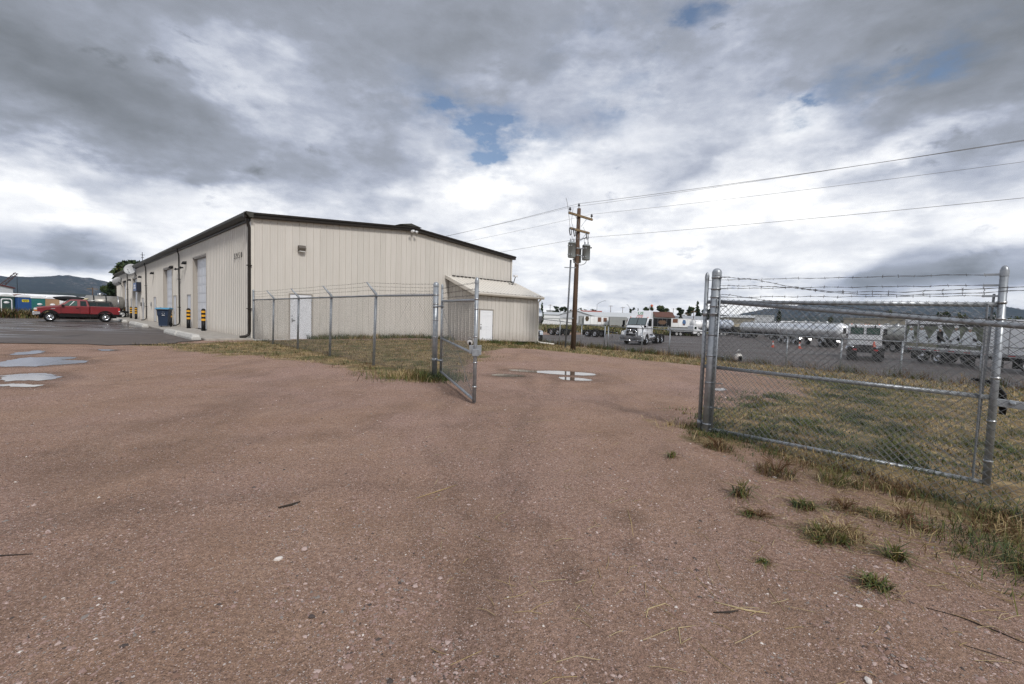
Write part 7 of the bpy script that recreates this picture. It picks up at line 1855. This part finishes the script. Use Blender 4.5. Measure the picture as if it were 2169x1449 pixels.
building('red_roof_store', 'long low store with a red roof on the skyline', 'building', p, fac(1240), 17, 8, 6.0, 1.0, M_WALLT, M_REDROOF)
p = at(1312, 260); p.z = gz(p)
building('flat_store', 'long grey flat roofed store on the skyline', 'building', p, fac(1312), 15, 8, 6.2, 0.0, M_WALLG, M_ROOFG)
p = at(1402, 195); p.z = gz(p)
building('brown_roof_house', 'house with a brown red sloping roof below dark trees', 'house', p, fac(1402) + 0.35, 8, 7, 4.6, 2.0, M_WALLT, mat('brown red roof', (0.10, 0.042, 0.03), 0.8), [(-1.5, 2.6, 1.4, 1.3, M_GLASS, 'window')])
p = at(1378, 205); p.z = gz(p)
building('dark_roof_house', 'dark roofed house left of the brown roofed one', 'house', p, fac(1378), 7, 6, 4.9, 1.2, M_WALLT, M_TRIM2, [(1.2, 2.6, 1.4, 1.3, M_GLASS, 'window')])
p = at(1466, 168); p.z = gz(p)
building('carport', 'open fronted shed with pale grey roof left of the terminal post', 'building', p, fac(1466) + 0.25, 6.4, 6, 3.3, 1.5, M_BLACK, M_ROOFG, [(0, 0.3, 3.6, 2.6, M_BLACK, 'painted_dark_opening')], over=0.6)  # black front panel paints the dark interior of the open shed
p = at(1424, 210); p.z = gz(p)
building('white_house', 'white house half hidden behind the carport', 'house', p, fac(1424), 9, 7, 3.4, 1.9, M_WALLW, M_ROOFG, [(-2, 1.4, 1.3, 1.2, M_GLASS, 'window'), (1.6, 1.4, 1.3, 1.2, M_GLASS, 'window')])
p = at(1452, 230); p.z = gz(p)
building('white_cottage', 'small white cottage by the round tree', 'house', p, fac(1452), 5, 6, 5.6, 1.5, M_WALLW, M_ROOFL, [(0, 3.4, 1.2, 1.2, M_GLASS, 'window')])
p = at(1573, 175); p.z = gz(p)
building('mural_warehouse', 'low tan warehouse with a yellow mural behind the tank trailers', 'warehouse', p, fac(1573), 14, 9, 5.0, 0.8, M_WALLT, M_ROOFL,
         [(3.0, 0.8, 4.6, 2.9, mat('ochre mural', (0.30, 0.20, 0.08), 0.7, var=0.4, vscale=0.9), 'mural'), (-4.2, 0.4, 2.2, 2.8, M_TRIM2, 'roller_door')])
p = at(1618, 158); p.z = gz(p)
building('grey_hall', 'plain pale grey hall between the mural warehouse and the black truck', 'building', p, fac(1618), 5.8, 8, 5.6, 0.0, M_WALLW, M_ROOFL)
p = at(1884, 118); p.z = gz(p)
building('tan_warehouse', 'flat roofed tan warehouse behind the rear facing tractor', 'warehouse', p, fac(1884), 19, 9, 4.8, 0.0, M_WALLT, M_WALLT, [(-7.0, 0.3, 3.4, 3.2, mat('dusty roller door', (0.36, 0.35, 0.31), 0.7), 'roller_door'), (5, 0.3, 3.4, 3.2, mat('dusty roller door', (0.36, 0.35, 0.31), 0.7), 'roller_door')])
for px, Y, w, h, lab in ((1925, 330, 10, 3.8, 'far pale house roof second left above the food trailer'), (2010, 300, 9, 3.4, 'far house with reddish roof above the food trailer'), (2040, 320, 8, 3.6, 'far house with white gable near the free gate stile')):
    p = at(px, Y); p.z = gz(p)
    building('far_house', lab, 'house', p, fac(px), w, 7, h, 1.8, M_WALLW if 'white' in lab else M_WALLT, M_REDROOF if 'reddish' in lab else M_ROOFL, [(-2, 1.2, 1.2, 1.2, M_GLASS, 'window'), (2, 1.2, 1.2, 1.2, M_GLASS, 'window')])
# left: white building with dark red trim
p = at(-106, 92); p.z = 0
b_ = building('red_trim_building', 'white metal building with dark red trim at the left edge', 'building', p, fac(-106) + 0.55, 10, 16, 4.6, 1.0, M_WALLW, mat('dark red trim', (0.12, 0.02, 0.02), 0.5), [(x, 2.2, 0.5, 1.9, mat('dark red trim', (0.12, 0.02, 0.02), 0.5), 'wall_strip') for x in (-3.4, -0.8, 2.0)], 'y', 0.25)
# ------------------------------------------------------------------ white semi trailers along the yard's far side
def far_trailer(pa, pb, Y, lab, mt, emb=None, hgt_=2.75):
    a, b = at(pa, Y), at(pb, Y); c = (a + b) / 2; c.z = gz(c); L = (b - a).length
    ems = None
    if emb: ems = [(x * L / 2, z, w, h, mm, s_) for x, z, w, h, mm, s_ in emb]
    return simple_trailer('parked_trailer', lab, 'trailer', c, 0.0 + fac((pa + pb) / 2) * 0.4, L, 2.5, 1.05, 1.05 + hgt_, mt, 'trailers parked along the far side', emblem=ems)
far_trailer(1226.5, 1236, 150, 'narrow grey trailer end just right of the utility pole', M_TRG)
far_trailer(1236.5, 1249, 149, 'short white trailer with a dark hexagon emblem', M_TRW, [(0.0, 2.9, 1.3, 1.6, mat('emblem dark brown', (0.07, 0.045, 0.02), 0.6), 'hex')])
far_trailer(1250, 1273, 151, 'white trailer with a brown square emblem near its right end', M_TRW, [(0.62, 2.7, 1.1, 1.5, M_BRN, 'sq')])
far_trailer(1274, 1289, 152, 'short white trailer with a brown square in the middle', M_TRW, [(-0.1, 2.7, 1.1, 1.3, M_BRN, 'sq')])
far_trailer(1290.5, 1326, 148, 'long grey trailer left of the facing tractor', M_TRG)
far_trailer(1374, 1419, 140, 'long black trailer behind the facing tractor deck', M_BLACK, [(0.2, 2.4, 2.6, 1.2, mat('tan cargo', (0.13, 0.075, 0.045), 0.7, var=0.3), 'hex')])
far_trailer(1420, 1435, 142, 'short white trailer with brown square right of the black trailer', M_TRW, [(0.1, 3.0, 1.5, 1.2, M_BRN, 'sq')])
far_trailer(1436.5, 1470, 143, 'white trailer with a blue drop emblem', M_TRW, [(-0.35, 2.5, 1.1, 1.7, mat('emblem blue', (0.08, 0.16, 0.32), 0.5), 'hex'), (-0.38, 1.95, 0.7, 0.5, M_BRN, 'hex')])
far_trailer(1540, 1566, 108, 'cream low trailer in the row behind the yard', mat('cream trailer', (0.52, 0.46, 0.33), 0.5), hgt_=1.7)
far_trailer(1568, 1590, 107, 'pale grey low trailer in the row behind the yard', M_TRG, hgt_=1.8)
def flat_truck(px, Y, lab, cabm, bedm, L=6.5, rz=0.2):
    c = at(px, Y, 0); c.z = gz(c); t = thing('work_truck', lab, 'truck', c, rz, 'work trucks parked in the yard')
    m = MB(); m.prism([(L * 0.18, 0.5), (L * 0.18, 1.95), (L * 0.30, 2.0), (L * 0.36, 1.35), (L * 0.5, 1.2), (L * 0.5, 0.5)], -0.95, 0.95, 'y'); m.build('cab', cabm, t, bevel=0.06)
    m = MB(); m.raw([(L * .315, -.8, 1.88), (L * .315, .8, 1.88), (L * .365, .8, 1.38), (L * .365, -.8, 1.38)], [(0, 1, 2, 3)]); m.build('windshield', M_GLASS, t)
    for sg in (1, -1):
        m = MB(); m.box(L * 0.21, L * 0.29, sg * 0.952 - 0.006, sg * 0.952 + 0.006, 1.32, 1.85); m.build('side_window', M_GLASS, t)
        for x in (L * 0.36, -L * 0.25, -L * 0.38): wheel(t, x, sg * 0.85, 0.45, 0.28, 'plain')
    m = MB(); m.box(-L * 0.5, L * 0.16, -1.05, 1.05, 0.85, 1.05); m.box(-L * 0.5, L * 0.16, -1.05, -1.0, 1.05, 1.5); m.box(-L * 0.5, L * 0.16, 1.0, 1.05, 1.05, 1.5); m.build('bed', bedm, t)
    m = MB(); m.box(-L * 0.48, L * 0.4, -0.45, 0.45, 0.55, 0.85); m.build('chassis', M_BLACK, t)
flat_truck(1610, 92, 'pale blue work truck with yellow bed left of the tankers', mat('pale blue paint', (0.30, 0.38, 0.46), 0.4), mat('faded yellow bed', (0.50, 0.33, 0.07), 0.5))
flat_truck(1545, 94, 'dark flatbed truck half behind the terminal post mesh', M_TRIM2, M_BLACK)
flat_truck(1452, 84, 'white service truck in front of the bulk tank', M_WHITE, M_STEEL, 6.0)
flat_truck(1580, 118, 'silver flatbed truck in the middle row', M_TRG, M_STEEL, 7.0)
c = at(1652, 120, 0); c.z = gz(c)
t = thing('black_tractor', 'black tall semi tractor parked by the dark evergreen', 'semi truck', c, -0.2)
m = MB(); m.prism([(-1.6, 0.8), (-1.6, 3.6), (0.6, 3.6), (0.9, 2.6), (2.6, 2.2), (2.8, 0.7)], -1.2, 1.2, 'y'); m.build('cab', M_BLACK, t, bevel=0.08)
m = MB(); m.box(1.0, 2.7, -1.25, 1.25, 1.25, 1.55); m.build('red_stripe', mat('dull red stripe', (0.22, 0.04, 0.03), 0.5), t)
m = MB(); m.box(-6, -1.6, -0.5, 0.5, 0.7, 1.0); m.build('chassis', M_BLACK, t)
for x in (1.9, -4.0, -5.2):
    for sg in (1, -1): wheel(t, x, sg * 1.0, 0.52, 0.3, 'plain')
c = at(1757, 215, 0); c.z = gz(c)
t = thing('motorhome', 'white motorhome parked on the green hillside', 'motorhome', c, fac(1757))
m = MB(); m.prism([(-2.4, 0.5), (-2.4, 3.0), (1.6, 3.0), (2.4, 2.3), (2.4, 1.5), (2.9, 1.3), (2.9, 0.5)], -1.1, 1.1, 'y'); m.build('body', M_WHITE, t, bevel=0.1)
m = MB(); m.box(-2.1, 2.2, -1.13, -1.105, 1.3, 1.75); m.build('window_band', M_BLACK, t)
for x in (-1.5, 1.9):
    for sg in (1, -1): wheel(t, x, sg * 0.95, 0.4, 0.25, 'plain')
c = at(1690, 150, 0); c.z = gz(c)
t = thing('screen_plant', 'cream tilted hopper standing on legs before the green hill', 'hopper', c, 0.5)
m = MB(); m.cbox((0, 0, 2.9), (2.0, 1.6, 1.4), ry=0.7); m.build('hopper', M_CREAM, t, bevel=0.05)
m = MB()
for sx in (-0.7, 0.7):
    for sy in (-0.6, 0.6): m.bar((sx, sy, 0), (sx * 0.8, sy, 2.4), 0.12)
m.bar((-2.2, 0, 0.9), (0, 0, 2.6), 0.5, 0.2); m.build('support_leg', M_STEEL, t)
c = at(1706, 148, 0); c.z = gz(c)
t = thing('roadside_sign', 'tall narrow white sign panel beside the hopper', 'sign', c, fac(1706))
m = MB(); m.box(-0.45, 0.45, -0.08, 0.08, 1.6, 3.7); m.build('sign_panel', M_WHITE, t)
m = MB(); m.box(-0.06, 0.06, -0.06, 0.06, 0, 1.6); m.build('sign_post', M_STEEL, t)

# ------------------------------------------------------------------ poles and lamps far off
def street_lamp(px, pytop, Y, arm, lab):
    p = at(px, Y); p.z = gz(p); h = lev(px, pytop, Y) - p.z
    t = thing('street_lamp', lab, 'street lamp', p, fac(px), 'far street lamps')
    m = MB(); m.tube([(0, 0, 0), (0, 0, h * 0.86), (0, 0, h * 0.87)], [0.14, 0.09, 0.09], 6); m.build('pole', M_GALV, t)
    m = MB(); m.tube([(0, 0, h * 0.86), (arm * 0.6, 0, h * 0.96), (arm, 0, h)], 0.08, 5); m.build('arm', M_GALV, t)
    m = MB(); m.cbox((arm * 1.06, 0, h), (0.9, 0.3, 0.16)); m.build('lamp_head', M_GALV, t)
street_lamp(1263.5, 634, 190, 2.9, 'tall street lamp with long arm above the storage building')
street_lamp(1332.5, 643, 215, -1.0, 'short armed street lamp left of the facing tractor fairing')
def far_pole(px, pytop, Y, lab, cross=True):
    p = at(px, Y); p.z = gz(p); h = lev(px, pytop, Y) - p.z
    t = thing('far_utility_pole', lab, 'utility pole', p, fac(px), 'far utility poles')
    m = MB(); m.tube([(0, 0, 0), (0, 0, h)], [0.17, 0.12], 6); m.build('pole', M_WOOD, t)
    if cross:
        m = MB(); m.bar((-1.1, 0, h - 0.4), (1.1, 0, h - 0.4), 0.14); m.build('crossarm', M_ARM, t)
for px, py, Y, lab in ((197, 606, 120, 'far utility pole above the black canoe'), (1164.5, 642, 230, 'far utility pole by the little grey block'), (1292.5, 644, 240, 'far utility pole on the skyline right of the long armed lamp'), (1318, 647, 240, 'far utility pole just left of the short armed lamp'),
                       (1425, 650, 230, 'far utility pole above the white house'), (1455, 660, 172, 'brown utility pole left of the carport'), (1468.5, 655, 165, 'brown utility pole right of the carport')):
    far_pole(px, py, Y, lab)
p = at(1379, 215); p.z = gz(p); h = lev(1379, 645, 215) - p.z
t = thing('ball_sign', 'orange ball sign on a pole above the dark trees', 'sign', p)
m = MB(); m.tube([(-0.9, 0, 0), (-0.9, 0, h)], 0.15, 6); m.build('sign_post', M_STEEL, t)
m = MB(); m.lathe([(0, -0.7), (0.45, -0.54), (0.7, 0), (0.45, 0.54), (0, 0.7)], 14, Matrix.Translation((0, 0, h))); m.build('ball', mat('coral sign ball', (0.55, 0.14, 0.07), 0.5), t)
# crane boom on the left
p = at(-16, 150); p.z = 0
t = thing('lattice_crane', 'lattice boom crane rising over the left building', 'crane', p, fac(12))
zt = lev(37, 574, 150)
def lat(a, b, w, name, mm):
    a, b = Vector(a), Vector(b); m = MB(); n = 12; u = (b - a).normalized(); s = u.cross(Vector((0, 1, 0))).normalized() * w / 2; q = Vector((0, w / 2, 0))
    for sx in (-1, 1):
        for sy in (-1, 1): m.bar(a + s * sx + q * sy, b + s * sx * 0.5 + q * sy * 0.5, 0.22)
    for i in range(n):
        c0 = a.lerp(b, i / n); c1 = a.lerp(b, (i + 1) / n); sg = 1 if i % 2 else -1
        m.bar(c0 + s * sg - q, c1 - s * sg - q, 0.14); m.bar(c0 + s * sg + q, c1 - s * sg + q, 0.14)
    return m.build(name, mm, t)
lat((-2.5, 0, 3), (1.6, 0, zt * 0.55), 1.2, 'lower_boom', mat('crane blue', (0.06, 0.16, 0.24), 0.5)); lat((1.6, 0, zt * 0.55), (5.6, 0, zt), 1.1, 'upper_boom', mat('crane brown', (0.06, 0.03, 0.03), 0.6))
m = MB(); m.tube([(5.7, 0, zt), (5.7, 0, zt * 0.30)], 0.06, 4); m.cbox((5.7, 0, zt * 0.28), (0.6, 0.6, 1.0)); m.build('hoist_line', M_BLACK, t)
m = MB(); m.box(-6, 0, -1.6, 1.6, 0.6, 3.2); m.build('crane_house', mat('crane blue', (0.06, 0.16, 0.24), 0.5), t)

# ------------------------------------------------------------------ trees and shrubs
M_BARK = mat('bark', (0.075, 0.052, 0.038), 0.9, var=0.3)
M_LEAFD = mat('dark evergreen leaf', (0.022, 0.038, 0.018), 0.7, spec=0.2)
M_LEAFM = mat('mid green leaf', (0.045, 0.068, 0.025), 0.7, spec=0.2)
M_LEAFO = mat('olive leaf', (0.085, 0.088, 0.028), 0.7, spec=0.2)
LEAFS = [M_LEAFD, M_LEAFM, M_LEAFO]
def leaf_cloud(centers, radii, n, size, rng, wts):
    """n leaf cards spread through a set of ellipsoid clumps"""
    k = rng.choice(len(centers), n, p=np.array([r[0] * r[1] * r[2] for r in radii]) / sum(r[0] * r[1] * r[2] for r in radii))
    d = rng.normal(0, 1, (n, 3)); d /= np.linalg.norm(d, axis=1)[:, None]; d *= rng.random(n)[:, None] ** 0.42
    C = np.array(centers)[k] + d * np.array(radii)[k]
    u = rng.normal(0, 1, (n, 3)); u /= np.linalg.norm(u, axis=1)[:, None]
    v = np.cross(u, rng.normal(0, 1, (n, 3))); v /= np.linalg.norm(v, axis=1)[:, None]
    s = size * rng.uniform(0.6, 1.4, n)[:, None]
    V = np.stack([C - u * s, C + v * s * 0.55, C + u * s, C - v * s * 0.55], 1).reshape(-1, 3)
    F_ = np.arange(n)[:, None] * 4 + np.arange(4)[None]
    clump_tone = rng.normal(0, 0.6, len(centers))[k] + rng.normal(0, 0.6, n) + d[:, 2] * 0.5  # random tone, clump tops painted lighter and undersides darker
    q = np.quantile(clump_tone, np.cumsum(wts)[:-1]); mi = np.searchsorted(q, clump_tone)
    return V, F_, mi
def tree(lab, p, h, r, kind, seed, n=700, wts=(0.5, 0.35, 0.15), name=None, cat='tree', group='trees on the skyline'):
    rng = np.random.default_rng(seed); p = Vector(p); p.z = gz(p)
    t = thing(name or ('pine_tree' if kind == 'pine' else 'shrub' if kind == 'shrub' else 'leafy_tree'), lab, cat, p, 0, group)
    cs, rs = [], []
    if kind == 'pine':
        for i in range(22):
            f = (i + 0.5) / 22; rr = r * (1 - f) ** 0.75 * rng.uniform(0.75, 1.15) + 0.08 * r; a = rng.uniform(0, 6.28)
            cs.append((math.cos(a) * rr * 0.45, math.sin(a) * rr * 0.45, h * (0.10 + 0.88 * f))); rs.append((rr * 0.75, rr * 0.75, h * 0.055))
    elif kind == 'shrub':
        for i in range(9): cs.append((rng.uniform(-.6, .6) * r, rng.uniform(-.5, .5) * r, h * rng.uniform(0.25, 0.7))); rs.append((r * .45, r * .4, h * .3))
    else:
        for i in range(15):
            a = rng.uniform(0, 6.28); q = math.sqrt(rng.random()) * r * 0.72; zz = rng.uniform(0.36, 0.9)
            k = r * rng.uniform(0.25, 0.45); cs.append((math.cos(a) * q * (1.15 - 0.5 * abs(zz - .5)), math.sin(a) * q, h * zz)); rs.append((k, k, k * 0.8))
    V, F_, mi = leaf_cloud(cs, rs, n, (0.05 * h + 0.10) if kind != 'pine' else 0.045 * h + 0.08, rng, wts)
    np_mesh('crown', V, F_, LEAFS, mi, parent=t)
    m = MB(); m.tube([(0, 0, -0.3), (0.02 * h, 0, h * 0.4), (0, 0, h * 0.92)], [h * 0.028 + 0.04, h * 0.02 + 0.03, 0.02], 7)
    for i in range(0 if kind == 'pine' else 6):
        c = cs[i]; m.tube([(0, 0, h * rng.uniform(0.2, 0.45)), (c[0] * 0.6, c[1] * 0.6, c[2] * 0.8), c], [h * 0.012 + .02, h * 0.008 + .015, 0.01], 5)
    m.build('trunk', M_BARK, t)
    return t
def skytree(px, ytop, wpx, Y, kind, lab, seed, n=500, wts=(0.55, 0.35, 0.10), **kw):
    p = at(px, Y); z0 = gz(p); h = lev(px, ytop, Y) - z0
    tree(lab, p, h, wpx / 2 * Y / 957, kind, seed, n, wts, **kw)
# behind the far end of the warehouse
skytree(240, 588, 34, 82, 'leafy', 'dark tree at the far corner of the warehouse', 1, 2200, (0.7, 0.25, 0.05))
skytree(280, 541, 62, 118, 'leafy', 'dark tree crown rising over the far warehouse roof', 2, 2000, (0.65, 0.3, 0.05))
skytree(1147, 635.5, 10, 175, 'pine', 'little spruce right of the lean-to shed roof', 3, 500)
skytree(1183, 645, 26, 230, 'leafy', 'low dark tree clump left of the utility pole conduit', 4)
skytree(1201, 644, 18, 235, 'leafy', 'low dark tree clump right behind the utility pole conduit', 5)
skytree(1235, 647, 26, 255, 'shrub', 'dark shrub line over the red store roof, left half', 6)
skytree(1258, 648, 18, 255, 'shrub', 'dark shrub line over the red store roof, right half', 7)
skytree(1338, 646, 12, 210, 'leafy', 'small tree left of the roof fairing', 8)
skytree(1350, 648, 10, 212, 'pine', 'small conifer just behind the roof fairing', 9)
skytree(1372, 643, 20, 222, 'leafy', 'light tree left of the orange ball sign', 10, 600, (0.3, 0.5, 0.2))
skytree(1397, 641, 34, 220, 'leafy', 'big dark tree right of the orange ball sign', 11, 1100, (0.7, 0.25, 0.05))
skytree(1411, 648, 18, 225, 'leafy', 'olive tree at the right end of the brown roofed house', 12, 500, (0.3, 0.4, 0.3))
skytree(1440, 646, 16, 205, 'leafy', 'round dark tree beside the white cottage', 13, 600, (0.75, 0.2, 0.05))
skytree(1461, 644, 18, 185, 'leafy', 'green tree left of the tall conifer', 14, 700, (0.4, 0.45, 0.15))
skytree(1476, 635, 18, 180, 'pine', 'tall conifer left of the terminal post', 15, 1000, (0.65, 0.3, 0.05))
skytree(1492, 650, 26, 170, 'leafy', 'dark tree mass touching the gate hinge stile', 16, 900, (0.65, 0.3, 0.05))
skytree(1512, 655, 32, 150, 'leafy', 'olive dark tree behind the terminal post', 17, 900, (0.5, 0.4, 0.1))
skytree(1532, 668, 20, 150, 'shrub', 'green shrub mass right of the terminal post', 18, 600, (0.4, 0.5, 0.1))
skytree(1596, 657, 16, 200, 'shrub', 'dark shrub over the mural warehouse roof', 19)
skytree(1649, 648, 12, 135, 'pine', 'dark narrow evergreen beside the black tractor', 20, 700, (0.8, 0.2, 0.0))
for i, (px, yt, w, lab) in enumerate(((1884, 653, 15, 'dark bush on the ridge left of centre above the tan warehouse'), (1920, 654, 16, 'dark bush on the ridge at the right end of the tan warehouse'), (1995, 653, 26, 'wide dark bush above the middle of the food trailer'), (2035, 657, 24, 'olive bush right of the wide dark bush'), (2105, 660, 22, 'dark bush just left of the free gate stile'), (2150, 664, 40, 'dark bush line at the right edge'), (1785, 668, 18, 'dark shrub on the green hill, larger one'), (1758, 664, 10, 'dark shrub on the green hill behind the motorhome'))):
    skytree(px, yt, w, 205 + 7 * (i % 3), 'shrub', lab, 40 + i, 600, (0.6, 0.3, 0.1), group='shrubs on the right hillside')
# tall weeds in front of the toilets; scrub beyond the yard
gg = np.random.default_rng(33)
def band_l(x, y):
    a = np.hypot(x, y); b = np.degrees(np.arctan2(x, y))
    return (a > 66) * (a < 71.5) * (b > -56) * (b < -41.5) * np.clip(0.6 + fbm(x, y, 2.5, 3, 3), 0.1, 1)
x, y = scatter(6500, (-66, -40, 34, 56), gg, band_l)
tone = gg.choice(6, len(x), p=[0.10, 0.04, 0.36, 0.14, 0.10, 0.26])
V, F_, MI = blades(x, y, np.full(len(x), 0.02), gg.uniform(0.35, 1.15, len(x)), gg.uniform(0.04, 0.08, len(x)), 0.6, tone, gg)
tag(np_mesh('tall_weeds', V, F_, GRASS_M, MI), 'rank dark weeds along the lot edge before the portable toilets', 'weeds', kind='stuff')
def band_r(x, y):
    b = (x / np.maximum(y, 1)) * 957 + 1086
    return (b > 1150) * (b < 1480) * (y > 84) * (y < 140) * np.clip(0.6 + fbm(x, y, 6, 3, 3), 0.05, 1)
x, y = scatter(16000, (4, 62, 84, 140), gg, band_r)
tone = gg.choice(6, len(x), p=[0.14, 0.06, 0.10, 0.34, 0.24, 0.12])
V, F_, MI = blades(x, y, hgt(x, y), gg.uniform(0.4, 1.3, len(x)), gg.uniform(0.10, 0.20, len(x)), 0.6, tone, gg)
tag(np_mesh('scrub', V, F_, GRASS_M, MI), 'yellow green scrub along the back of the truck yard', 'scrub', kind='stuff')
def hill_r(x, y):
    b = (x / np.maximum(y, 1)) * 957 + 1086
    return (b > 1660) * (b < 2169) * (y > 135) * (y < 330) * np.clip(0.5 + fbm(x, y, 20, 3, 3), 0.05, 1)
x, y = scatter(16000, (80, 380, 135, 330), gg, hill_r)
tone = gg.choice(6, len(x), p=[0.12, 0.04, 0.10, 0.34, 0.26, 0.14])
V, F_, MI = blades(x, y, hgt(x, y), gg.uniform(0.5, 1.6, len(x)), gg.uniform(0.4, 0.9, len(x)), 0.7, tone, gg)
tag(np_mesh('hillside_scrub', V, F_, GRASS_M, MI), 'green scrub covering the low hill behind the yard', 'scrub', kind='stuff')

# ------------------------------------------------------------------ mountains, air
PROF = [(-600, 46), (-300, 54), (0, 60), (60, 57), (110, 61), (150, 62), (200, 54), (250, 46), (400, 34), (600, 22), (900, 12), (1150, 8), (1300, 8), (1480, 10), (1545, 14), (1590, 30), (1640, 36), (1700, 44), (1760, 50), (1850, 54), (1950, 58), (2050, 59), (2110, 56), (2169, 52), (2400, 44), (2900, 36)]
def mountain(name, r0, r1, frac, seed, lab, m_, rough):
    na, nr = 520, 26
    b = np.linspace(-700, 3000, na); az = np.arctan((b - 1086) / 957)
    el = np.interp(b, [q[0] for q in PROF], [q[1] for q in PROF]) / 957 * np.cos(az) * frac
    el = np.convolve(np.pad(el, 4, mode='edge'), np.ones(9) / 9, 'valid')
    V = []; 
    for j in range(nr):
        f = j / (nr - 1); r = r0 + (r1 - r0) * f
        x = np.sin(az) * r; y = np.cos(az) * r
        rise = np.clip(f / 0.8, 0, 1) ** 1.15 * (1 - 0.25 * sstep(0.85, 1, np.full_like(az, f)))
        n = fbm(x, y, 900, 5, seed) * rough
        z = el * r1 * 0.9 * rise * (1 + 0.32 * n) + 6 * fbm(x, y, 160, 3, seed + 1) * rise + EYE - 4
        if frac == 1.0: z = z + (np.random.default_rng(seed + j).random(na) * 10 * rise)
        V.append(np.stack([x, y, z], -1))
    V = np.concatenate(V); idx = np.arange(na * nr).reshape(nr, na)
    F_ = np.stack([idx[:-1, :-1], idx[:-1, 1:], idx[1:, 1:], idx[1:, :-1]], -1).reshape(-1, 4)
    o = np_mesh(name, V, F_, m_, smooth=True)
    return tag(o, kind='structure')
def forest_mat(name, dark, mid, pale, amt):
    m = bpy.data.materials.new(name); m.use_nodes = True
    N = NT(m.node_tree); bs = m.node_tree.nodes['Principled BSDF']; Lk = m.node_tree.links
    P = N.new('ShaderNodeNewGeometry').outputs['Position']
    c = N.ramp(N.noise(P, 0.006, 7, 0.68), [(0.35, dark), (0.65, mid)])
    f = N.mul(N.mapr(N.noise(P, 0.03, 6, 0.75), 0.54, 0.62), N.mapr(N.noise(P, 0.0022, 4, 0.6), 0.40, 0.58))
    c = N.mix(0.8, c, N.ramp(N.noise(P, 0.05, 5, 0.75), [(0.38, (0.35, 0.38, 0.4)), (0.62, (1.7, 1.65, 1.6))]), 'MULTIPLY')
    c = N.mix(N.mul(f, amt), c, pale)
    Lk.new(c, bs.inputs['Base Color']); bs.inputs['Roughness'].default_value = 0.95; bs.inputs['Specular IOR Level'].default_value = 0.1
    return m
mountain('mountains', 2600, 4600, 1.0, 4, '', forest_mat('haze blue forested mountain', (0.010, 0.018, 0.025), (0.022, 0.034, 0.040), (0.30, 0.26, 0.25), 0.85), 0.22)  # forest tones painted bluer to carry distance haze
mountain('foothills', 1500, 2300, 0.46, 6, '', forest_mat('foothill forest', (0.012, 0.020, 0.020), (0.028, 0.036, 0.030), (0.20, 0.17, 0.13), 0.5), 0.35)

hz = MB(); hz.box(-5200, 5200, -420, 5000, -14, 430)
hm = bpy.data.materials.new('thin valley haze'); hm.use_nodes = True
t_ = hm.node_tree
for nd in list(t_.nodes): t_.nodes.remove(nd)
pv = t_.nodes.new('ShaderNodeVolumePrincipled'); pv.inputs['Color'].default_value = (0.62, 0.78, 1.0, 1); pv.inputs['Density'].default_value = 0.00005; pv.inputs['Anisotropy'].default_value = 0.0
ou = t_.nodes.new('ShaderNodeOutputMaterial'); t_.links.new(pv.outputs[0], ou.inputs['Volume'])
tag(hz.build('haze', hm), 'thin pale valley haze', None, kind='stuff')
